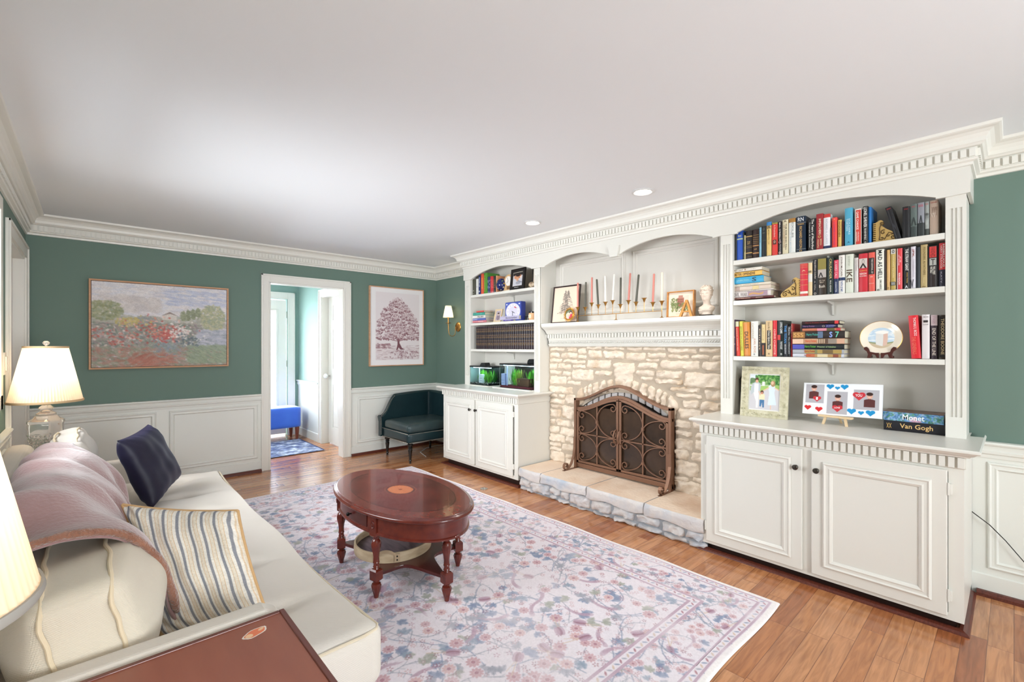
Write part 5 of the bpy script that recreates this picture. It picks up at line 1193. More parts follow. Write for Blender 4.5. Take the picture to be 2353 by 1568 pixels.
# ------------------------------------------------------------------ table lamps
CRY = mat('cut_crystal', 'fbf6f0', 0.06, trans=0.82, ior=1.45, spec=0.7)
PLT = shade_mat('pleated_silk', 'f3e6d2', 0.5)
def table_lamp(x, y, zb, lab, e, tc='c7a880'):
    t = thing('table_lamp', (x, y, zb), lab, 'lamp', 'crystal table lamps at the two ends of the sofa')
    z0, z1 = 1.022, 1.365; n = 180
    def pl(a, z): return 1-0.022*abs(math.sin(a*36))**0.6
    mb = MB().lathe([(0.174, z0), (0.170, z0+0.012), (0.104, z1-0.01), (0.102, z1)], (x, y, 0), 576, mod=pl, cap=False); mb.build('lamp_shade', PLT, t, True, angle=180)
    mb = MB().lathe([(0.1745, z0-0.004), (0.177, z0+0.002), (0.175, z0+0.010), (0.1715, z0+0.010)], (x, y, 0), 64, cap=False).build('shade_trim', M(tc, 0.8), t, True); mb = MB().lathe([(0.104, z1-0.008), (0.1065, z1-0.002), (0.104, z1+0.004), (0.1, z1+0.002)], (x, y, 0), 64, cap=False)
    mb.build('shade_trim', M(tc, 0.8), t, True)
    MB().lathe([(0.0, z1+0.004), (0.005, z1+0.004), (0.006, z1+0.010), (0.016, z1+0.018), (0.017, z1+0.028), (0.008, z1+0.036), (0, z1+0.037)], (x, y, 0), 16).build('finial', CRY, t, True)
    mb = MB()
    for a in (0, 2.09, 4.19): mb.tube([(x, y, z1-0.004), (x+0.103*math.cos(a), y+0.103*math.sin(a), z1-0.006)], 0.0015, 6)
    mb.tube([(x, y, 1.02), (x, y, z1+0.004)], 0.003, 8); mb.build('harp', BR, t)
    prof = [(0.0, zb), (0.062, zb), (0.064, zb+0.02), (0.05, zb+0.03), (0.03, zb+0.045), (0.028, zb+0.07), (0.04, zb+0.085), (0.04, 0.0), (0.028, 0), (0.03, 0)]
    h0 = zb+0.085
    body = [(0.0, zb+0.001), (0.062, zb+0.001), (0.064, zb+0.02), (0.05, zb+0.03), (0.034, zb+0.045), (0.032, h0-0.012), (0.046, h0-0.004), (0.046, h0+0.012), (0.036, h0+0.02), (0.05, h0+0.05), (0.072, h0+0.10), (0.080, h0+0.15), (0.082, h0+0.20), (0.086, h0+0.212), (0.084, h0+0.222), (0.06, h0+0.235), (0.048, h0+0.25), (0.046, h0+0.262), (0.026, h0+0.275), (0.03, h0+0.285), (0.036, h0+0.292), (0.03, h0+0.30), (0.018, h0+0.31), (0, h0+0.31)]
    def facet(a, z):
        if h0+0.03 < z < h0+0.16: return 1+0.035*math.cos(a*14)*1.0
        if h0+0.16 <= z < h0+0.2: return 1+0.02*math.cos(a*14+3)
        return 1+0.01*math.cos(a*8)
    k = (1.0-h0)/0.31; body = [(r, z if z < h0 else h0+(z-h0)*k) for r, z in body]
    mb = MB().lathe(body, (x, y, 0), 84, mod=facet); mb.build('lamp_base', CRY, t, True, angle=25)
    # diamond cuts on the bowl
    mb = MB()
    for row in range(6):
        zz = h0+(0.055+row*0.017)*k; rr = np.interp(zz, [h0+0.05*k, h0+0.10*k, h0+0.15*k], [0.052, 0.074, 0.082])
        for i in range(26):
            a = 2*math.pi*(i+0.5*(row % 2))/26; c, s = math.cos(a), math.sin(a); w_, hh = rr*0.10, 0.0075
            q = [(x+c*rr-s*w_, y+s*rr+c*w_, zz), (x+c*rr, y+s*rr, zz-hh), (x+c*rr+s*w_, y+s*rr-c*w_, zz), (x+c*rr, y+s*rr, zz+hh), (x+c*(rr+0.006), y+s*(rr+0.006), zz)]
            mb.add(q, [(0, 1, 4), (1, 2, 4), (2, 3, 4), (3, 0, 4)])
    mb.build('diamond_cut', CRY, t)['kind'] = 'stuff'
    MB().lathe([(0, 1.09), (0.02, 1.10), (0.032, 1.14), (0.028, 1.175), (0.013, 1.20), (0, 1.2)], (x, y, 0), 16).build('bulb', mat('bulb_glow', 'ffffff', 0.5, emit=('ffe2b0', 14.0)), t, True)
    light('POINT', 'table_lamp_light', (x, y, 1.235), e, (1.0, 0.86, 0.70), 0.03)
    return t
table_lamp(-0.205, 4.10, 0.5805, 'crystal table lamp with pleated cream shade at the far end of the sofa', 2.2)
table_lamp(-0.224, 0.948, 0.6205, 'near lamp, only its big pleated cream shade showing at the bottom left', 1.9, 'a3a099')
# ------------------------------------------------------------------ framed pictures on the far wall
def wall_frame(t, x0, x1, z0, z1, y, fw, depth, material, inner=0.0):
    """mitred frame on the far wall, face towards -y"""
    cs = [(x0, z0), (x1, z0), (x1, z1), (x0, z1)]; rs = []
    for (a, b) in cs+cs[:1]:
        sa = 1 if a == x0 else -1; sb = 1 if b == z0 else -1
        rs.append([(a, y, b), (a, y-depth, b), (a+sa*fw*0.5, y-depth-0.002, b+sb*fw*0.5), (a+sa*fw, y-depth, b+sb*fw), (a+sa*fw, y-inner, b+sb*fw)])
    return MB().rings(rs, 0, False, False).build('frame', material, t)
def garden_img():
    W, H = 330, 248; im = Img(W, H, 'c9c6cf'); r_ = random.Random(41)
    def dabs(x0, x1, y0, y1, n, cols, rx, ry, al=0.75, rot=0.3, jit=0.5):
        for _ in range(n): im.ell(r_.uniform(x0, x1), r_.uniform(y0, y1), r_.uniform(rx*0.5, rx*1.4), r_.uniform(ry*0.6, ry*1.3), r_.choice(cols), rot+r_.uniform(-jit, jit), al)
    dabs(0, W, 0, 110, 700, ['dcd7dc', 'e0d8d6', 'd0d2dd', 'e6e0de', 'ccd0dd', 'dad2d0', 'e2dee0'], 14, 4, 0.55, 0.0, 0.2)
    dabs(170, W, 10, 60, 160, ['aab4d2', 'b9c0d8', 'c9cbd9'], 12, 2.4, 0.6, 0.05, 0.15)
    dabs(30, 150, 40, 80, 120, ['cfc4bf', 'c4bcbc', 'dcd4d0'], 14, 6, 0.5)
    dabs(0, W, 98, 130, 420, ['a9ab9c', 'b3ada2', '9aa296', 'b9b6a6', 'a7a08f'], 8, 4, 0.6)
    def tree(cx, cy, rx, ry, n, cols):
        for _ in range(n):
            a = r_.uniform(0, 6.28); q = r_.random()**0.5; im.ell(cx+math.cos(a)*rx*q, cy+math.sin(a)*ry*q, r_.uniform(2, 6), r_.uniform(1.4, 3.2), r_.choice(cols), r_.uniform(0, 3), 0.7)
    tree(28, 82, 40, 28, 420, ['8f9467', 'a1a377', '7f8a63', 'b3b28d', '98a38a'])
    tree(290, 95, 34, 42, 520, ['a9ac7c', 'b9b58a', '9ba37d', 'c2bf98', '94a08d'])
    tree(120, 112, 30, 15, 160, ['8a8f93', '9b9a94', 'a3a59c'])
    # a low stand of poplars and a pale barn in the distance (generic countryside)
    for k in range(4): tree(212+k*13, 92-k*3, 5, 16, 60, ['8b9270', '9aa07c', '7d8768'])
    im.poly([(160, 106), (196, 106), (196, 92), (178, 84), (160, 93)], 'd9cfc4', 0.85); im.poly([(156, 94), (178, 80), (200, 93), (178, 86)], '8d7a72', 0.9)
    dabs(0, 260, 118, 200, 1500, ['7c8a78', '8f8f82', 'a58b86', '6f7f78', '939a86', 'ab9c98', '8a7b7c', '98a08e'], 6, 2.6, 0.7, 0.5, 0.8)
    dabs(250, W, 135, 190, 420, ['a9aebf', 'b9bccb', '9aa1b0', 'c2c3cb', '8f98a5'], 9, 2.6, 0.65, 0.1, 0.3)
    dabs(0, W, 190, H, 1300, ['a08e80', '9a9a82', 'b07c6c', '8f937c', 'b58b78', '7f8c74', 'a69c8c', 'a87a70'], 7, 2.6, 0.7, 0.3, 0.6)
    dabs(225, W, 185, 240, 420, ['8a9c7c', '9aa886', '7f9078', '94a38c'], 8, 2.4, 0.65, 0.5, 0.4)
    for _ in range(300): im.ell(r_.gauss(128, 26), r_.gauss(232, 14), r_.uniform(4, 11), r_.uniform(1.5, 4), r_.choice(['b86b5a', 'c07966', 'a9604f', 'a88a78']), r_.uniform(-.6, .1), 0.55)
    for _ in range(170): im.ell(r_.gauss(178, 20), r_.gauss(188, 14), r_.uniform(2, 6), r_.uniform(1.2, 3), r_.choice(['8793a3', '7d8a9b', '97a3b0', '8a9a8c']), r_.uniform(0, 3), 0.5)
    for (cx, cy, sx, sy, n, cols) in ((170, 150, 32, 16, 150, ['cc5650', 'd2605a', 'c25452', 'd9705f']), (135, 135, 60, 30, 130, ['d2604f', 'c94a45', 'de8a72', 'e7b6a6']), (50, 160, 48, 32, 110, ['c96a5e', 'b8584f', 'd8968a', 'dccdc4']),
                                      (205, 140, 26, 20, 90, ['e6ddda', 'e9d5cc', 'd8b6b0', 'f0ece4']), (85, 115, 30, 12, 80, ['c9b465', 'd2bf7c', 'bfae5f']), (230, 165, 24, 16, 70, ['5f6e78', '6f7f86', 'e4e2de', '5f7272'])):
        for _ in range(n): im.ell(r_.gauss(cx, sx*0.6), r_.gauss(cy, sy*0.6), r_.uniform(1.5, 4.6), r_.uniform(1.2, 3.2), r_.choice(cols), r_.uniform(0, 3), 0.85)
    B = im.a.copy()
    for dx, dy in ((1, 0), (-1, 0), (0, 1), (0, -1), (2, 1), (-2, -1)): B += np.roll(np.roll(im.a, dx, 1), dy, 0)
    im.a = 0.35*im.a+0.65*B/7; im.grain(0.12, 1.6, 8); g = im.a.mean(2, keepdims=True); im.a = g+(im.a-g)*0.85; return np.clip(im.a*0.9+0.10, 0, 1)
CANV = attr_mat('canvas_paint', 0.7, bump=(240, 0.2, 0.001))
yw = YF-0.001
t = thing('garden_painting', (0.527, YF, 1.56), 'large impressionist garden painting with red flowers in a thin pale wood frame', 'painting')
PX0, PX1, PZ0, PZ1 = -0.012, 1.062, 1.160, 1.970
wall_frame(t, PX0, PX1, PZ0, PZ1, yw, 0.014, 0.036, mat('pale_oak', 'd2a582', 0.5, noise=(12, 'c29370', 0.4, (1, 1, 8))))
canvas('canvas', garden_img(), lambda u, v: np.stack([PX0+0.018+(PX1-PX0-0.036)*u, yw-0.030+0*u, PZ0+0.018+(PZ1-PZ0-0.036)*v], -1), CANV, t)
MB().box(PX0+0.014, PX1-0.014, yw-0.026, yw-0.002, PZ0+0.014, PZ1-0.014).build('backing', mat('shadow_gap', '3a2620', 0.8), t)
def tree_img():
    W, H = 190, 250; im = Img(W, H, 'e4dcdd'); r_ = random.Random(12); D = ['8a5f66', '9c757b', '7b525a', 'ab8a8e']; Lc = ['cfbcbf', 'dccfd0', 'e4dada', 'c3acb0']
    for y in range(205, H, 1): im.line(0, y, W, y, 1, 'd6c8c9', 0.35)
    for _ in range(260): im.line(*(lambda x, y, l: (x, y, x+l, y+r_.uniform(-2, 2)))(r_.uniform(0, W), r_.uniform(196, H), r_.uniform(5, 22)), 1.2, r_.choice(D+Lc), 0.45)
    for _ in range(70): im.ell(r_.uniform(0, 60), r_.uniform(190, 206), r_.uniform(3, 9), r_.uniform(2, 5), r_.choice(D+Lc), 0, 0.5)
    for _ in range(160): im.ell(r_.choice([r_.uniform(100, W), r_.uniform(60, 180)]), r_.uniform(215, 244), r_.uniform(2, 6), r_.uniform(1, 3), r_.choice(D+Lc), r_.uniform(0, 3), 0.5)
    im.poly([(86, 214), (92, 190), (90, 150), (100, 150), (101, 188), (112, 206), (126, 212), (106, 212), (97, 203), (92, 213)], '7b525a')
    for (x1, y1) in ((50, 140), (70, 110), (95, 80), (120, 110), (150, 135), (40, 170), (158, 165)): im.line(95, 180, x1, y1, 2.6, '835a61', 0.8)
    blobs = []
    for _ in range(330):
        v = r_.random()**0.8; cy = 22+v*150; half = 86*math.sin(min(1, v*1.02)*math.pi*0.56)**0.7+6; cx = 95+r_.uniform(-half, half); blobs.append((cy, cx))
    blobs.sort()
    for (cy, cx) in blobs:
        r = r_.uniform(6, 12)
        for _ in range(9): im.ell(cx+r_.uniform(-r, r), cy+r_.uniform(-1, r)*0.8, r_.uniform(1.5, 4), r_.uniform(1, 2.6), r_.choice(D), r_.uniform(0, 3), 0.75)
        for _ in range(7): im.ell(cx+r_.uniform(-r, r)*0.8, cy-r_.uniform(0, r)*0.6, r_.uniform(1.2, 3.4), r_.uniform(1, 2), r_.choice(Lc), r_.uniform(0, 3), 0.7)
    return im.a
t = thing('tree_print', (3.015, YF, 1.62), 'framed mauve engraving of a big spreading tree with white mat, right of the doorway', 'picture')
QX0, QX1, QZ0, QZ1 = 2.618, 3.412, 1.108, 2.143
wall_frame(t, QX0, QX1, QZ0, QZ1, yw, 0.012, 0.034, mat('pale_oak', 'd2a582', 0.5))
MB().box(QX0+0.012, QX1-0.012, yw-0.024, yw-0.004, QZ0+0.012, QZ1-0.012).build('mat_board', mat('mat_board', 'ebe8e8', 0.7), t)
canvas('engraving', tree_img(), lambda u, v: np.stack([QX0+0.085+(QX1-QX0-0.155)*u, yw-0.0255+0*u, QZ0+0.08+(QZ1-QZ0-0.15)*v], -1), CANV, t)
# ------------------------------------------------------------------ things on the mantel shelf
MZ = 1.5965
def stand_frame(name, cy, cx, zb, w_, h_, fw, th, yaw, lean, fm, label, img=None, matw=0.0, matm=None, parts=None, cat='picture frame', prop=True):
    """free standing frame facing -x; local: x' depth, y' width, z up"""
    t = thing(name, (cx, cy, zb), label, cat, rot=(0, 0, yaw), local=True); Rm = Matrix.Rotation(lean, 4, 'Y')
    cs = [(-w_/2, 0), (w_/2, 0), (w_/2, h_), (-w_/2, h_)]; rs = []
    for (a, b) in cs+cs[:1]:
        sa = 1 if a < 0 else -1; sb = 1 if b == 0 else -1
        rs.append([(th, a, b), (0, a, b), (-0.002, a+sa*fw*0.5, b+sb*fw*0.5), (0, a+sa*fw, b+sb*fw), (th*0.5, a+sa*fw, b+sb*fw)])
    MB().rings(rs, 0, False, False).build('frame', fm, t, xf=Rm)
    MB().box(th*0.5, th, -w_/2+fw*0.9, w_/2-fw*0.9, fw*0.9, h_-fw*0.9).build('backing', matm or mat('mat_cream', 'e8ddcc', 0.7), t, xf=Rm)
    if prop: MB().hexa([(th+h_*0.2, -0.015, 0.0), (th+h_*0.2+0.003, -0.015, 0.0), (th+h_*0.2+0.003, 0.015, 0.0), (th+h_*0.2, 0.015, 0.0), (th*1.05+h_*0.62*math.sin(lean), -0.012, h_*0.6), (th*1.05+h_*0.62*math.sin(lean)+0.003, -0.012, h_*0.6), (th*1.05+h_*0.62*math.sin(lean)+0.003, 0.012, h_*0.6), (th*1.05+h_*0.62*math.sin(lean), 0.012, h_*0.6)]).build('stand', mat('frame_back', '3a3028', 0.7), t)
    if img is not None:
        m = fw+matw
        def P(u, v):
            y = w_/2-m-(w_-2*m)*u; z = m+(h_-2*m)*v; x = th*0.5-0.0012; c, s = math.cos(lean), math.sin(lean)
            return np.stack([c*x+s*z, y, -s*x+c*z], -1)
        canvas('picture', img, P, CANV, t)
    return t
def pine_img():
    W, H = 90, 120; im = Img(W, H, 'e3cdb9'); r_ = random.Random(6)
    for (cx, s_) in ((42, 1.0), (52, 0.92)):
        im.line(cx, 10, cx, 92, 1.1, '5c5752', 0.9)
        for k in range(30):
            y = 12+k*2.6*s_; l = 3+k*0.72
            for q in (-1, 1):
                if r_.random() < 0.12: continue
                ll = l*r_.uniform(0.6, 1.15); pts = [(cx, y), (cx+q*ll*0.5, y+2+r_.uniform(-1, 2)), (cx+q*ll, y+5+r_.uniform(-2, 2))]; im.path(pts, 1.0, '6b6660', 0.75)
                for _ in range(4): f = r_.uniform(0.3, 1); im.line(cx+q*ll*f, y+4*f, cx+q*ll*f+r_.uniform(-3, 3), y+4*f+2.5, 0.9, '6b6660', 0.6)
    im.line(30, 108, 46, 107, 0.8, '9a8c80', 0.7); return im.a
stand_frame('pine_print', 2.992, 3.43, MZ, 0.345, 0.375, 0.012, 0.016, 0, R(7), mat('dark_walnut', '2a1512', 0.35), 'ink drawing of pine trees in a thin dark frame on the mantel', pine_img(), 0.003)
def face_img(W, H, bg, seed, cols):
    im = Img(W, H, bg); r_ = random.Random(seed)
    for (x, y, r, c) in cols: im.ell(x, y, r, r*1.15, c)
    return im.a
t = thing('sun_frame', (3.385, 2.895, MZ), 'small round gold sunburst frame with a family photo, leaning before the pine drawing', 'picture frame', local=True)
G = mat('gold_leaf', 'cfa04c', 0.35, 0.9)
zc_ = 0.080; Rm = Matrix.Rotation(R(10), 4, 'Y')
MB().lathe([(0.046, 0.008), (0.046, -0.004), (0.050, -0.008), (0.055, -0.004), (0.057, 0.004), (0.055, 0.008)], (0, 0, zc_), 40, axis='x', cap=False).build('frame', G, t, True, xf=Rm)
for i in range(26):
    a = 2*math.pi*i/26; c, s = math.cos(a), math.sin(a); r0, r1, w_ = 0.053, 0.075 if i % 2 else 0.080, 0.0080
    MB().add([(0.004, r0*c-w_*s, zc_+r0*s+w_*c), (0.004, r0*c+w_*s, zc_+r0*s-w_*c), (-0.004, (r0+0.004)*c, zc_+(r0+0.004)*s), (0.0, r1*c, zc_+r1*s), (0.008, (r0+0.004)*c, zc_+(r0+0.004)*s)], [(0, 2, 3), (2, 1, 3), (0, 3, 4), (1, 4, 3), (0, 4, 1, 2)]).build('ray', G, t, xf=Rm)
im = Img(44, 44, '6f7a62'); im.ell(15, 26, 12, 13, 'e7c9b8'); im.ell(30, 13, 8, 8, '3a2520'); im.ell(30, 17, 6, 7, 'dcb09c'); im.ell(34, 32, 13, 12, 'c24250'); im.ell(14, 24, 6, 7, 'e6bfa8'); im.ell(22, 28, 5, 5, 'd9a791'); im.ell(12, 37, 10, 7, 'e9b8b4')
def dP(u, v):
    a, b = 2*u-1, 2*v-1; y = -a*np.sqrt(1-b*b/2)*0.047; z = b*np.sqrt(1-a*a/2)*0.047+zc_; x = 0*y+0.002; c, s = math.cos(R(10)), math.sin(R(10)); return np.stack([c*x+s*z, y, -s*x+c*z], -1)
canvas('picture', im.a, dP, CANV, t)
# candelabra with twelve cups and eleven tapers
GB = mat('candelabra_brass', 'b98a45', 0.3, 1.0)
PXC = 3.42
cands = [(510, 975, 512, 680, 'pink'), (600, 975, 608, 672, 'grey'), (678, 922, 681, 615, 'pink'), (757, 945, 738, 638, 'grey'), (843, 912, 840, 597, 'white'), (930, 893, 950, 577, 'white'), (1022, 940, 1028, 618, 'grey'),
         (1120, 893, 1142, 565, 'pink'), (1210, 912, 1243, 582, 'grey'), (1308, 865, 0, 0, None), (1412, 915, 1427, 572, 'pink'), (1520, 900, 1523, 555, 'cream')]
def q(a, b): return onx(1230+a/5.229, 520+b/5.229, PXC)
barz = (q(520, 1077)[1]+q(1515, 1020)[1])/2
t = thing('candelabra', (PXC, q(970, 1000)[0], MZ), 'long low brass candelabra with twelve flared cups on the mantel', 'candelabra')
ya, yb = q(510, 1000)[0], q(1520, 1000)[0]
MB().tube([(PXC, ya, barz), (PXC, yb, barz)], 0.0028, 10).build('bar', GB, t, True)
for fx_ in (510, 970, 1520):
    y = q(fx_, 1000)[0]; MB().lathe([(0, MZ+0.0), (0.020, MZ+0.0), (0.019, MZ+0.004), (0.006, MZ+0.010), (0.0028, MZ+0.018), (0.0028, barz)], (PXC, y, 0), 24).build('foot', GB, t, True)
WAX = {'pink': mat('wax_pink', 'cf8478', 0.45, spec=0.4), 'grey': mat('wax_grey', '55544a', 0.45), 'white': mat('wax_white', 'eeece4', 0.4), 'cream': mat('wax_cream', 'efe2c8', 0.4)}
ordn = ['first', 'second', 'third', 'fourth', 'fifth', 'sixth', 'seventh', 'eighth', 'ninth', 'tenth', 'eleventh', 'twelfth']
# centred label text: what stands next to each taper
clab = ['pink taper candle at the left end of the candelabra, before the dark frame', 'olive grey taper between the two leftmost pink tapers', 'pink taper between the two leftmost grey tapers', 'grey taper leaning left, just left of the white tapers', 'left one of the two white tapers, standing upright',
        'right one of the two white tapers, leaning right', 'olive grey taper between the right white taper and a tall pink one', 'tall pink taper leaning right near the middle of the candelabra', 'dark grey taper leaning right, left of the empty cup', None, 'pink taper between the empty cup and the cream taper', 'cream taper at the right end of the candelabra']
for i, (X0, Y0, X1, Y1, kind) in enumerate(cands):
    y, zt = q(X0, Y0); zc = zt-0.020
    MB().tube([(PXC, y, barz), (PXC, y, zc-0.014)], 0.0024, 8).build('stem', GB, t, True)
    MB().lathe([(0.003, zc-0.016), (0.006, zc-0.008), (0.011, zc+0.006), (0.014, zc+0.014), (0.023, zc+0.019), (0.0235, zc+0.021), (0.013, zc+0.017), (0.0105, zc+0.012)], (PXC, y, 0), 24, cap=False).build('cup', GB, t, True)
    if kind:
        y1, z1 = q(X1, Y1); b = (PXC, y, zc+0.006); e = (PXC, y1, z1); c = thing('taper_candle', b, clab[i], 'candle', 'tapers in the brass candelabra')
        MB().tube([b, tuple((Vector(b)+Vector(e))/2), tuple(Vector(e)-(Vector(e)-Vector(b))*0.02), e], [0.0092, 0.0088, 0.0084, 0.0055], 14).build('wax', WAX[kind], c, True)
        d = (Vector(e)-Vector(b)).normalized(); MB().tube([e, tuple(Vector(e)+d*0.006)], 0.0009, 5).build('wick', mat('wick', 'd9d2c4', 0.8), c)
def campus_img():
    W, H = 90, 80; im = Img(W, H, 'e9d8c4'); r_ = random.Random(3)
    im.poly([(18, 18), (72, 10), (74, 56), (20, 58)], 'cfc2b4', 0.6); im.rect(32, 18, 56, 50, 'a8705f'); im.rect(36, 10, 52, 20, 'b58272')
    for i in range(5):
        for j in range(4): im.rect(34+i*4.4, 22+j*7, 36+i*4.4, 26+j*7, '7a4a40')
    for _ in range(170): im.ell(r_.choice([r_.uniform(10, 34), r_.uniform(54, 76), r_.uniform(14, 74)]), r_.uniform(34, 62), r_.uniform(1.5, 4), r_.uniform(1.2, 3), r_.choice(['6f7f4c', '5d6b3e', '87935c', '9aa06c', '566238']), r_.uniform(0, 3), 0.8)
    for _ in range(40): im.ell(r_.uniform(8, 30), r_.uniform(18, 46), r_.uniform(1.5, 3), r_.uniform(1.2, 2.6), r_.choice(['6f7f4c', '5d6b3e', '87935c']), 0, 0.8)
    im.line(28, 71, 60, 70, 0.8, 'b09c88'); return im.a
ya, yb = onx(1230+1550/5.229, 720, 3.42)[0], onx(1230+1895/5.229, 720, 3.42)[0]
OAKF = mat('honey_oak', 'c98f52', 0.42, noise=(10, 'b87d42', 0.4, (1, 1, 6)))
stand_frame('building_print', (ya+yb)/2, 3.44, MZ, ya-yb-0.012, 0.212, 0.009, 0.032, R(0), R(3), OAKF, 'watercolour of a brick building among trees in a honey oak frame on the mantel', campus_img(), 0.002, prop=False)
# wooden letter A
t = thing('letter_a', (3.40, onx(1230+1810/5.229, 720, 3.40)[0], MZ), 'small gold letter A leaning at the corner of the oak-framed watercolour', 'letter', local=True)
mb = MB()
for s_ in (-1, 1): mb.prism([(s_*0.056, 0), (s_*0.036, 0), (s_*-0.006, 0.132), (s_*0.008, 0.132)] if s_ > 0 else [(-0.056, 0), (-0.036, 0), (0.006, 0.132), (-0.008, 0.132)], 'x', -0.008+0.0005*s_, 0.008+0.0005*s_)
mb.box(-0.007, 0.007, -0.034, 0.034, 0.036, 0.046); mb.build('stroke', mat('gold_letter', 'c08a4a', 0.4, 0.5), t, xf=Matrix.Rotation(R(6), 4, 'Y'))
# classical bust
BU = mat('plaster', 'e6d6c6', 0.6, noise=(6, 'dcc8b6', 0.4))
by = onx(1230+2060/5.229, 720, 3.44)[0]
t = thing('plaster_bust', (3.44, by, MZ), 'small plaster bust with curly hair at the right end of the mantel', 'bust', local=True)
MB().lathe([(0, 0), (0.056, 0), (0.058, 0.004), (0.056, 0.009), (0, 0.009)], (0, 0, 0), 32).build('base', BLK, t, True, angle=30)
# head and shoulders as horizontal rings: (z, centre x, centre y, half depth, half width); face looks to -x and a little to +y
ringsb = [(0.010, 0.006, 0.0, 0.036, 0.044), (0.022, 0.004, 0.0, 0.034, 0.042), (0.030, 0.004, 0.0, 0.030, 0.036), (0.040, 0.0, 0.0, 0.034, 0.048), (0.055, 0.0, 0.0, 0.038, 0.060), (0.072, 0.002, 0.0, 0.038, 0.066), (0.085, 0.004, -0.002, 0.034, 0.062), (0.094, 0.006, -0.002, 0.028, 0.048),
          (0.102, 0.005, -0.001, 0.022, 0.030), (0.112, 0.002, 0.0, 0.023, 0.0255), (0.125, -0.001, 0.0, 0.022, 0.023), (0.136, -0.004, 0.001, 0.023, 0.022), (0.143, -0.008, 0.002, 0.026, 0.022), (0.150, -0.009, 0.002, 0.030, 0.0245), (0.162, -0.007, 0.002, 0.033, 0.0285), (0.176, -0.005, 0.002, 0.035, 0.031), (0.190, -0.002, 0.002, 0.037, 0.033), (0.204, 0.0, 0.002, 0.036, 0.032), (0.216, 0.001, 0.002, 0.029, 0.026), (0.224, 0.002, 0.002, 0.014, 0.012), (0.227, 0.002, 0.002, 0.003, 0.003)]
mb = MB(); rs = []; nb = 48
ringsb = [(0.010, 0.004, 0, 0.032, 0.040), (0.030, 0.004, 0, 0.030, 0.040), (0.045, 0, 0, 0.036, 0.054), (0.062, 0.002, 0, 0.037, 0.061), (0.072, 0.004, 0, 0.033, 0.054), (0.080, 0.005, 0, 0.026, 0.038), (0.090, 0.003, 0, 0.022, 0.027), (0.100, 0.0, 0, 0.022, 0.0245), (0.112, -0.004, 0, 0.025, 0.025), (0.119, -0.010, 0, 0.029, 0.026), (0.128, -0.008, 0, 0.035, 0.030), (0.142, -0.005, 0, 0.038, 0.035), (0.158, -0.003, 0, 0.040, 0.038), (0.176, 0, 0, 0.042, 0.040), (0.194, 0.002, 0, 0.043, 0.041), (0.210, 0.002, 0, 0.040, 0.038), (0.222, 0.003, 0, 0.031, 0.029), (0.230, 0.003, 0, 0.017, 0.016), (0.2335, 0.003, 0, 0.003, 0.003)]
zs = np.linspace(0.010, 0.233, 80)
arr = np.array(ringsb)
for z in zs:
    cx_, cy_, hx_, hy_ = [np.interp(z, arr[:, 0], arr[:, k]) for k in (1, 2, 3, 4)]; ring = []
    for j in range(nb):
        a = 2*math.pi*j/nb; c, s = math.cos(a), math.sin(a); r = 1.0
        fa = math.exp(-((a-math.pi)/0.16)**2); f2 = math.exp(-((abs(a-math.pi)-0.42)/0.17)**2); d = 0
        if 0.141 < z < 0.170: d += 0.010*fa*math.sin((z-0.141)/0.029*math.pi)**0.7*(1.3-(z-0.141)/0.03)            # nose
        d += 0.0035*math.exp(-((z-0.1345)/0.0035)**2)*math.exp(-((a-math.pi)/0.3)**2)-0.002*math.exp(-((z-0.1315)/0.0015)**2)*math.exp(-((a-math.pi)/0.3)**2)  # lips
        d += 0.004*math.exp(-((z-0.123)/0.005)**2)*math.exp(-((a-math.pi)/0.35)**2)                                    # chin
        d -= 0.0055*math.exp(-((z-0.1655)/0.005)**2)*f2; d += 0.003*math.exp(-((z-0.174)/0.0035)**2)*math.exp(-((abs(a-math.pi)-0.38)/0.3)**2)  # eye sockets, brow
        d += 0.002*math.exp(-((z-0.165)/0.0024)**2)*math.exp(-((abs(a-math.pi)-0.40)/0.09)**2)                         # eyeball
        d += 0.006*math.exp(-((z-0.157)/0.010)**2)*math.exp(-((abs(a-math.pi)-1.55)/0.13)**2)                            # ears
        ring.append((cx_+(hx_+d)*c, cy_+(hy_+d*0.6)*s, z))
    rs.append(ring)
mb.rings(rs, 0, True, True); Mz = Matrix.Rotation(R(4), 4, 'Z')
mb.build('figure', BU, t, True, xf=Mz, angle=180)
mb = MB(); r_ = random.Random(4)
for i in range(190):
    a = r_.uniform(0, 6.28); z = r_.uniform(0.150, 0.232)
    if abs(a-math.pi) < 1.05 and z < 0.190: continue
    hxx, hyy, cx_ = np.interp(z, arr[:, 0], arr[:, 3]), np.interp(z, arr[:, 0], arr[:, 4]), np.interp(z, arr[:, 0], arr[:, 1]); rr = r_.uniform(0.006, 0.0095)
    p = Vector((cx_+(hxx+0.001)*math.cos(a), 0.002+(hyy+0.001)*math.sin(a), z)); tw_ = r_.uniform(0, 6)
    mb.tube([p+Vector((rr*0.55*math.cos(k+tw_)*(1-k/9), rr*0.55*math.sin(k+tw_)*(1-k/9), rr*0.5*math.sin(k*0.9))) for k in range(6)], [rr*0.3, rr*0.5, rr*0.55, rr*0.5, rr*0.4, rr*0.2], 6)
mb.build('hair', BU, t, True, xf=Mz, angle=180)
# drapery over the chest
mb = MB()
for k in range(5):
    pts = [(-0.034+0.006*k+0.012*math.sin(f*3.1), 0.052-0.098*f, 0.046+0.024*f-0.006*k+0.016*math.sin(f*3.1)*-1) for f in np.linspace(0, 1, 12)]
    mb.tube(pts, [0.002]+[0.0048]*10+[0.002], 6)
mb.build('drapery', BU, t, True, xf=Mz, angle=180)
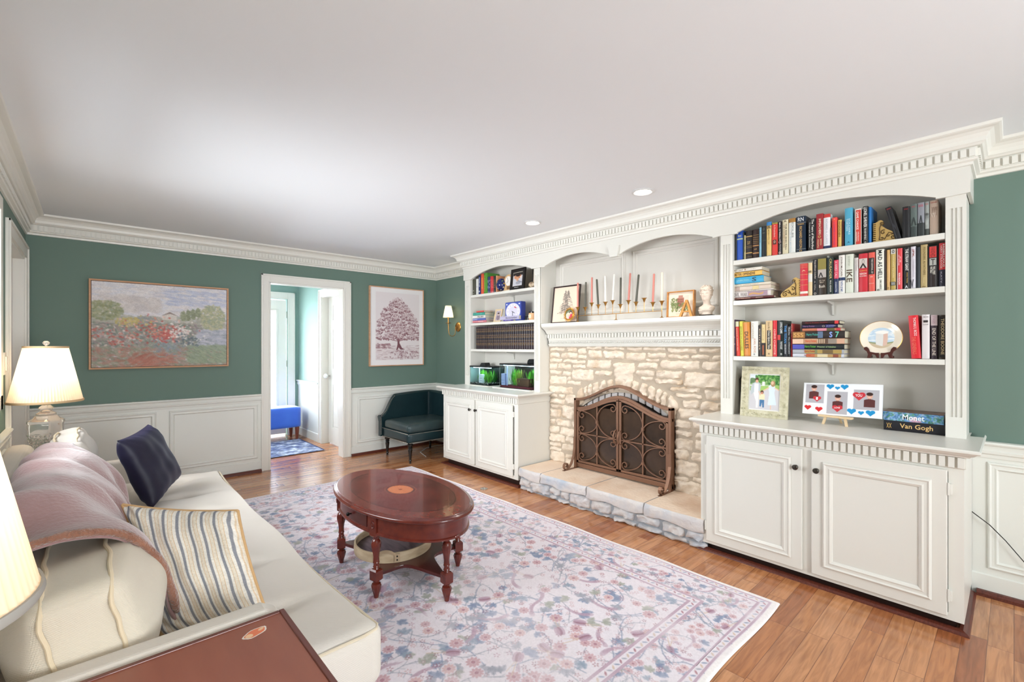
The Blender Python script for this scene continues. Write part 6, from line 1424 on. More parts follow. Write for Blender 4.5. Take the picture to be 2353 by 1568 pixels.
# ------------------------------------------------------------------ books
PAGE = mat('book_pages', 'd9d2bb', 0.85, noise=(2, 'cfc8ad', 0.4, (1, 1, 60))); PAGEW = mat('book_pages_green', 'bfc0a0', 0.85)
def cov(c): return M(c, 0.38)
def book_mesh(th, h, dep, col, bands=(), rnd=0.004):
    """upright book: spine at x=0 facing -x, width th along y (centred), height h; bands = [(z0f, z1f, colour, material inset)]"""
    mb = MB(); t = min(0.0028, th*0.14)
    # rounded spine shell
    n = 5; hw = th/2; pr = []
    for i in range(n+1): f = -1+2*i/n; pr.append((-rnd*(1-f*f), f*hw))
    inn = [(x+t, y*(1-2*t/th)) for x, y in pr]
    poly = [(dep, -hw)]+pr+[(dep, hw), (dep, hw-t)]+[(max(x, 0.0)+t, y) for (x, y) in inn[::-1]]+[(dep, -hw+t)]
    mb.prism(poly, 'z', 0, h); mats = [cov(col)]
    for (z0, z1, c) in bands:
        m = cov(c)
        if m not in mats: mats.append(m)
        k = mats.index(m)
        sh = [(x-0.0004, y*1.002) for x, y in pr]+[(0.012, hw+0.0003), (0.012, hw-0.0002)]+[(max(x, 0)+t*0.5, y*0.97) for x, y in pr[::-1]]+[(0.012, -hw+0.0002), (0.012, -hw-0.0003)]
        mb.prism([(x, y) for x, y in sh], 'z', z0*h, z1*h, k)
    return mb, mats, t
def book(y, x, z, th, h, dep, col, label, title=None, tcol='ffffff', bands=(), tf=(0.12, 0.88), tw=0.55, tilt=0.0, flat=False, group=None, extra=None, page=None, keep=False):
    """title = string or list of (string, z0f, z1f, colour, width factor, across offset)"""
    root_m, mats, t = book_mesh(th, h, dep, col, bands)
    o = root_m.build('book', mats, None)
    tag(o, label, 'book', group); ORG[o.name] = (0, 0, 0)
    MB().box(0.003, dep-0.003, -th/2+t, th/2-t, 0.002, h-0.003).build('pages', page or PAGE, o)
    its = [] if not title else ([(title, tf[0], tf[1], tcol, tw, 0)] if isinstance(title, str) else title)
    if its:
        mb = MB(); mm = []
        for qi, (s_, a, b, c, w_, off) in enumerate(its):
            m = M(c, 0.45); 
            if m not in mm: mm.append(m)
            L_ = (b-a)*h; zc = (a+b)/2*h; X = -0.0050-0.00025*qi
            if isinstance(s_, tuple):   # ('box',) filled patch
                mb.box(X, X+0.0002, (off-w_/2)*th, (off+w_/2)*th, a*h, b*h, mm.index(m)); continue
            if flat == 'h' or s_.startswith('_'):   # lettering across the spine
                letter(mb, s_.strip('_'), (X, -off*th, zc), (0, -1, 0), (0, 0, 1), w_*th, L_, mm.index(m), keep=keep)
            elif s_.startswith('^'): letter(mb, s_[1:], (X, -off*th, zc), (0, 0, 1), (0, 1, 0), L_, w_*th, mm.index(m))
            else: letter(mb, s_, (X, -off*th, zc), (0, 0, -1), (0, -1, 0), L_, w_*th, mm.index(m))
        mb.build('spine_lettering', mm, o)
    o.location = (x, y, z)
    if flat: o.rotation_euler = (R(90) if flat == 'l' else R(-90), 0, 0)
    elif tilt: o.rotation_euler = (tilt, 0, 0)
    return o
def shelf_row(off, s, xs, zs, rows, dep=0.15, group=None, base=None):
    """rows: X0, X1 (base edges in the enlarged crop), Ytop, colour, label, title, title colour, kwargs"""
    for r in rows:
        X0, X1, Yt, col, lab, title, tcol = r[:7]; kw = dict(r[7]) if len(r) > 7 else {}
        ya = onx(off[0]+X0/s, 700, xs)[0]; yb = onx(off[0]+X1/s, 700, xs)[0]; th = max(0.008, ya-yb-0.0012)
        um = off[0]+(X0+(kw.pop('tx', X0)))/2/s; h = kw.pop('h', None) or onx(um, off[1]+Yt/s, xs)[1]-zs
        XT = kw.pop('XT', None); tl = 0
        if XT is not None: tl = math.atan2(onx(off[0]+XT/s, 700, xs)[0]-ya, h)*-1
        d = kw.pop('dep', dep+0.02*((X0*7919) % 10)/10)
        o = book((ya+yb)/2+(0 if tl == 0 else 0), xs+kw.pop('dx', 0), zs+0.0006+(abs(math.sin(tl))*th/2 if tl else 0), th, h*(1.0 if not tl else 1/math.cos(tl)*0.985), d, col, lab, title, tcol, tilt=tl, group=group, **kw)
def shelf_stack(off, s, xs, zs, rows, XL_, um, dep=0.15, group=None, tcd=None):
    """flat books: Ytop, Ybottom at the crop column um; XR = right end; spine faces the room"""
    for r in rows:
        Yt, Yb, Xr, col, lab, title, tcol = r[:7]; kw = dict(r[7]) if len(r) > 7 else {}
        XLb = kw.pop('XL', XL_); z1 = onx(off[0]+um/s, off[1]+Yt/s, xs)[1]; z0 = onx(off[0]+um/s, off[1]+Yb/s, xs)[1]
        ya = onx(off[0]+XLb/s, 700, xs)[0]; yb = onx(off[0]+Xr/s, 700, xs)[0]; L_ = ya-yb; z0 = max(z0, zs+0.0006); th = max(0.006, z1-z0-0.0008)
        o = book(yb, xs+kw.pop('dx', 0), z0+th/2+0.0004, th, L_, kw.pop('dep', dep), col, lab, title, tcol, flat='l' if False else None, group=group, **kw)
        # lay flat: local z (book height) -> +y, local y (thickness) -> -z
        o.rotation_euler = (R(-90), 0, 0)
XB = 3.395
G1, G2, G3, G4 = 'books on the top shelf of the right bookcase', 'books on the second shelf of the right bookcase', 'books on the third shelf of the right bookcase', 'books on the top shelf of the left bookcase'
GOLD = 'c9a25e'
shelf_row((1680, 440), 8.712, XB, 1.9765, [
 (33, 78, 700, '16181a', 'black book with green lettering at the far left end of the top shelf', [('THE VIETNAM', 0.55, 0.93, '4fae5c', 0.35, 0), ('Novel', 0.1, 0.45, 'd8d8d8', 0.35, 0)], '', {'h': 0.205}),
 (80, 112, 700, '3a3c40', 'thin dark grey book between the leftmost black book and the royal blue one', None, '', {'h': 0.2}),
 (118, 235, 700, '2a55b5', 'royal blue book with a pale band near the top', [('_Gary', 0.78, 0.86, 'd9d9a0', 0.6, 0)], '', {'h': 0.21, 'bands': [(0.70, 0.74, 'b7c79a')]}),
 (240, 262, 780, '27332d', 'thin dark green book right of the royal blue book', None, '', {'h': 0.195}),
 (264, 290, 885, 'd8cc9c', 'thin cream book right of the royal blue book', [('MEMOIR', 0.3, 0.8, '2a2a2a', 0.4, 0)], ''),
 (294, 420, 800, '2b2422', 'dark leather book with wide gold bands', [('_THE', .58, .62, GOLD, .5, 0), ('_ART', .52, .56, GOLD, .5, 0)], '', {'bands': [(0.2, 0.235, GOLD), (0.78, 0.81, GOLD), (0.45, 0.455, GOLD), (0.4, 0.405, GOLD), (0.08, 0.085, GOLD)]}),
 (430, 556, 775, '2e1b16', 'dark brown leather book with many thin gold lines', [('_III', .3, .33, GOLD, .4, 0)], '', {'bands': [(0.42, 0.455, 'b5824f'), (0.16, 0.2, 'b5824f'), (0.8, 0.806, GOLD), (0.72, 0.726, GOLD), (0.65, 0.656, GOLD), (0.58, 0.586, GOLD), (0.52, 0.526, GOLD)]}),
 (562, 608, 730, '86b8cf', 'slim light blue book between the brown leather book and a black one', [('Letters', .5, .95, '3c6a86', .4, 0)], ''),
 (612, 704, 705, '24282b', 'black book with faint olive emblem right of the slim light blue book', [('_O', .86, .93, '6c6f58', .4, 0), ('_DIARY', .76, .79, '7d8070', .6, 0)], '', {'bands': [(0.52, 0.55, '33413a')]}),
 (710, 808, 625, 'e2c27c', 'straw yellow book with a blue top band', [('_KING', .80, .90, '37322a', .75, 0), ('MEMOIRS OF', .35, .78, 'b49a5f', .3, 0)], '', {'bands': [(0.9, 1.0, '3d87c8'), (0, 0.03, '9a9a96')]}),
 (818, 934, 640, 'd93f38', 'red book with a small dark portrait on its spine', [('A President', .56, .93, 'f0b9b0', .3, 0), (('box',), .34, .48, '4a2a22', .62, 0), ('_o', .38, .46, 'd8b49c', .34, 0)], '', {'bands': [(0.955, 1.0, '9a8f3c')]}),
 (940, 1020, 615, '1c1517', "black book lettered BILL O'REILLY in white", [("BILL O'REILLY", .42, .97, 'e9e6e2', .38, 0), ('PINHEADS', .05, .32, 'b8b4b2', .34, 0.1), ('_O', .35, .42, 'e6c9c6', .6, 0), ('_O', .03, .10, 'e6c9c6', .6, 0)], ''),
 (1028, 1145, 582, 'ddd2b2', 'cream book with brown lettering THE RISE AND FALL', [('THE RISE AND FALL', .12, .88, '4a3c2c', .26, 0.15), ('OF CONSERVATIVES', .2, .85, '9a6a40', .2, -0.2), ('_A', .93, .98, '4a4030', .5, 0)], ''),
 (1155, 1290, 555, 'e3e4df', 'white book with a gold top block', [('EXILES', .45, .88, '9aa2a2', .3, 0.1), ('in the garden', .05, .6, 'b8cdd8', .2, -0.2)], '', {'bands': [(0.885, 1.0, 'a8793a')]}),
 (1303, 1495, 520, '0f2438', 'thick navy book with gold lettering RICHARD NIXON', [('RICHARD NIXON', .11, .72, GOLD, .28, 0), ('_RN', .86, .97, 'dfe3e6', .62, 0), ('_THE MEMOIRS', .76, .80, GOLD, .7, 0), ('_O', .02, .07, GOLD, .3, 0)], '', {'bands': [(0.82, 0.825, 'c9c9c0'), (0.085, 0.09, 'c9c9c0')]}),
 (1540, 1700, 565, '17181a', 'black book lettered The Years of MacArthur in white', [('The Years of MacArthur', .03, .98, 'ece9e0', .30, 0.12), ('Triumph & Disaster', .1, .9, 'cfcdc6', .16, -0.28)], ''),
 (1703, 1845, 465, '9c2b2f', 'dark red book lettered IMPEACHERS in cream', [('IMPEACHERS', .42, .86, 'ecd9b8', .32, 0.05), ('BRENDA', .12, .3, 'd9b48c', .24, 0.2), ('WINEAPPLE', .06, .3, 'd9b48c', .24, -0.2), ('_o', .33, .40, 'c9a25e', .45, 0)], ''),
 (1850, 1985, 470, 'e6e4e6', 'white and red book with pale lettering and a navy foot', [('RICHARD A. CLARKE', .14, .86, 'b9bcc6', .3, 0)], '', {'bands': [(0.9, 1.0, 'c43a33'), (0, 0.09, '232b55')]}),
 (1990, 2014, 660, '35203a', 'thin plum book right of the white and red book', None, '', {'h': 0.13}),
 (2020, 2122, 535, 'e8463c', 'bright red-orange book with magenta lettering', [('A CHANGE OF FORTUNE', .1, .85, 'c2307a', .3, 0), ('_o', .92, .96, 'f0c0a0', .3, 0)], ''),
], group=G1)
shelf_row((1920, 440), 8.712, XB, 1.9765, [
 (46, 122, 580, 'd9b45c', 'mustard yellow book lettered WOODEN', [('WOODEN', .38, .96, '6b4a22', .5, 0)], ''),
 (126, 165, 600, '4d1d1c', 'thin maroon book right of the mustard yellow book', None, ''),
 (184, 345, 350, '4fa5c4', 'light blue book lettered THIRTEEN SOLDIERS', [('THIRTEEN', .4, .72, 'bfe3ee', .24, -0.2), ('SOLDIERS', .3, .72, 'bfe3ee', .24, 0.1), ('_A', .08, .12, '2a4a5a', .3, 0)], ''),
 (382, 520, 365, 'ded7cc', 'white-edged red book lettered GAME CHANGE', [(('box',), .0, .965, 'd2483c', .74, -0.08), ('GAME CHANGE', .42, .92, 'f3ece2', .34, -0.05), ('HEILEMANN', .1, .36, 'f3ece2', .14, 0.08), ('HALPERIN', .1, .36, 'f3ece2', .14, -0.18)], ''),
 (545, 650, 310, '1f2022', 'black book with white block lettering LIONEL SHRIVER', [('LIONEL SHRIVER', .44, .97, 'eceae4', .62, 0), ('THE NEW REPUBLIC', .1, .42, 'd9d7d0', .42, 0), ('_O', .01, .06, 'eceae4', .35, 0)], ''),
 (652, 716, 320, '1d6fb4', 'thick bright blue book standing just left of the gold bookend', None, '', {'dep': 0.17, 'dx': 0.004}),
 (1193, 1322, 420, '1b1b1e', 'black book leaning left beside the gold bookend', [('_AAA', .92, .96, 'b32f34', .7, 0), ('_~', .3, .5, '33343a', .5, 0)], '', {'h': 0.195, 'XT': 985, 'dep': 0.16}),
 (1336, 1492, 320, '1a1a1d', 'upright black book with small red lettering, right of the leaning one', [('_SAGA', .9, .94, 'a92d33', .55, 0)], ''),
 (1497, 1634, 270, '5d6a66', 'grey-green book with a dark skyline, among the spooky spines', [('_BOOK', .9, .94, 'b94b55', .5, 0), ('_^', .35, .6, '38413f', .95, 0)], '', {'bands': [(0, 0.33, '37413f')]}),
 (1640, 1782, 240, '8c8f96', 'grey book with a black castle silhouette', [('_BOOK', .87, .94, 'c9606c', .7, 0), ('_^', .38, .62, '23282a', .5, 0)], '', {'bands': [(0, 0.4, '2c3232')]}),
 (1788, 1876, 215, '9aa09c', 'slim pale grey book with black branches', [('_BOOK', .9, .95, 'b96a62', .7, 0), ('_YYY', .5, .66, '2c302e', .9, 0), ('_VV', .3, .45, 'c9cfca', .7, 0)], '', {'bands': [(0, 0.2, '3f4541')]}),
 (1884, 2062, 195, 'b39d8c', 'thick tan book with red lettering at the right end of the top shelf', [('_ANATOMY', .92, .945, 'b23c34', .75, 0), ('_YYY', .55, .8, '8a7364', .7, 0.1), ('_VV', .5, .64, 'dccdbd', .5, -0.1)], ''),
], group=G1)
# lying books on the second shelf
shelf_stack((1680, 570), 9.412, XB, 1.6905, [
 (1085, 1130, 930, '5b1f22', 'thin maroon book at the bottom of the left pile', [('LIFE UPON THESE SHORES', .55, .97, 'd9b9a0', .4, 0), ('MARION', .25, .42, 'e3cdb8', .4, 0)], ''),
 (968, 1082, 860, 'd9d0cc', 'thick pale book lettered CIVIL WAR, second from the bottom of the left pile', [('CIVIL WAR', .60, .98, '8d8684', .7, 0), (('box',), .08, .58, 'a58a98', .9, 0), ('~', .18, .55, 'c99a5c', .5, 0)], ''),
 (942, 966, 915, 'ece6e0', 'thin white book under the wide pale books', [('THE COMPLETE HISTORY OF WAR', .4, .97, '7a5a56', .4, 0)], '', {'dep': 0.175}),
 (855, 940, 862, 'd6c6b6', 'pale tan patched book in the middle of the left pile', [(('box',), .3, .46, 'd8c58e', .9, 0), (('box',), .8, .9, 'b39d92', .9, 0)], '', {'dep': 0.178}),
 (797, 852, 862, 'ddd3c0', 'cream book under the bright blue one', [('THE GREATEST', .3, .9, 'b9ac98', .4, 0)], '', {'dep': 0.178}),
 (652, 792, 705, '39a3cf', 'bright blue book in the left pile', [('S', .22, .36, '20323c', .6, 0), ('UNBROKEN', .45, .85, '8fd3d8', .25, 0)], ''),
 (545, 640, 670, 'f0bd5e', 'orange-yellow book lettered EASTER OFFENSIVE', [('EASTER OFFENSIVE', .22, .96, '2e2216', .62, 0)], ''),
 (468, 532, 665, 'ebe6da', 'white book lettered EASY DAY on top of the left pile', [('EASY DAY', .62, .98, '6f675c', .55, 0), ('x', .52, .58, '8b5a3a', .6, 0), ('memoir of a', .2, .5, 'a9a294', .22, 0)], ''),
], 32, 60, dep=0.15, group='pile of lying books at the left of the second shelf')
shelf_row((1680, 570), 9.412, XB, 1.6905, [
 (1490, 1660, 350, 'cf3440', 'bright red leather book with gold lines, first upright book of the second shelf', [('_A', .76, .80, 'e8c9a0', .5, 0)], '', {'bands': [(.97, .975, 'e0b46a'), (.93, .935, 'e0b46a'), (.88, .885, 'e0b46a'), (.66, .668, 'e0b46a'), (.50, .508, 'e0b46a'), (.34, .348, 'e0b46a'), (.08, .15, 'e9e2d4'), (.04, .045, 'e0b46a')]}),
 (1665, 1758, 330, 'e0c79a', 'pale straw book right of the bright red leather book', [('_II', .7, .76, '3a3020', .6, 0)], '', {'bands': [(.42, .66, 'dedad2')]}),
 (1766, 1876, 255, '1d1b1e', 'black book lettered Republican Leader', [('Republican Leader', .45, .97, 'd8cbbf', .38, 0), ('a life', .15, .4, 'a59b92', .25, 0), ('_O', .02, .08, 'd8cbbf', .5, 0)], ''),
 (1880, 2062, 245, '3a2f26', 'brown book with olive top and a photo of a man', [(('box',), .7, 1.0, '8f8342', 1.0, 0), (('box',), .48, .7, 'b9b0aa', 1.0, 0), ('_^', .49, .62, '2c2626', .6, -.15), ('_ALL THE', .38, .41, 'd2c3ae', .7, 0), ('_BEST', .33, .36, 'd2c3ae', .5, 0), ('_Bush', .2, .28, 'd9cfc0', .7, 0)], ''),
 (2066, 2215, 222, '1c2a26', 'dark green-black book lettered CRUSADER', [('CRUSADER', .42, .97, 'd6c27e', .34, 0.1), ('PAUL KENGOR', .06, .38, 'e8e6dc', .22, 0.1)], ''),
 (2222, 2325, 270, 'd43a55', 'pink-red book with navy foot lettered A HARD CALL', [('A HARD CALL', .47, .96, 'f6c9cd', .5, 0), ('CHARACTER', .05, .36, 'dfe6f0', .3, 0)], '', {'bands': [(0, .45, '1d2a52')]}),
], group=G2)
shelf_row((1920, 550), 9.05, XB, 1.6905, [
 (66, 196, 342, 'e8e5de', 'white book with navy foot lettered JOHN McCAIN', [('JOHN McCAIN', .45, .96, '5c4034', .36, -0.05), ('FAITH OF MY', .05, .32, '3a5a9a', .4, 0), ], '', {'bands': [(.34, .42, '22365c')]}),
 (206, 376, 325, 'd9ddce', 'thick pale greenish book lettered IKE', [('IKE', .28, .6, '5b4a3a', .72, 0), ('an american', .7, .95, 'b3b8a8', .3, 0)], ''),
 (386, 476, 395, 'cfcac6', 'slim light grey book right of the thick pale greenish one', [('True Compass', .62, .93, '9d938c', .4, 0)], ''),
 (482, 672, 312, 'c92f3b', 'red book with a black and white photo of a man', [(('box',), .62, .87, 'cfc6be', .92, 0), ('_O', .72, .86, '8a8078', .3, 0), ('_^', .62, .74, '2c2826', .8, 0), ('_CLARENCE', .54, .57, 'e8a24c', .8, 0), ('_NIXON', .45, .5, 'f2e6dc', .75, 0), ('_MCGOVERN', .40, .43, 'f2e6dc', .8, 0)], ''),
 (682, 820, 285, 'dd5a4c', 'coral book with a black centre panel', [(('box',), .44, .86, '2d2522', .86, 0), ('THE SURVIVAL OF', .46, .84, 'cfc5bc', .3, 0.1), ('_o', .36, .39, 'f0d2c4', .4, 0), ('_AAAA', .2, .22, 'f0c9b8', .8, 0)], ''),
 (840, 1012, 225, 'e6e6da', 'wide white book with bold black lettering MAD AS HELL', [('MAD AS HELL', .29, .98, '17181a', .52, 0.02), ('DOMINIC SANDBROOK', .03, .27, '5c5c54', .26, 0.1), ('_o', .0, .05, '2c2c2c', .3, -.2)], ''),
 (1016, 1056, 232, '3a2a24', 'thin dark brown book right of the MAD AS HELL book', None, ''),
 (1062, 1138, 230, 'd3aa6d', 'plain tan book in the middle of the second shelf', [('_TTT', .02, .07, '5a3c20', .6, 0)], ''),
 (1146, 1256, 215, 'b9a055', 'olive gold book with a small photo at the top', [(('box',), .88, 1.0, 'c9c6c0', .9, 0), ('_o', .9, .98, '3a3632', .5, 0), ('HARVARD SQUARE', .3, .85, 'e8d9a4', .3, 0), (('box',), .11, .2, '1f2a2e', .9, 0), ('_III', .12, .19, 'd9d6cc', .6, 0)], ''),
 (1278, 1392, 200, 'd63e44', 'red book lettered RON REAGAN in white', [(('box',), .0, 1.0, 'e6d9d6', .12, 0.44), ('MY FATHER', .58, .84, 'f2d5d2', .22, -0.15), ('AT 100', .66, .8, 'f2d5d2', .22, 0.15), ('RON REAGAN', .12, .4, 'f6ece8', .36, -0.05)], ''),
 (1410, 1545, 182, '171417', 'black book with white lettering THE STRAW GIANT', [('THE STRAW GIANT', .44, .96, 'efece6', .48, 0.05), ('Arthur Hadley', .14, .4, 'c9a45a', .28, 0.1), ('_A', .02, .09, 'e2e2e6', .5, 0)], ''),
 (1560, 1668, 162, 'cfcad2', 'lavender-grey book lettered JFK with a dark figure at its foot', [('JFK', .75, .94, '8c3a2c', .5, 0.0), ('CONSERVATIVE', .28, .7, 'a9a2ae', .28, 0.1), ('_V', .02, .22, '3c4048', .7, -.2)], ''),
 (1672, 1762, 170, '20242c', 'dark slate book tucked between the lavender-grey and the khaki book', None, ''),
 (1768, 1916, 125, 'b6a06c', 'khaki book lettered FOUNDERS AS FATHERS', [('FOUNDERS AS FATHERS', .3, .94, '7a6a44', .34, 0.05), ('Glover', .1, .25, 'd6c592', .26, 0), ('_~', .02, .04, '6a4a30', .5, 0)], ''),
 (1920, 1938, 140, '1c1a1c', 'very thin black book right of the khaki one', None, ''),
 (1942, 2112, 150, '2b201e', 'dark book with a red block and a small figure with raised arm', [(('box',), .72, .98, 'd23f3c', .9, 0), ('VANISHED', .73, .97, '5c1c1c', .6, 0), (('box',), .53, .7, 'a9aaa4', .88, 0), ('_T', .54, .68, '2a2624', .5, 0), ('WALL STREET', .3, .5, 'e6e2d6', .3, 0.15), ('WHAT REALLY', .34, .5, 'e6e2d6', .3, -0.2)], ''),
 (2116, 2144, 110, '17151a', 'thin black book left of the red and navy book', None, ''),
 (2150, 2290, 90, 'd93b40', 'red and navy book with white stars at the right end of the second shelf', [('REBELLIOUS', .45, .92, 'f6efe8', .3, 0.22), ('VERY STRANGE', .42, .95, 'f3d9d4', .26, -0.15), ('_*', .93, .98, 'f6efe8', .3, 0.22), ('KATY', .08, .34, 'b9b4c2', .24, -0.15)], '', {'bands': [(0, .39, '2c2b3c')]}),
], group=G2)
shelf_row((1680, 720), 7.843, XB, 1.2985, [
 (32, 92, 120, '3a1c38', 'dark plum book at the left end of the third shelf', [('_o', .3, .35, 'e0d6e0', .4, 0), ('_A', .5, .55, 'e0d6e0', .4, 0)], ''),
 (96, 162, 145, 'dc4538', 'red book with a cream top, left of the yellow-green one', [('HONOR AMONG ALL', .15, .8, 'f0b8a0', .35, 0)], '', {'bands': [(.85, 1.0, 'dcd9b8')], 'XT': 66}),
 (170, 230, 140, 'd2cb4a', 'yellow-green book leaning slightly, left of DULLES', [('MISSILES OF OCTOBER', .15, .85, '8a8a3c', .4, 0)], '', {'XT': 148}),
 (236, 354, 160, 'd58b42', 'orange book lettered DULLES in black', [('DULLES', .22, .72, '33201a', .56, 0)], '', {'bands': [(.02, .03, '8a4a20')], 'XT': 212}),
 (358, 488, 150, 'e2e2dc', 'white book with faint lettering right of the orange one', [('CATHERINE', .5, .95, 'c2b9a4', .3, -.2), ('KARL ROVE', .1, .5, 'c99c80', .3, 0.05), ('_o', .03, .08, '3a3a3a', .2, 0)], ''),
 (494, 545, 222, '2a1f1c', 'short thin dark book between the white and the straw one', [('Christ', .2, .9, 'd9c6a8', .4, 0)], ''),
 (548, 615, 205, 'dfc892', 'short straw-topped book with a dark lower half', [('A PIRATE', .5, .9, 'b9a676', .3, 0), ('_|', .05, .35, 'a85a38', .4, 0)], '', {'bands': [(0, .42, '2a201e')]}),
 (622, 748, 140, 'd9bd90', 'tan book with a black title block lettered One Upon a Time', [('Edmund Morris', .72, .96, '9a7c54', .34, 0), (('box',), .2, .73, '1f1c1a', .52, 0), ('Once Upon a Time', .21, .72, 'e9e2d2', .42, 0), ('_o', .05, .1, '4a3a2a', .25, 0)], ''),
 (752, 828, 135, 'd42f35', 'red book lettered CHRIS CHRISTIE', [('CHRIS CHRISTIE', .05, .76, 'f2b8ae', .48, 0), ('_o', .95, .98, 'fff', .3, 0)] and [('CHRIS CHRISTIE', .05, .76, 'f2b8ae', .48, 0)], ''),
 (832, 942, 135, '1b2422', 'black and teal book lettered LIVING GAME', [('LIVING GAME', .64, .95, 'e3e6e4', .4, 0.2), (('box',), .46, .6, 'c83a36', .5, 0.2), ('THE POCKET', .2, .42, 'd9dcda', .36, 0.2), ('_o', .04, .1, 'e3e6e4', .25, 0.2)], ''),
 (946, 1016, 205, '151b24', 'short black book with blue lettering THE TITAN', [('THE TITAN', .42, .96, '3f8fd0', .62, 0), ('BIOGRAPHY', .08, .38, 'd9dce0', .4, 0)], ''),
 (1020, 1076, 235, '1a1a1c', 'short black book left of the leaning red one', [('First Do', .7, .95, 'd9dce0', .5, 0), ('The AMERICAN', .1, .65, 'c9cccc', .4, 0)], ''),
 (1080, 1108, 190, 'a92c2c', 'deep red book standing against the pile of lying books', [('RED', .6, .95, 'e8a08c', .4, 0)], '', {'dep': 0.16}),
], group=G3)
GP = 'pile of lying books in the middle of the third shelf'
def bl(*a): return [(('box',), q[0], q[1], q[2], 0.92, 0) for q in a]
shelf_stack((1680, 720), 7.843, XB-0.012, 1.2985, [
 (732, 806, 2035, 'c9cdd6', 'lowest book of the pile, pale blue with a gold-brown painted strip', bl((.05, .72, 'b08d58'), (.1, .2, '8a4a30'), (.3, .5, 'd9c9a0'), (.55, .72, 'c0683c')) + [('Harry Potter', .62, .76, 'b02c24', .6, 0)], '', {'dep': 0.15}),
 (654, 730, 2035, 'aaaeb4', 'second book of the pile, grey with red lettering and a leafy strip', bl((.04, .75, 'a98f4c'), (.2, .4, '6f5a34'), (.5, .55, '7c7f52')) + [('Harry Potter', .54, .76, 'a8281f', .7, 0)], '', {'dep': 0.15}),
 (560, 652, 2040, '1d2426', 'third book of the pile, dark with a violet end and green lettering', bl((.76, 1.0, '4b4fb0')) + [('Harry Potter', .53, .75, '59b03c', .6, 0), ('Prisoner of Azkaban', .15, .5, 'a9c98c', .3, 0)], '', {'dep': 0.15}),
 (458, 555, 2045, 'c79a78', 'fourth book of the pile, peach and brown with orange lettering', bl((.0, .14, 'cfa58a'), (.14, .3, '8f8478'), (.3, .5, '5c4434'), (.78, 1.0, 'e0bda0')) + [('Harry Potter', .52, .74, 'd4582c', .6, 0), ('IIIII', .36, .5, 'd9c0a0', .8, 0)], '', {'dep': 0.15}),
 (326, 455, 2050, '2e2624', 'thick fifth book of the pile, dark with gold swirls and teal lettering', bl((.75, 1.0, '9a6a34'), (.4, .5, '5a6f8c')) + [('SSS', .78, .98, 'd9a95c', .6, 0), ('Harry Potter', .48, .72, '3fa394', .45, 0), ('7', .1, .17, '6fd0b4', .8, 0), ('s', .22, .28, '8aa0e0', .8, 0)], '', {'dep': 0.15}),
 (272, 324, 1965, 'c77a5c', 'short salmon book with a red end on the thick dark book', bl((.0, .1, 'c23a44'), (.15, .35, '5c5a34'), (.35, .6, 'd98a98')), '', {'XL': 1275, 'dep': 0.12, 'dx': 0.012}),
 (205, 270, 1915, '221f3a', 'short dark violet book second from the top of the pile', bl((.1, .32, '2c2c6c')) + [('Harry Potter', .62, .95, '9a6a9c', .5, 0), ('J.K. ROWLING', .06, .3, 'c9cce8', .3, 0), ('o', .34, .42, '9a8f8c', .6, 0)], '', {'XL': 1262, 'dep': 0.12, 'dx': 0.012}),
 (142, 203, 1945, '2b1515', 'short dark book with red lettering on top of the pile', bl((.02, .12, 'd23c3c')) + [('Harry Potter Goblet', .3, .9, '8f2e30', .5, 0)], '', {'XL': 1265, 'dep': 0.13, 'dx': 0.012}),
], 1112, 1500, group=GP)
shelf_row((1650, 700), 3.922, XB+0.01, 1.2985, [
 (1742, 1832, 96, 'd7232f', 'big red book lettered THOMAS E. RICKS leaning left, first of the right-hand group', [('THOMAS E. RICKS', .52, .95, 'f6ddda', .3, 0.12), ('THE GENERALS', .1, .5, 'e8705c', .4, -0.1)], '', {'XT': 1712}),
 (1836, 1908, 93, 'ddd6d6', 'pale pinkish white book with a small photo near the top', [('_ABCDE', .93, .96, '8a8484', .7, 0), (('box',), .82, .87, '3a3030', .6, 0), ('_Schiff', .76, .79, '8a8484', .7, 0)], ''),
 (1916, 1978, 97, '33222c', 'dark plum book lettered END OF THE LINE with a pale top', [('END OF THE LINE', .08, .7, 'd9ccc0', .55, 0), ('STAGES', .8, .98, 'a98a94', .4, 0)], '', {'bands': [(.76, 1.0, 'c9b6b8')]}),
 (1986, 2050, 97, '3a2d1d', 'dark olive book lettered THEODORE BOONE at the right end of the third shelf', [(('box',), .04, .97, '1f1a14', .8, 0), ('THEODORE BOONE', .1, .92, 'c9b68a', .5, 0.1)], ''),
], group=G3)
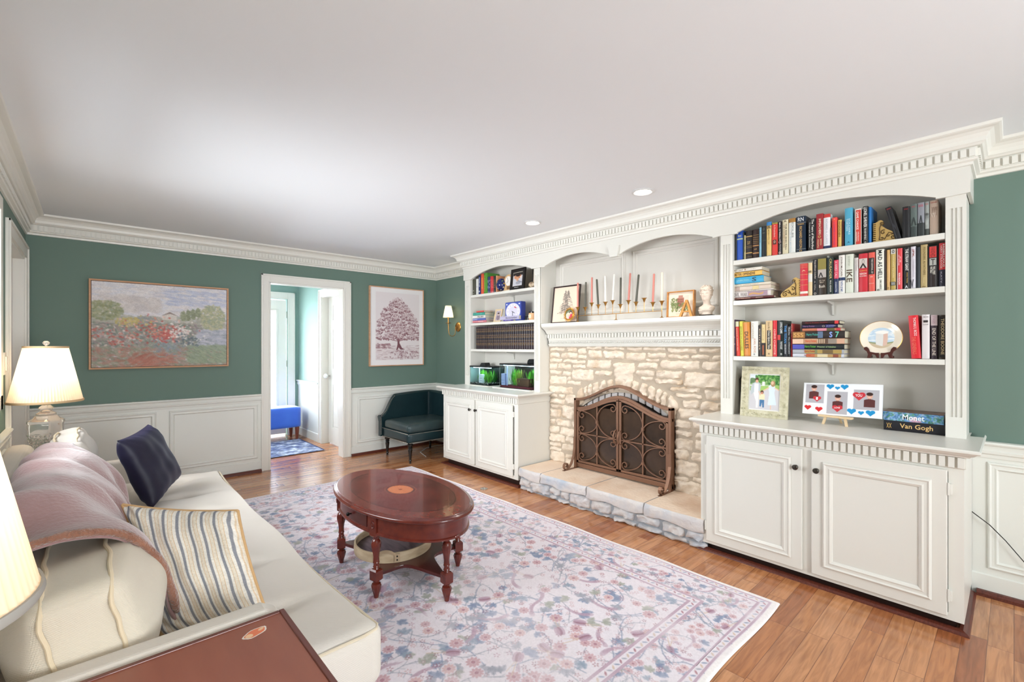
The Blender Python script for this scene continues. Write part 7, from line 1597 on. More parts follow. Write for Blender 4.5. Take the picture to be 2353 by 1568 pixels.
# gold scroll bookends
def bookend(name, y, z, flip, label):
    t = thing(name, (XB+0.005, y, z), label, 'bookend', 'gold scroll bookends', local=True); s_ = -1 if flip else 1   # s_=1: upright edge on the left (+y), foot to the right
    GM = mat('antique_gold', 'c3a263', 0.45, 0.55, bump=(70, 0.5, 0.004)); GD = mat('antique_gold_dark', '4d3820', 0.6, 0.3)
    pr = [(0, 0), (0, 0.118), (0.012, 0.122)]+[(0.020+0.016*math.sin(a), 0.112+0.016*math.cos(a)) for a in np.linspace(-0.6, 3.6, 12)]+[(0.030, 0.092), (0.05, 0.072), (0.075, 0.055), (0.098, 0.036), (0.108, 0.020), (0.104, 0.0)]
    MB().prism([(-s_*a, b) for a, b in pr], 'x', 0, 0.016).build('panel', GM, t, bevel=0.002)
    def spiral(cy, cz, r, turns, a0, d): return [(-0.002, -s_*(cy+r*(1-k/(turns*14))*math.cos(a0+d*k*0.45)), cz+r*(1-k/(turns*14))*math.sin(a0+d*k*0.45)) for k in range(int(turns*14))]
    mb = MB()
    for (cy, cz, r, tn, a0, d) in ((0.080, 0.022, 0.018, 1.5, 2.2, -1), (0.028, 0.106, 0.012, 1.3, -1, 1), (0.035, 0.055, 0.014, 1.2, 1.0, 1), (0.055, 0.035, 0.009, 1.1, 0.2, -1), (0.028, 0.022, 0.012, 1.2, 3.0, 1)): mb.tube(spiral(cy, cz, r, tn, a0, d), [0.0022]*(int(tn*14)), 6)
    mb.tube([(-0.002, -s_*a, b) for a, b in ((0.016, 0.012), (0.02, 0.04), (0.018, 0.08), (0.024, 0.1))], 0.002, 6); mb.tube([(-0.002, -s_*a, b) for a, b in ((0.04, 0.012), (0.06, 0.05), (0.09, 0.036))], 0.002, 6)
    mb.build('scroll', GD, t, True)
    mb = MB()
    for i in range(10): mb.box(-0.003, 0.02, -s_*-0.012, -s_*0.0, 0.004+i*0.0115, 0.011+i*0.0115)
    mb.build('beading', GM, t, bevel=0.0015)
    return t
y_ = onx(1920+800/8.712, 700, XB)[0]; bookend('bookend', y_, 1.9770, False, 'gold scroll bookend on the top shelf, left of the leaning black book')
y_ = onx(1680+1462/9.412, 700, XB)[0]; bookend('bookend', y_, 1.6910, True, 'gold scroll bookend on the second shelf, left of the bright red book')
# black bookend plate under the last books
# plate on a stand
t = thing('souvenir_plate', (3.43, 0.529, 1.300), 'round white souvenir plate with a pale tower picture, gold rim, on a wooden stand', 'plate')
Rm = Matrix.Translation((3.43, 0.529, 1.418)) @ Matrix.Rotation(R(12), 4, 'Y')
MB().lathe([(0, 0.004), (0.06, 0.004), (0.075, -0.004), (0.098, -0.010), (0.1, -0.008), (0.078, 0.0), (0.06, 0.010), (0, 0.010)], (0, 0, 0), 56, axis='x', cap=False).build('dish', mat('bone_china', 'ece2cf', 0.2, coat=0.4), t, True, xf=Rm)
MB().tube([(-0.0095, 0.099*math.cos(a), 0.099*math.sin(a)) for a in np.linspace(0, 6.2832, 49)], 0.0013, 6).build('gold_rim', G, t, True, xf=Rm)
im = Img(90, 90, 'bcd2e2'); r_ = random.Random(2)
for _ in range(50): im.ell(r_.uniform(0, 90), r_.uniform(10, 60), r_.uniform(4, 12), r_.uniform(2, 4), 'eef2f2', 0, 0.5)
im.rect(0, 64, 90, 90, '8f9a72'); im.rect(0, 70, 90, 90, 'c9b79a'); im.poly([(28, 22), (52, 26), (52, 78), (28, 72)], 'e3e3df'); im.poly([(52, 26), (66, 20), (66, 74), (52, 78)], 'd9b8a8'); im.poly([(24, 18), (46, 14), (70, 16), (68, 24), (52, 29), (26, 24)], 'f2f0ea')
for i in range(9): im.line(28, 30+i*5, 52, 33+i*5, 0.8, 'b9b9b4', 0.8)
def plP(u, v):
    a, b = 2*u-1, 2*v-1; y = -a*np.sqrt(1-b*b/2)*0.066; z = b*np.sqrt(1-a*a/2)*0.066; x = 0*y+0.0032-0.0003; c, s = math.cos(R(12)), math.sin(R(12)); return np.stack([3.43+c*x+s*z, 0.529+y, 1.418-s*x+c*z], -1)
canvas('picture', im.a, plP, attr_mat('glazed_print', 0.25, coat=0.3), t)
MW = mat('mahogany', '4a1f18', 0.35)
for s_ in (-1, 1):
    MB().prism([(0.529+s_*a, 1.3+b) for a, b in ((0.004, 0.0), (0.014, 0.0), (0.022, 0.018), (0.036, 0.022), (0.044, 0.0), (0.060, 0.0), (0.056, 0.022), (0.062, 0.038), (0.076, 0.050), (0.074, 0.062), (0.062, 0.066), (0.052, 0.054), (0.046, 0.036), (0.02, 0.030), (0.004, 0.030))], 'x', 3.395, 3.409).build('stand', MW, t, bevel=0.002)
    MB().box(3.409, 3.47, 0.529+s_*0.05-0.005, 0.529+s_*0.05+0.005, 1.3, 1.312).build('stand', MW, t)
# ------------------------------------------------------------------ counter of the right bookcase
ZCN = 0.8855
def family_img():
    W, H = 90, 100; im = Img(W, H, 'd6d3d6'); r_ = random.Random(9)
    im.rect(0, 0, W, 30, '8fae7a'); im.rect(0, 0, 26, 16, 'd9e2ea')
    for _ in range(190): im.ell(r_.uniform(18, W), r_.uniform(0, 26), r_.uniform(2, 5), r_.uniform(1.5, 4), r_.choice(['4f8a3c', '6aa04c', '3c7434', '8ab868', '2f6a30']), 0, 0.8)
    for _ in range(30): im.ell(r_.uniform(0, 20), r_.uniform(12, 24), 4, 3, r_.choice(['5c7a54', '6f8c64']), 0, 0.8)
    im.poly([(0, 34), (W, 28), (W, 40), (60, 40), (30, 52), (0, 50)], '9fc06c'); im.rect(38, 20, 46, 32, 'e6e6e2')
    im.poly([(0, 46), (30, 50), (56, 38), (W, 44), (W, H), (0, H)], 'cbc8cc')
    im.poly([(8, 26), (16, 22), (28, 22), (34, 30), (32, 44), (32, 54), (10, 54), (4, 60), (2, 40)], 'b9c2c6'); im.poly([(14, 26), (26, 26), (27, 52), (13, 52)], 'e6e8ea'); im.poly([(12, 52), (28, 52), (28, 78), (26, 96), (21, 96), (20, 76), (14, 60)], 'e9e6e4')
    im.ell(21, 14, 5.6, 6, '5a4034'); im.ell(21, 19, 4.4, 4.6, 'd9a98e')
    im.poly([(56, 34), (62, 28), (74, 28), (78, 36), (75, 50), (82, 84), (56, 86), (60, 52)], 'd3dfe8'); im.ell(70, 24, 7, 9, 'a98a64'); im.ell(68, 22, 4.2, 5, 'dfb89c'); im.line(58, 36, 44, 44, 3, 'dfb89c'); im.line(76, 36, 88, 42, 3, 'dfb89c')
    im.rect(64, 86, 67, 98, 'e2bfa8'); im.ell(38, 50, 5, 5.6, '5c3c2c'); im.ell(38, 53, 4, 4, 'c98f74'); im.poly([(30, 56), (46, 56), (47, 72), (29, 72)], 'e6dcb8'); im.poly([(32, 72), (46, 72), (46, 94), (41, 94), (39, 80), (36, 92), (31, 90)], '4a76a0'); im.line(33, 58, 28, 48, 2.5, 'd9a98e'); return im.a
PFR = mat('cream_carved', 'd8d3bb', 0.55, noise=(40, 'b5ae8c', 0.5), bump=(70, 0.8, 0.006))
fy = (onx(1700, 900, 3.37)[0]+onx(1814, 900, 3.37)[0])/2
t = stand_frame('framed_photo', fy, 3.352, ZCN, 0.292, 0.345, 0.048, 0.018, R(3), R(8), PFR, 'large carved cream frame with a family photo taken in a park', family_img(), 0.007, mat('white_slip', 'eceae6', 0.5))
mb = MB(); r_ = random.Random(7)
for i in range(74):
    side = i % 4; f = r_.uniform(0.04, 0.96)
    y, z = (-0.146+0.292*f, 0.022) if side == 0 else (-0.146+0.292*f, 0.323) if side == 1 else (-0.123, 0.345*f) if side == 2 else (0.123, 0.345*f)
    a0 = r_.uniform(0, 6.28); rr = r_.uniform(0.006, 0.012); mb.tube([(-0.003, y+rr*(1-k/12)*math.cos(a0+k*0.6), z+rr*(1-k/12)*math.sin(a0+k*0.6)) for k in range(10)], [0.0008]+[0.0018]*8+[0.0008], 5)
mb.build('carving', PFR, t, True, xf=Matrix.Rotation(R(8), 4, 'Y'))['kind'] = 'stuff'
# round-cornered speaker behind it
t = thing('smart_speaker', (3.50, 1.330, ZCN), 'cream rounded speaker with black rim half hidden behind the large carved frame', 'speaker')
pr = [(y, z) for (y, z) in [(1.245, 0.94), (1.262, 0.925), (1.32, 0.918), (1.335, 0.935), (1.340, 1.13), (1.325, 1.165), (1.262, 1.17), (1.245, 1.15)]]
MB().prism(pr, 'x', 3.47, 3.54).build('body', mat('speaker_cloth', 'd2c4ae', 0.8, bump=(400, .3, .001)), t, bevel=0.008, seg=3)
MB().tube([(3.468, y, z) for y, z in pr+pr[:1]], 0.0035, 8).build('rim', BLK, t, True)
MB().lathe([(0, 0.8857), (0.045, 0.8857), (0.048, 0.90), (0.04, 0.917), (0, 0.92)], (3.505, 1.292, 0), 28).build('base', OAKF, t, True)
# heart photo board on a little easel
def board_img():
    W, H = 190, 96; im = Img(W, H, 'eff1f3')
    def heart(cx, cy, r, c):
        im.ell(cx-r*0.5, cy-r*0.25, r*0.56, r*0.52, c); im.ell(cx+r*0.5, cy-r*0.25, r*0.56, r*0.52, c); im.poly([(cx-r*1.0, cy-r*0.05), (cx+r*1.0, cy-r*0.05), (cx, cy+r*1.0)], c)
    def kid(x0, y0, x1, y1, hx_, hy_, s_, hc, hp):
        im.rect(x0, y0, x1, y1, 'b4b2b8'); im.poly([(max(x0, hx_-s_*1.5), min(y1, hy_+s_*4.2)), (hx_-s_*1.6, hy_+s_*1.6), (hx_, hy_+s_*1.1), (hx_+s_*1.6, hy_+s_*1.6), (min(x1, hx_+s_*1.5), min(y1, hy_+s_*4.2))], '5b2f2e')
        im.ell(hx_, hy_+s_*0.2, s_*0.85, s_*1.05, 'dba994'); im.ell(hx_, hy_-s_*0.55, s_*0.95, s_*0.62, '3a221c'); im.line(hx_-s_*0.3, hy_+s_*0.65, hx_+s_*0.3, hy_+s_*0.65, 1, 'f2e6e0')
        heart(hp[0], hp[1], hc, 'c8323c')
    kid(6, 4, 54, 62, 27, 15, 8, 10, (36, 48)); kid(62, 24, 112, 92, 88, 42, 8, 12, (88, 74)); kid(126, 16, 184, 74, 162, 32, 8, 14, (138, 34))
    for (x, y, r) in ((68, 9, 9), (86, 13, 6), (103, 9, 9), (122, 80, 10), (144, 83, 6.5), (165, 82, 10)): heart(x, y, r, '1b8fc9')
    for (x, y, r) in ((13, 76, 8.5), (42, 80, 9)): heart(x, y, r, 'd0282c')
    return im.a
t = thing('photo_board', (3.37, 0.72, ZCN+0.03), 'white board with three photos of a boy holding hearts, on a small easel', 'photo board', rot=(0, 0, R(-6)), local=True)
Rb = Matrix.Rotation(R(14), 4, 'Y') @ Matrix.Rotation(R(-2.0), 4, 'X')
MB().box(0, 0.012, -0.207, 0.207, 0.028, 0.228).build('board', mat('board_white', 'eff1f3', 0.5), t, xf=Rb)
def bP(u, v):
    P_ = np.stack([0*u-0.0008, 0.205-0.41*u, 0.030+0.196*v, np.ones_like(u)], -1); return (P_ @ np.array(Rb).T)[:, :3]
canvas('photos', board_img(), bP, CANV, t)
mb = MB()
for (s_, u, v, w_, h_) in (('I', 36/190, 1-48/96, 0.010, 0.018), ('LOVE', 88/190, 1-73/96, 0.030, 0.010), ('YOU', 138/190, 1-33/96, 0.034, 0.016)): letter(mb, s_, (-0.0016, 0.205-0.41*u, 0.030+0.196*v), (0, -1, 0), (0, 0, 1), w_, h_)
mb.build('lettering', mat('letter_white', 'ffffff', 0.5), t, xf=Rb)
t = thing('easel', (3.36, 0.74, ZCN), 'small pale wooden easel holding the photo board with hearts', 'easel', rot=(0, 0, R(-6)), local=True)
PINE = mat('pale_pine', 'dfc39a', 0.5)
MB().box(-0.012, 0.020, -0.09, 0.09, 0.044, 0.056).build('ledge', PINE, t, bevel=0.002)
for s_ in (-1, 1): MB().hexa([(-0.012, s_*0.062-0.007, 0), (-0.002, s_*0.062-0.007, 0), (-0.002, s_*0.062+0.007, 0), (-0.012, s_*0.062+0.007, 0), (-0.002, s_*0.052-0.007, 0.0435), (0.008, s_*0.052-0.007, 0.0435), (0.008, s_*0.052+0.007, 0.0435), (-0.002, s_*0.052+0.007, 0.0435)]).build('leg', PINE, t)
MB().hexa([(0.10, -0.006, 0), (0.108, -0.006, 0), (0.108, 0.006, 0), (0.10, 0.006, 0), (0.026, -0.006, 0.09), (0.034, -0.006, 0.09), (0.034, 0.006, 0.09), (0.026, 0.006, 0.09)]).build('leg', PINE, t)
# two art books
zb = ZCN
def artbook(z, th, ya, yb, x, col, label, its, img=None):
    o = book(yb, x, z+th/2, th, ya-yb, 0.17, col, label, its, '', group='big art books on the counter'); o.rotation_euler = (R(-90), 0, 0); return o
ya, yb = onx(2031, 980, 3.40)[0], 0.252
artbook(ZCN, 0.056, ya, yb, 3.395, '1c1b22', 'thick dark art book lettered Van Gogh, lower one of the two', [('Van Gogh', .18, .72, 'e0b878', .62, 0.0), ('_', 0, 0, 'e0b878', 0, 0)][:1]+[('^XX', .86, .95, 'c9a25e', .5, 0)])
vg = artbook(ZCN+0.0565, 0.050, ya+0.004, yb+0.004, 3.40, '5a86b4', 'thick blue painted art book lettered Monet, upper one of the two', [('Monet', .30, .66, 'eef2f2', .6, 0)])
im = Img(120, 24, '5f8cbc'); r_ = random.Random(3)
for _ in range(260): im.ell(r_.uniform(0, 120), r_.uniform(0, 24), r_.uniform(1.5, 5), r_.uniform(1, 3), r_.choice(['4a78ae', '7aa5cf', '3f6a4c', '4f8a5c', '8fb4d6', '2f5a86', 'a8b8c8', '5c9a86']), r_.uniform(0, 3), 0.7)
for _ in range(26): im.ell(r_.gauss(62, 5), r_.uniform(0, 14), 3, 2, r_.choice(['d8a8b8', 'c98aa0', 'e6c3cc']), 0, 0.6)
L_ = ya-yb
canvas('spine_painting', im.a, lambda u, v: np.stack([-0.0049+0*u, 0.0245-0.049*(1-v)*1.0, (L_-0.001)*(1-u)], -1)*np.array([1, 1, 1])+np.array([0, 0, 0]), CANV, vg)
MB().box(0.001, 0.169, -0.0262, -0.0252, 0.001, L_-0.001).build('cover_art', mat('mottled_cover', '33343a', 0.35, noise=(26, '9a6a48', 0.5)), vg)
# ------------------------------------------------------------------ left bookcase
XL2 = 3.395
G5 = 'matching dark encyclopaedia volumes on the third shelf of the left bookcase'
shelf_row((1070, 600), 13.065, XL2, 1.9785, [
 (152, 308, 560, '4b4a3f', 'thick olive-grey book at the far left of the left bookcase', [('The Ballad', .45, .95, 'b9b49c', .16, -.15), ('_A', .25, .32, 'c9c6b4', .25, .1), ('_o', .08, .12, 'c9c6b4', .15, .1)], '', {'h': 0.19}),
 (312, 384, 430, 'd6d6d2', 'white book right of the thick olive-grey one', [('_o', .46, .54, '9a8fb4', .5, 0)], '', {'h': 0.19}),
 (387, 455, 450, '1d2c66', 'navy book with white marks, left of the orange-red one', [('PAGES OF', .4, .9, 'dfe3f0', .4, 0), ('_II', .12, .2, 'e6e6e6', .5, 0)], ''),
 (460, 545, 390, 'd3563a', 'orange-red book left of the green one', [('ALEXANDER', .25, .8, 'e8b04c', .4, 0)], ''),
 (550, 655, 372, '4c8a34', 'green book, tallest of the left bookcase top shelf', [('SUSTAINABLE', .1, .9, 'c9b23c', .3, -.2)], '', {'dep': 0.18}),
 (662, 700, 482, '1c2a5c', 'small navy book, left one of a navy pair', [('II', .3, .8, 'a9acc9', .4, 0), ('_o', .05, .1, 'ffffff', .4, 0)], '', {'dep': 0.11}),
 (702, 740, 475, '1c2a5c', 'small navy book, right one of a navy pair', [('III', .3, .8, 'a9acc9', .4, 0), ('_o', .05, .1, 'ffffff', .4, 0)], '', {'dep': 0.11}),
 (744, 789, 465, 'c22429', 'small red book, left one of a red pair', [('IV', .3, .8, 'd98a8a', .4, 0), ('_o', .05, .1, 'ffffff', .4, 0)], '', {'dep': 0.11}),
 (791, 834, 462, 'c22429', 'small red book, right one of a red pair', [('VI', .3, .8, 'd98a8a', .4, 0), ('_o', .05, .1, 'ffffff', .4, 0)], '', {'dep': 0.11}),
 (838, 873, 458, '1b1a1c', 'small black book, left one of a black pair', [('VII', .3, .8, 'b99a6a', .4, 0), ('_o', .05, .1, 'ffffff', .4, 0)], '', {'dep': 0.11}),
 (875, 908, 455, '1b1a1c', 'small black book, right one of a black pair', [('VII', .3, .8, 'b99a6a', .4, 0), ('_o', .05, .1, 'ffffff', .4, 0)], '', {'dep': 0.11}),
 (914, 944, 445, 'df9a6c', 'thin peach book left of the navy globe ornament', None, '', {'dep': 0.12}),
], group=G4)
def y6(X): return onx(1070+X/13.065, 650, XL2)[0]
def z6(X, Y): return onx(1070+X/13.065, 600+Y/13.065, XL2)[1]
t = thing('globe_ornament', (3.42, y6(1035), 1.979), 'dark blue and gold globe ornament on the left bookcase top shelf', 'ornament')
im = Img(120, 80, '16205c'); r_ = random.Random(1)
for _ in range(40): im.ell(r_.uniform(0, 120), r_.uniform(5, 75), r_.uniform(2, 7), r_.uniform(2, 5), r_.choice(['b99a3c', '8a8a4c', '2a3c8c', '6f8a5c', 'c9c3a0', '10163c']), r_.uniform(0, 3), 0.9)
gy, gz, gr = y6(1030), 2.062, 0.062
canvas('globe', im.a, lambda u, v: np.stack([3.42+gr*np.cos(2*np.pi*u)*np.cos(np.pi*(v-0.5)), gy+gr*0.92*np.sin(2*np.pi*u)*np.cos(np.pi*(v-0.5)), gz+gr*np.sin(np.pi*(v-0.5))*1.15], -1), attr_mat('glossy_paint', 0.2, coat=0.5), t)
MB().lathe([(0, 1.979), (0.028, 1.979), (0.026, 1.985), (0.012, 1.992), (0, 1.995)], (3.42, gy, 0), 20).build('base', BR, t, True)
# arched wooden clock
t = thing('mantel_clock', (3.43, y6(1215), 1.979), 'small arched light wooden clock with a white dial behind the black frame', 'clock')
cy = y6(1235); W_ = 0.078
pr = [(cy+W_, 1.992), (cy+W_, 2.09)]+[(cy+W_*math.cos(a), 2.09+0.075*math.sin(a)) for a in np.linspace(0.1, math.pi-0.1, 12)]+[(cy-W_, 2.09), (cy-W_, 1.992)]
LW = mat('light_beech', 'cfa878', 0.45)
MB().prism(pr, 'x', 3.42, 3.46).build('case', LW, t, bevel=0.003)
MB().box(3.41, 3.47, cy-W_-0.012, cy+W_+0.012, 1.9795, 1.992).build('base', mat('clock_base', 'd9cdb6', 0.5), t, bevel=0.002)
dl = MB().lathe([(0, -0.004), (0.05, -0.004), (0.054, 0)], (3.419, cy, 2.092), 40, axis='x').build('dial', mat('white_dial', 'eee9e2', 0.4), t, True, angle=30)
MB().tube([(3.413, cy, 2.092), (3.413, cy+0.02, 2.068)], 0.0014, 5).build('hand', BLK, dl); MB().tube([(3.413, cy, 2.092), (3.413, cy+0.014, 2.132)], 0.0012, 5).build('hand', BLK, dl)
MB().box(3.4185, 3.42, cy-0.02, cy+0.028, 2.0, 2.035).build('window', mat('clock_window', '7a5a3c', 0.3), t)
def bw_img():
    W, H = 60, 60; im = Img(W, H, 'c9c9cf'); im.rect(0, 0, W, 14, '2a2626'); im.ell(18, 20, 12, 9, 'c98e6a'); im.ell(40, 18, 11, 9, 'b87a58'); im.ell(28, 30, 8, 9, 'cf9a78'); im.ell(30, 12, 14, 6, '2c201c'); im.ell(34, 46, 16, 7, '9ea0aa'); im.line(30, 36, 56, 46, 4, '8a8c96'); im.ell(48, 22, 6, 5, 'e0cfc0'); return im.a
y0_, y1_ = y6(1300), y6(1800)
stand_frame('framed_photo', (y0_+y1_)/2, 3.385, 1.979, (y0_-y1_)*0.97, 0.232, 0.040, 0.014, R(-6), R(6), mat('black_frame', '15100f', 0.35), 'black photo frame with a white caption in the left bookcase', bw_img(), 0.004)
mb = MB(); letter(mb, 'Grandparents', (3.381, (y0_+y1_)/2, 2.002), (0, -1, 0), (0, 0, 1), 0.075, 0.010); 
o = mb.build('caption', mat('letter_white', 'ffffff', 0.5), bpy.data.objects.get('framed_photo.001')); o.matrix_parent_inverse = Matrix.Identity(4)
o.data.transform(Matrix.Translation((-3.381-0.003+0.0, -(y0_+y1_)/2, -1.979))); 
stand_frame('framed_photo', y6(1868), 3.50, 1.979, 0.10, 0.235, 0.008, 0.012, R(-4), R(3), mat('black_frame', '15100f', 0.35), 'narrow dark frame with a tan picture behind the black frame on the top shelf', np.ones((12, 8, 3))*hx('c9a278'), 0.010, prop=False)
t = thing('seashell', (3.42, y6(1955), 1.979), 'brown and cream seashell beside the black framed photo', 'seashell')
sh_ = MB().lathe([(0.001, -0.058), (0.014, -0.045), (0.026, -0.02), (0.034, 0.005), (0.030, 0.025), (0.018, 0.043), (0.004, 0.052)], (3.425, y6(1945), 2.013), 26, axis='y', mod=lambda a, z: 1+0.06*math.sin(a*9+z*60))
sh_.build('shell', mat('shell_mottled', 'd9c6a8', 0.35, noise=(28, '6a3a22', 0.25)), t, True, angle=180)
# second shelf
def y7(X): return onx(980+X/7.84, 700, XL2)[0]
shelf_stack((980, 560), 7.84, XL2, 1.6425, [
 (1386, 1424, 1080, 'd9848c', 'pink book at the bottom of the small pile in the left bookcase', [('PRINCE', .2, .5, 'f2dcd8', .4, 0)], '', {'XL': 806}),
 (1346, 1384, 1066, '5f70b8', 'blue book in the small pile in the left bookcase', [('SEAS', .6, .95, 'dfe3f0', .6, 0)], '', {'XL': 826}),
 (1294, 1344, 1062, 'e3dfd8', 'white book with black lettering in the small pile', [('WILL GRAY', .12, .6, '2a2a2c', .6, 0)], '', {'XL': 834}),
 (1243, 1292, 1050, '3c9c8c', 'teal book near the top of the small pile', [('PINK SEA', .2, .7, '6fc0b4', .5, 0)], '', {'XL': 845}),
 (1212, 1241, 1030, 'd4544c', 'small red book on top of the small pile', None, '', {'XL': 903}),
], 806, 950, dep=0.14, group='small pile of lying books on the second shelf of the left bookcase')
def pf_img():
    im = Img(30, 50, 'b4a8b0'); im.ell(15, 34, 10, 14, '8a7a86'); im.ell(15, 18, 6, 7, 'cdb4a8'); im.ell(14, 13, 6, 4, '4a3a38'); return im.a
stand_frame('framed_photo', (y7(1210)+y7(1355))/2-0.008, 3.375, 1.6425, 0.112, 0.150, 0.015, 0.014, R(4), R(14), mat('cream_wood', 'ddc6a0', 0.45), 'small cream wooden frame leaning beside the small pile of books', pf_img(), 0.004)
# blue tin clock
CBL = mat('cobalt', '26368c', 0.3, coat=0.3)
cy0, cy1 = y7(1410), y7(1700); cc = (cy0+cy1)/2; hw = (cy0-cy1)/2
t = thing('table_clock', (3.42, cc, 1.6425), 'square cobalt blue clock with a pale round dial in the left bookcase', 'clock')
MB().box(3.40, 3.47, cy1, cy0, 1.643, 1.853).build('case', CBL, t, bevel=0.008, seg=3)
im = Img(100, 100, '4a5cb0'); im.ell(50, 50, 46, 46, 'cfcfe0'); im.ell(50, 50, 43, 43, 'e2deea'); im.ell(50, 50, 27, 27, 'd3cfe2')
for i in range(12): a = i*math.pi/6; im.line(50+30*math.sin(a), 50-30*math.cos(a), 50+40*math.sin(a), 50-40*math.cos(a), 1.3, '8a86a8')
for (x, y) in ((10, 10), (90, 10), (10, 90), (90, 90)): im.ell(x, y, 4, 4, 'dfe2f4')
for k in range(6): im.ell(60+k*2, 26+k, 2.4, 3, 'b0324a' if k % 2 else 'c9606f')
dl = canvas('dial', im.a, lambda u, v: np.stack([3.3985+0*u, cy0-0.006-(2*hw-0.012)*u, 1.650+0.197*v], -1), attr_mat('glazed_print', 0.25, coat=0.3), t)
MB().strip([(3.396, cc+0.018, 1.752), (3.396, cc-0.032, 1.728)], (1, 0, 0), 0.001, 0.005).build('hand', BLK, dl); MB().strip([(3.396, cc+0.002, 1.745), (3.396, cc+0.004, 1.700)], (1, 0, 0), 0.001, 0.006).build('hand', BLK, dl)
t = book(cy1-0.0+0.0, 3.375, 1.6655+0.014, 0.04, cy0-cy1+0.045, 0.03, 'b7b3cc', 'lavender boxed set with dark lettering lying before the blue clock', [('the one hundred', .1, .7, '5c546c', .5, 0)], '', group='flat boxes before the blue clock'); t.rotation_euler = (R(-90), 0, 0); t['category'] = 'box'; t.location = (3.365, cy1-0.005, 1.6635+0.0145)
t = book(0, 0, 0, 0.014, 0.155, 0.08, '5b4a9c', 'thin purple book lying at the front edge before the blue clock', [('LETTERS', .2, .8, 'c9c0e6', .5, 0)], ''); t.rotation_euler = (R(-90), 0, 0); t.location = (3.362, y7(1600)-0.0, 1.6425+0.0078)
t = thing('trinket_box', (3.42, y7(1778), 1.6425), 'small black box between the blue clock and the candle jar', 'box')
MB().box(3.41, 3.45, y7(1808), y7(1752), 1.643, 1.68).build('body', BLK, t, bevel=0.003); MB().box(3.408, 3.452, y7(1810), y7(1750), 1.6805, 1.688).build('lid', BLK, t, bevel=0.002)
t = thing('candle_jar', (3.42, y7(1880), 1.6425), 'peach candle jar with a black lid beside the cobalt blue clock', 'candle')
cj = y7(1876); MB().lathe([(0, 1.643), (0.038, 1.643), (0.042, 1.65), (0.042, 1.712), (0.040, 1.716)], (3.425, cj, 0), 32).build('jar', mat('peach_wax', 'dfb083', 0.3, coat=0.4), t, True, angle=40)
MB().lathe([(0.036, 1.7165), (0.043, 1.717), (0.043, 1.727), (0.040, 1.730), (0, 1.730)], (3.425, cj, 0), 32).build('lid', BLK, t, True, angle=30)
MB().box(3.381, 3.3825, cj-0.018, cj+0.018, 1.66, 1.70).build('paper_label', mat('peach_label', 'ecd3b4', 0.6), t)
# encyclopaedia: one volume built, the rest copied
ye0, ye1 = onx(1000+410/4.356, 780, XL2)[0], 3.327; NV_ = 29; th = (ye0-ye1)/NV_
zt0 = onx(1000+700/4.356, 580+733/4.356, XL2)[1]; hE = min(zt0-1.3345, 0.262)
GLD = 'b08e5a'
eb = book(ye0-th/2, XL2, 1.3350, th-0.0016, hE, 0.18, '2a1a22', 'matching dark maroon volume with gold bands on the third shelf of the left bookcase', [('_IIII', .79, .82, GLD, .6, 0), ('_IIII', .53, .55, GLD, .6, 0), ('_BOOK', .22, .27, GLD, .7, 0)], '', group=G5,
          bands=[(.88, .89, GLD), (.755, .765, GLD), (.60, .61, GLD), (.49, .50, GLD), (.36, .37, GLD), (.18, .19, GLD), (.62, .75, '1c1420'), (.38, .48, '1c1420')])
eb.name = 'encyclopedia_volume'
for i in range(1, NV_):
    c = copy_tree(eb); c.location = (XL2+rng.uniform(-.0015, .0015), ye0-th*(i+0.5), 1.3350); c.scale = (1, 1, 1-0.0*i)
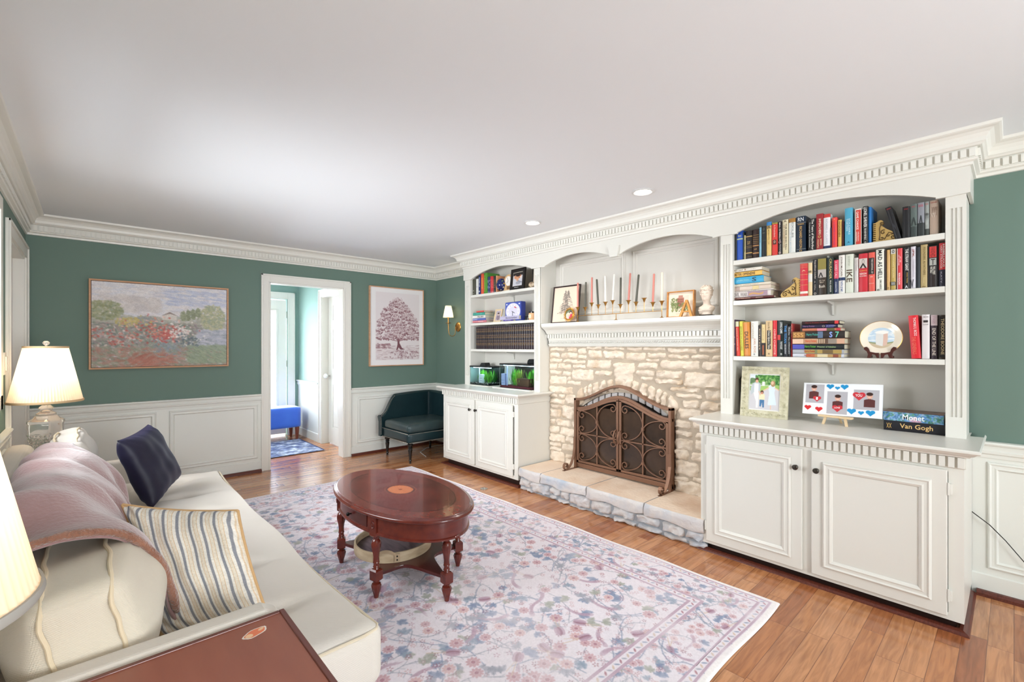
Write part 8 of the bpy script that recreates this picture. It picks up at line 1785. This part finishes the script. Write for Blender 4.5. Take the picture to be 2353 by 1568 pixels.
# ------------------------------------------------------------------ aquariums
AG = mat('aquarium_glass', 'dfeeee', 0.03, trans=1.0, ior=1.12, spec=0.5)
PLB = mat('black_plastic', '15171a', 0.35)
def aquarium(y0, y1, x0, x1, zb, h, label, seed, gravel, back, filt_c):
    t = thing('aquarium', ((x0+x1)/2, (y0+y1)/2, zb), label, 'aquarium'); z1 = zb+h; r_ = random.Random(seed)
    for nm, b in (('front_glass', (x0, x0+0.003, y0, y1)), ('side_glass', (x0+0.003, x1-0.003, y0, y0+0.003)), ('side_glass', (x0+0.003, x1-0.003, y1-0.003, y1))): MB().box(b[0], b[1], b[2], b[3], zb+0.004, z1).build(nm, AG, t)
    MB().box(x1-0.003, x1, y0, y1, zb+0.004, z1).build('back_glass', mat(back[0], back[1], 0.4), t)
    MB().box(x0+0.0, x1, y0, y1, zb, zb+0.004).build('base', PLB, t)
    lid = MB().box(x0-0.004, x1+0.002, y0-0.004, y1+0.004, z1, z1+0.018).build('lid', PLB, t, bevel=0.004)
    MB().box(x0+0.03, x0+0.06, y0+0.03, y1-0.03, z1-0.006, z1-0.001).build('light_strip', mat('tank_led', 'ffffff', 0.5, emit=('cfeeff', 22.0)), lid)
    g = MB(); n = 26; vs = []
    gm = [mat('gravel_a_'+gravel[0], gravel[0], 0.8), mat('gravel_b_'+gravel[1], gravel[1], 0.7)]
    g.box(x0+0.004, x1-0.004, y0+0.004, y1-0.004, zb+0.005, zb+0.022)
    for _ in range(520):
        x, y, z, r = r_.uniform(x0+0.006, x1-0.006), r_.uniform(y0+0.006, y1-0.006), zb+0.022+r_.uniform(-.002, .003), r_.uniform(0.0025, 0.005)
        if r_.random() < 0.5: x = x0+0.006
        if x == x0+0.006: z = r_.uniform(zb+0.007, zb+0.026)
        g.add([(x-r, y, z), (x, y-r, z), (x+r, y, z), (x, y+r, z), (x, y, z+r*0.8), (x, y, z-r*0.8)], [(0, 1, 4), (1, 2, 4), (2, 3, 4), (3, 0, 4), (1, 0, 5), (2, 1, 5), (3, 2, 5), (0, 3, 5)], 1 if r_.random() < 0.45 else 0)
    g.build('gravel', gm, t)['kind'] = 'stuff'
    pm = [mat('waterweed', '5fae2c', 0.5), mat('waterweed_dark', '2f7a22', 0.5), mat('waterweed_olive', '8a9a3c', 0.5)]
    for k in range(5):
        m = MB(); cx, cyy = r_.uniform(x0+0.06, x1-0.04), y0+(y1-y0)*(0.2+0.15*k)
        for _ in range(34):
            b = Vector((cx+r_.uniform(-.02, .02), cyy+r_.uniform(-.025, .025), zb+0.02)); z_ = r_.uniform(0.3, 0.80)*h; a = r_.uniform(0, 6.28); s_ = r_.uniform(0.01, 0.028); tip = b+Vector((math.cos(a)*s_*1.5, math.sin(a)*s_*1.5, z_)); w_ = r_.uniform(0.003, 0.007)
            tip.x = min(max(tip.x, x0+0.006), x1-0.006); tip.y = min(max(tip.y, y0+0.008), y1-0.008); mid = (b+tip)/2+Vector((0, 0, 0.01)); q_ = Vector((-math.sin(a), math.cos(a), 0))*w_; lo = tip-Vector((0, 0, r_.uniform(0.02, 0.05)))
            m.add([tuple(b), tuple(lo-q_), tuple(tip), tuple(lo+q_)], [(0, 1, 2, 3)])
        m.build('water_plant', pm[k % 3 if seed == 2 else k % 2], t)['kind'] = 'stuff'
    fm = mat('filter_'+filt_c, filt_c, 0.4); fy = y1-0.07 if seed == 2 else (y0+y1)/2-0.05
    f = MB().box(x0+0.008, x0+0.04, fy-0.0, fy+0.055, zb+0.026, zb+h*0.62).build('filter_box', fm, t, bevel=0.003)
    for i in range(2): MB().box(x0+0.0065, x0+0.0085, fy+0.004, fy+0.051, zb+0.05+i*0.03, zb+0.053+i*0.03).build('vent', mat('filter_slot', '6a7a9c', 0.5), f)
    MB().tube([(x0+0.03, fy+0.085 if seed != 2 else fy-0.02, zb+0.024), (x0+0.03, fy+0.085 if seed != 2 else fy-0.02, z1-0.01)], 0.008, 12).build('intake_tube', fm, t, True)
    return t, z1
AZ = 0.9035
MB_t = tag(MB().box(3.31, 3.572, 4.025, 4.398, AZ, AZ+0.010).build('foam_mat', mat('white_foam', 'e2dfd6', 0.7), bevel=0.003), 'thin white foam mat under the left aquarium', 'mat')
MB_t = tag(MB().box(3.30, 3.572, 3.335, 3.93, AZ, AZ+0.010).build('foam_mat', mat('white_foam', 'e2dfd6', 0.7), bevel=0.003), 'thin white foam mat under the right aquarium', 'mat')
t, z1 = aquarium(4.035, 4.395, 3.345, 3.565, AZ+0.0105, 0.205, 'left aquarium, smaller, with bright green plants and black and white gravel', 1, ('1d1d1f', 'e6e2da'), ('tank_back_dark', '2c322c'), 'dfe6ee')
MB().prism([(4.17, z1+0.018), (4.28, z1+0.018), (4.25, z1+0.052), (4.19, z1+0.055)], 'x', 3.40, 3.48).build('feeder', PLB, t, bevel=0.003)
t, z1 = aquarium(3.338, 3.84, 3.335, 3.57, AZ+0.0105, 0.248, 'right aquarium, larger, with a lilac filter, green plants and red gravel', 2, ('5c1420', '9a2c34'), ('tank_back_brown', '3a2a22'), 'aab0dc')
MB().prism([(3.36, z1+0.018), (3.50, z1+0.018), (3.49, z1+0.055), (3.47, z1+0.068), (3.37, z1+0.068)], 'x', 3.42, 3.52).build('feeder', PLB, t, bevel=0.006)
DW = mat('driftwood', '6a4630', 0.7, noise=(9, '4a2f20', 0.4, (1, 1, 6)))
MB().box(3.37, 3.46, 3.42, 3.60, AZ+0.035, AZ+0.12).build('sunken_crate', DW, t, bevel=0.004)
# ------------------------------------------------------------------ small things
t = tag(MB().tube([(3.634, 0.17, 0.452), (3.60, 0.13, 0.43), (3.595, 0.09, 0.40), (3.60, 0.03, 0.33), (3.60, -0.05, 0.22), (3.58, -0.2, 0.10), (3.5, -0.35, 0.006), (3.4, -0.6, 0.005)], 0.0025, 8).build('power_cord', BLK, None, True), 'thin black cord hanging along the white wainscot right of the right bookcase', 'cord')
t = tag(MB().tube([(3.05, 4.9, 0.006), (3.12, 5.15, 0.006), (3.3, 5.3, 0.006), (3.5, 5.35, 0.006), (3.6, 5.3, 0.01)], 0.004, 8).build('power_cord', mat('white_cord', 'd9d6d0', 0.5), None, True), 'white cord lying on the floor under the corner chair', 'cord')
t = thing('floor_grommet', (2.78, 3.432, 0.0), 'small round metal floor grommet between the rug and the hearth', 'grommet')
MB().lathe([(0.012, 0.0005), (0.036, 0.0005), (0.036, 0.004), (0.030, 0.006), (0.013, 0.006), (0.012, 0.003)], (2.78, 3.432, 0), 32).build('ring', mat('nickel', 'b8b4ac', 0.25, 1.0), t, True, angle=40)
MB().lathe([(0, 0.002), (0.0118, 0.002), (0.0118, 0.003), (0, 0.003)], (2.78, 3.432, 0), 20).build('plug', BLK, t, True)
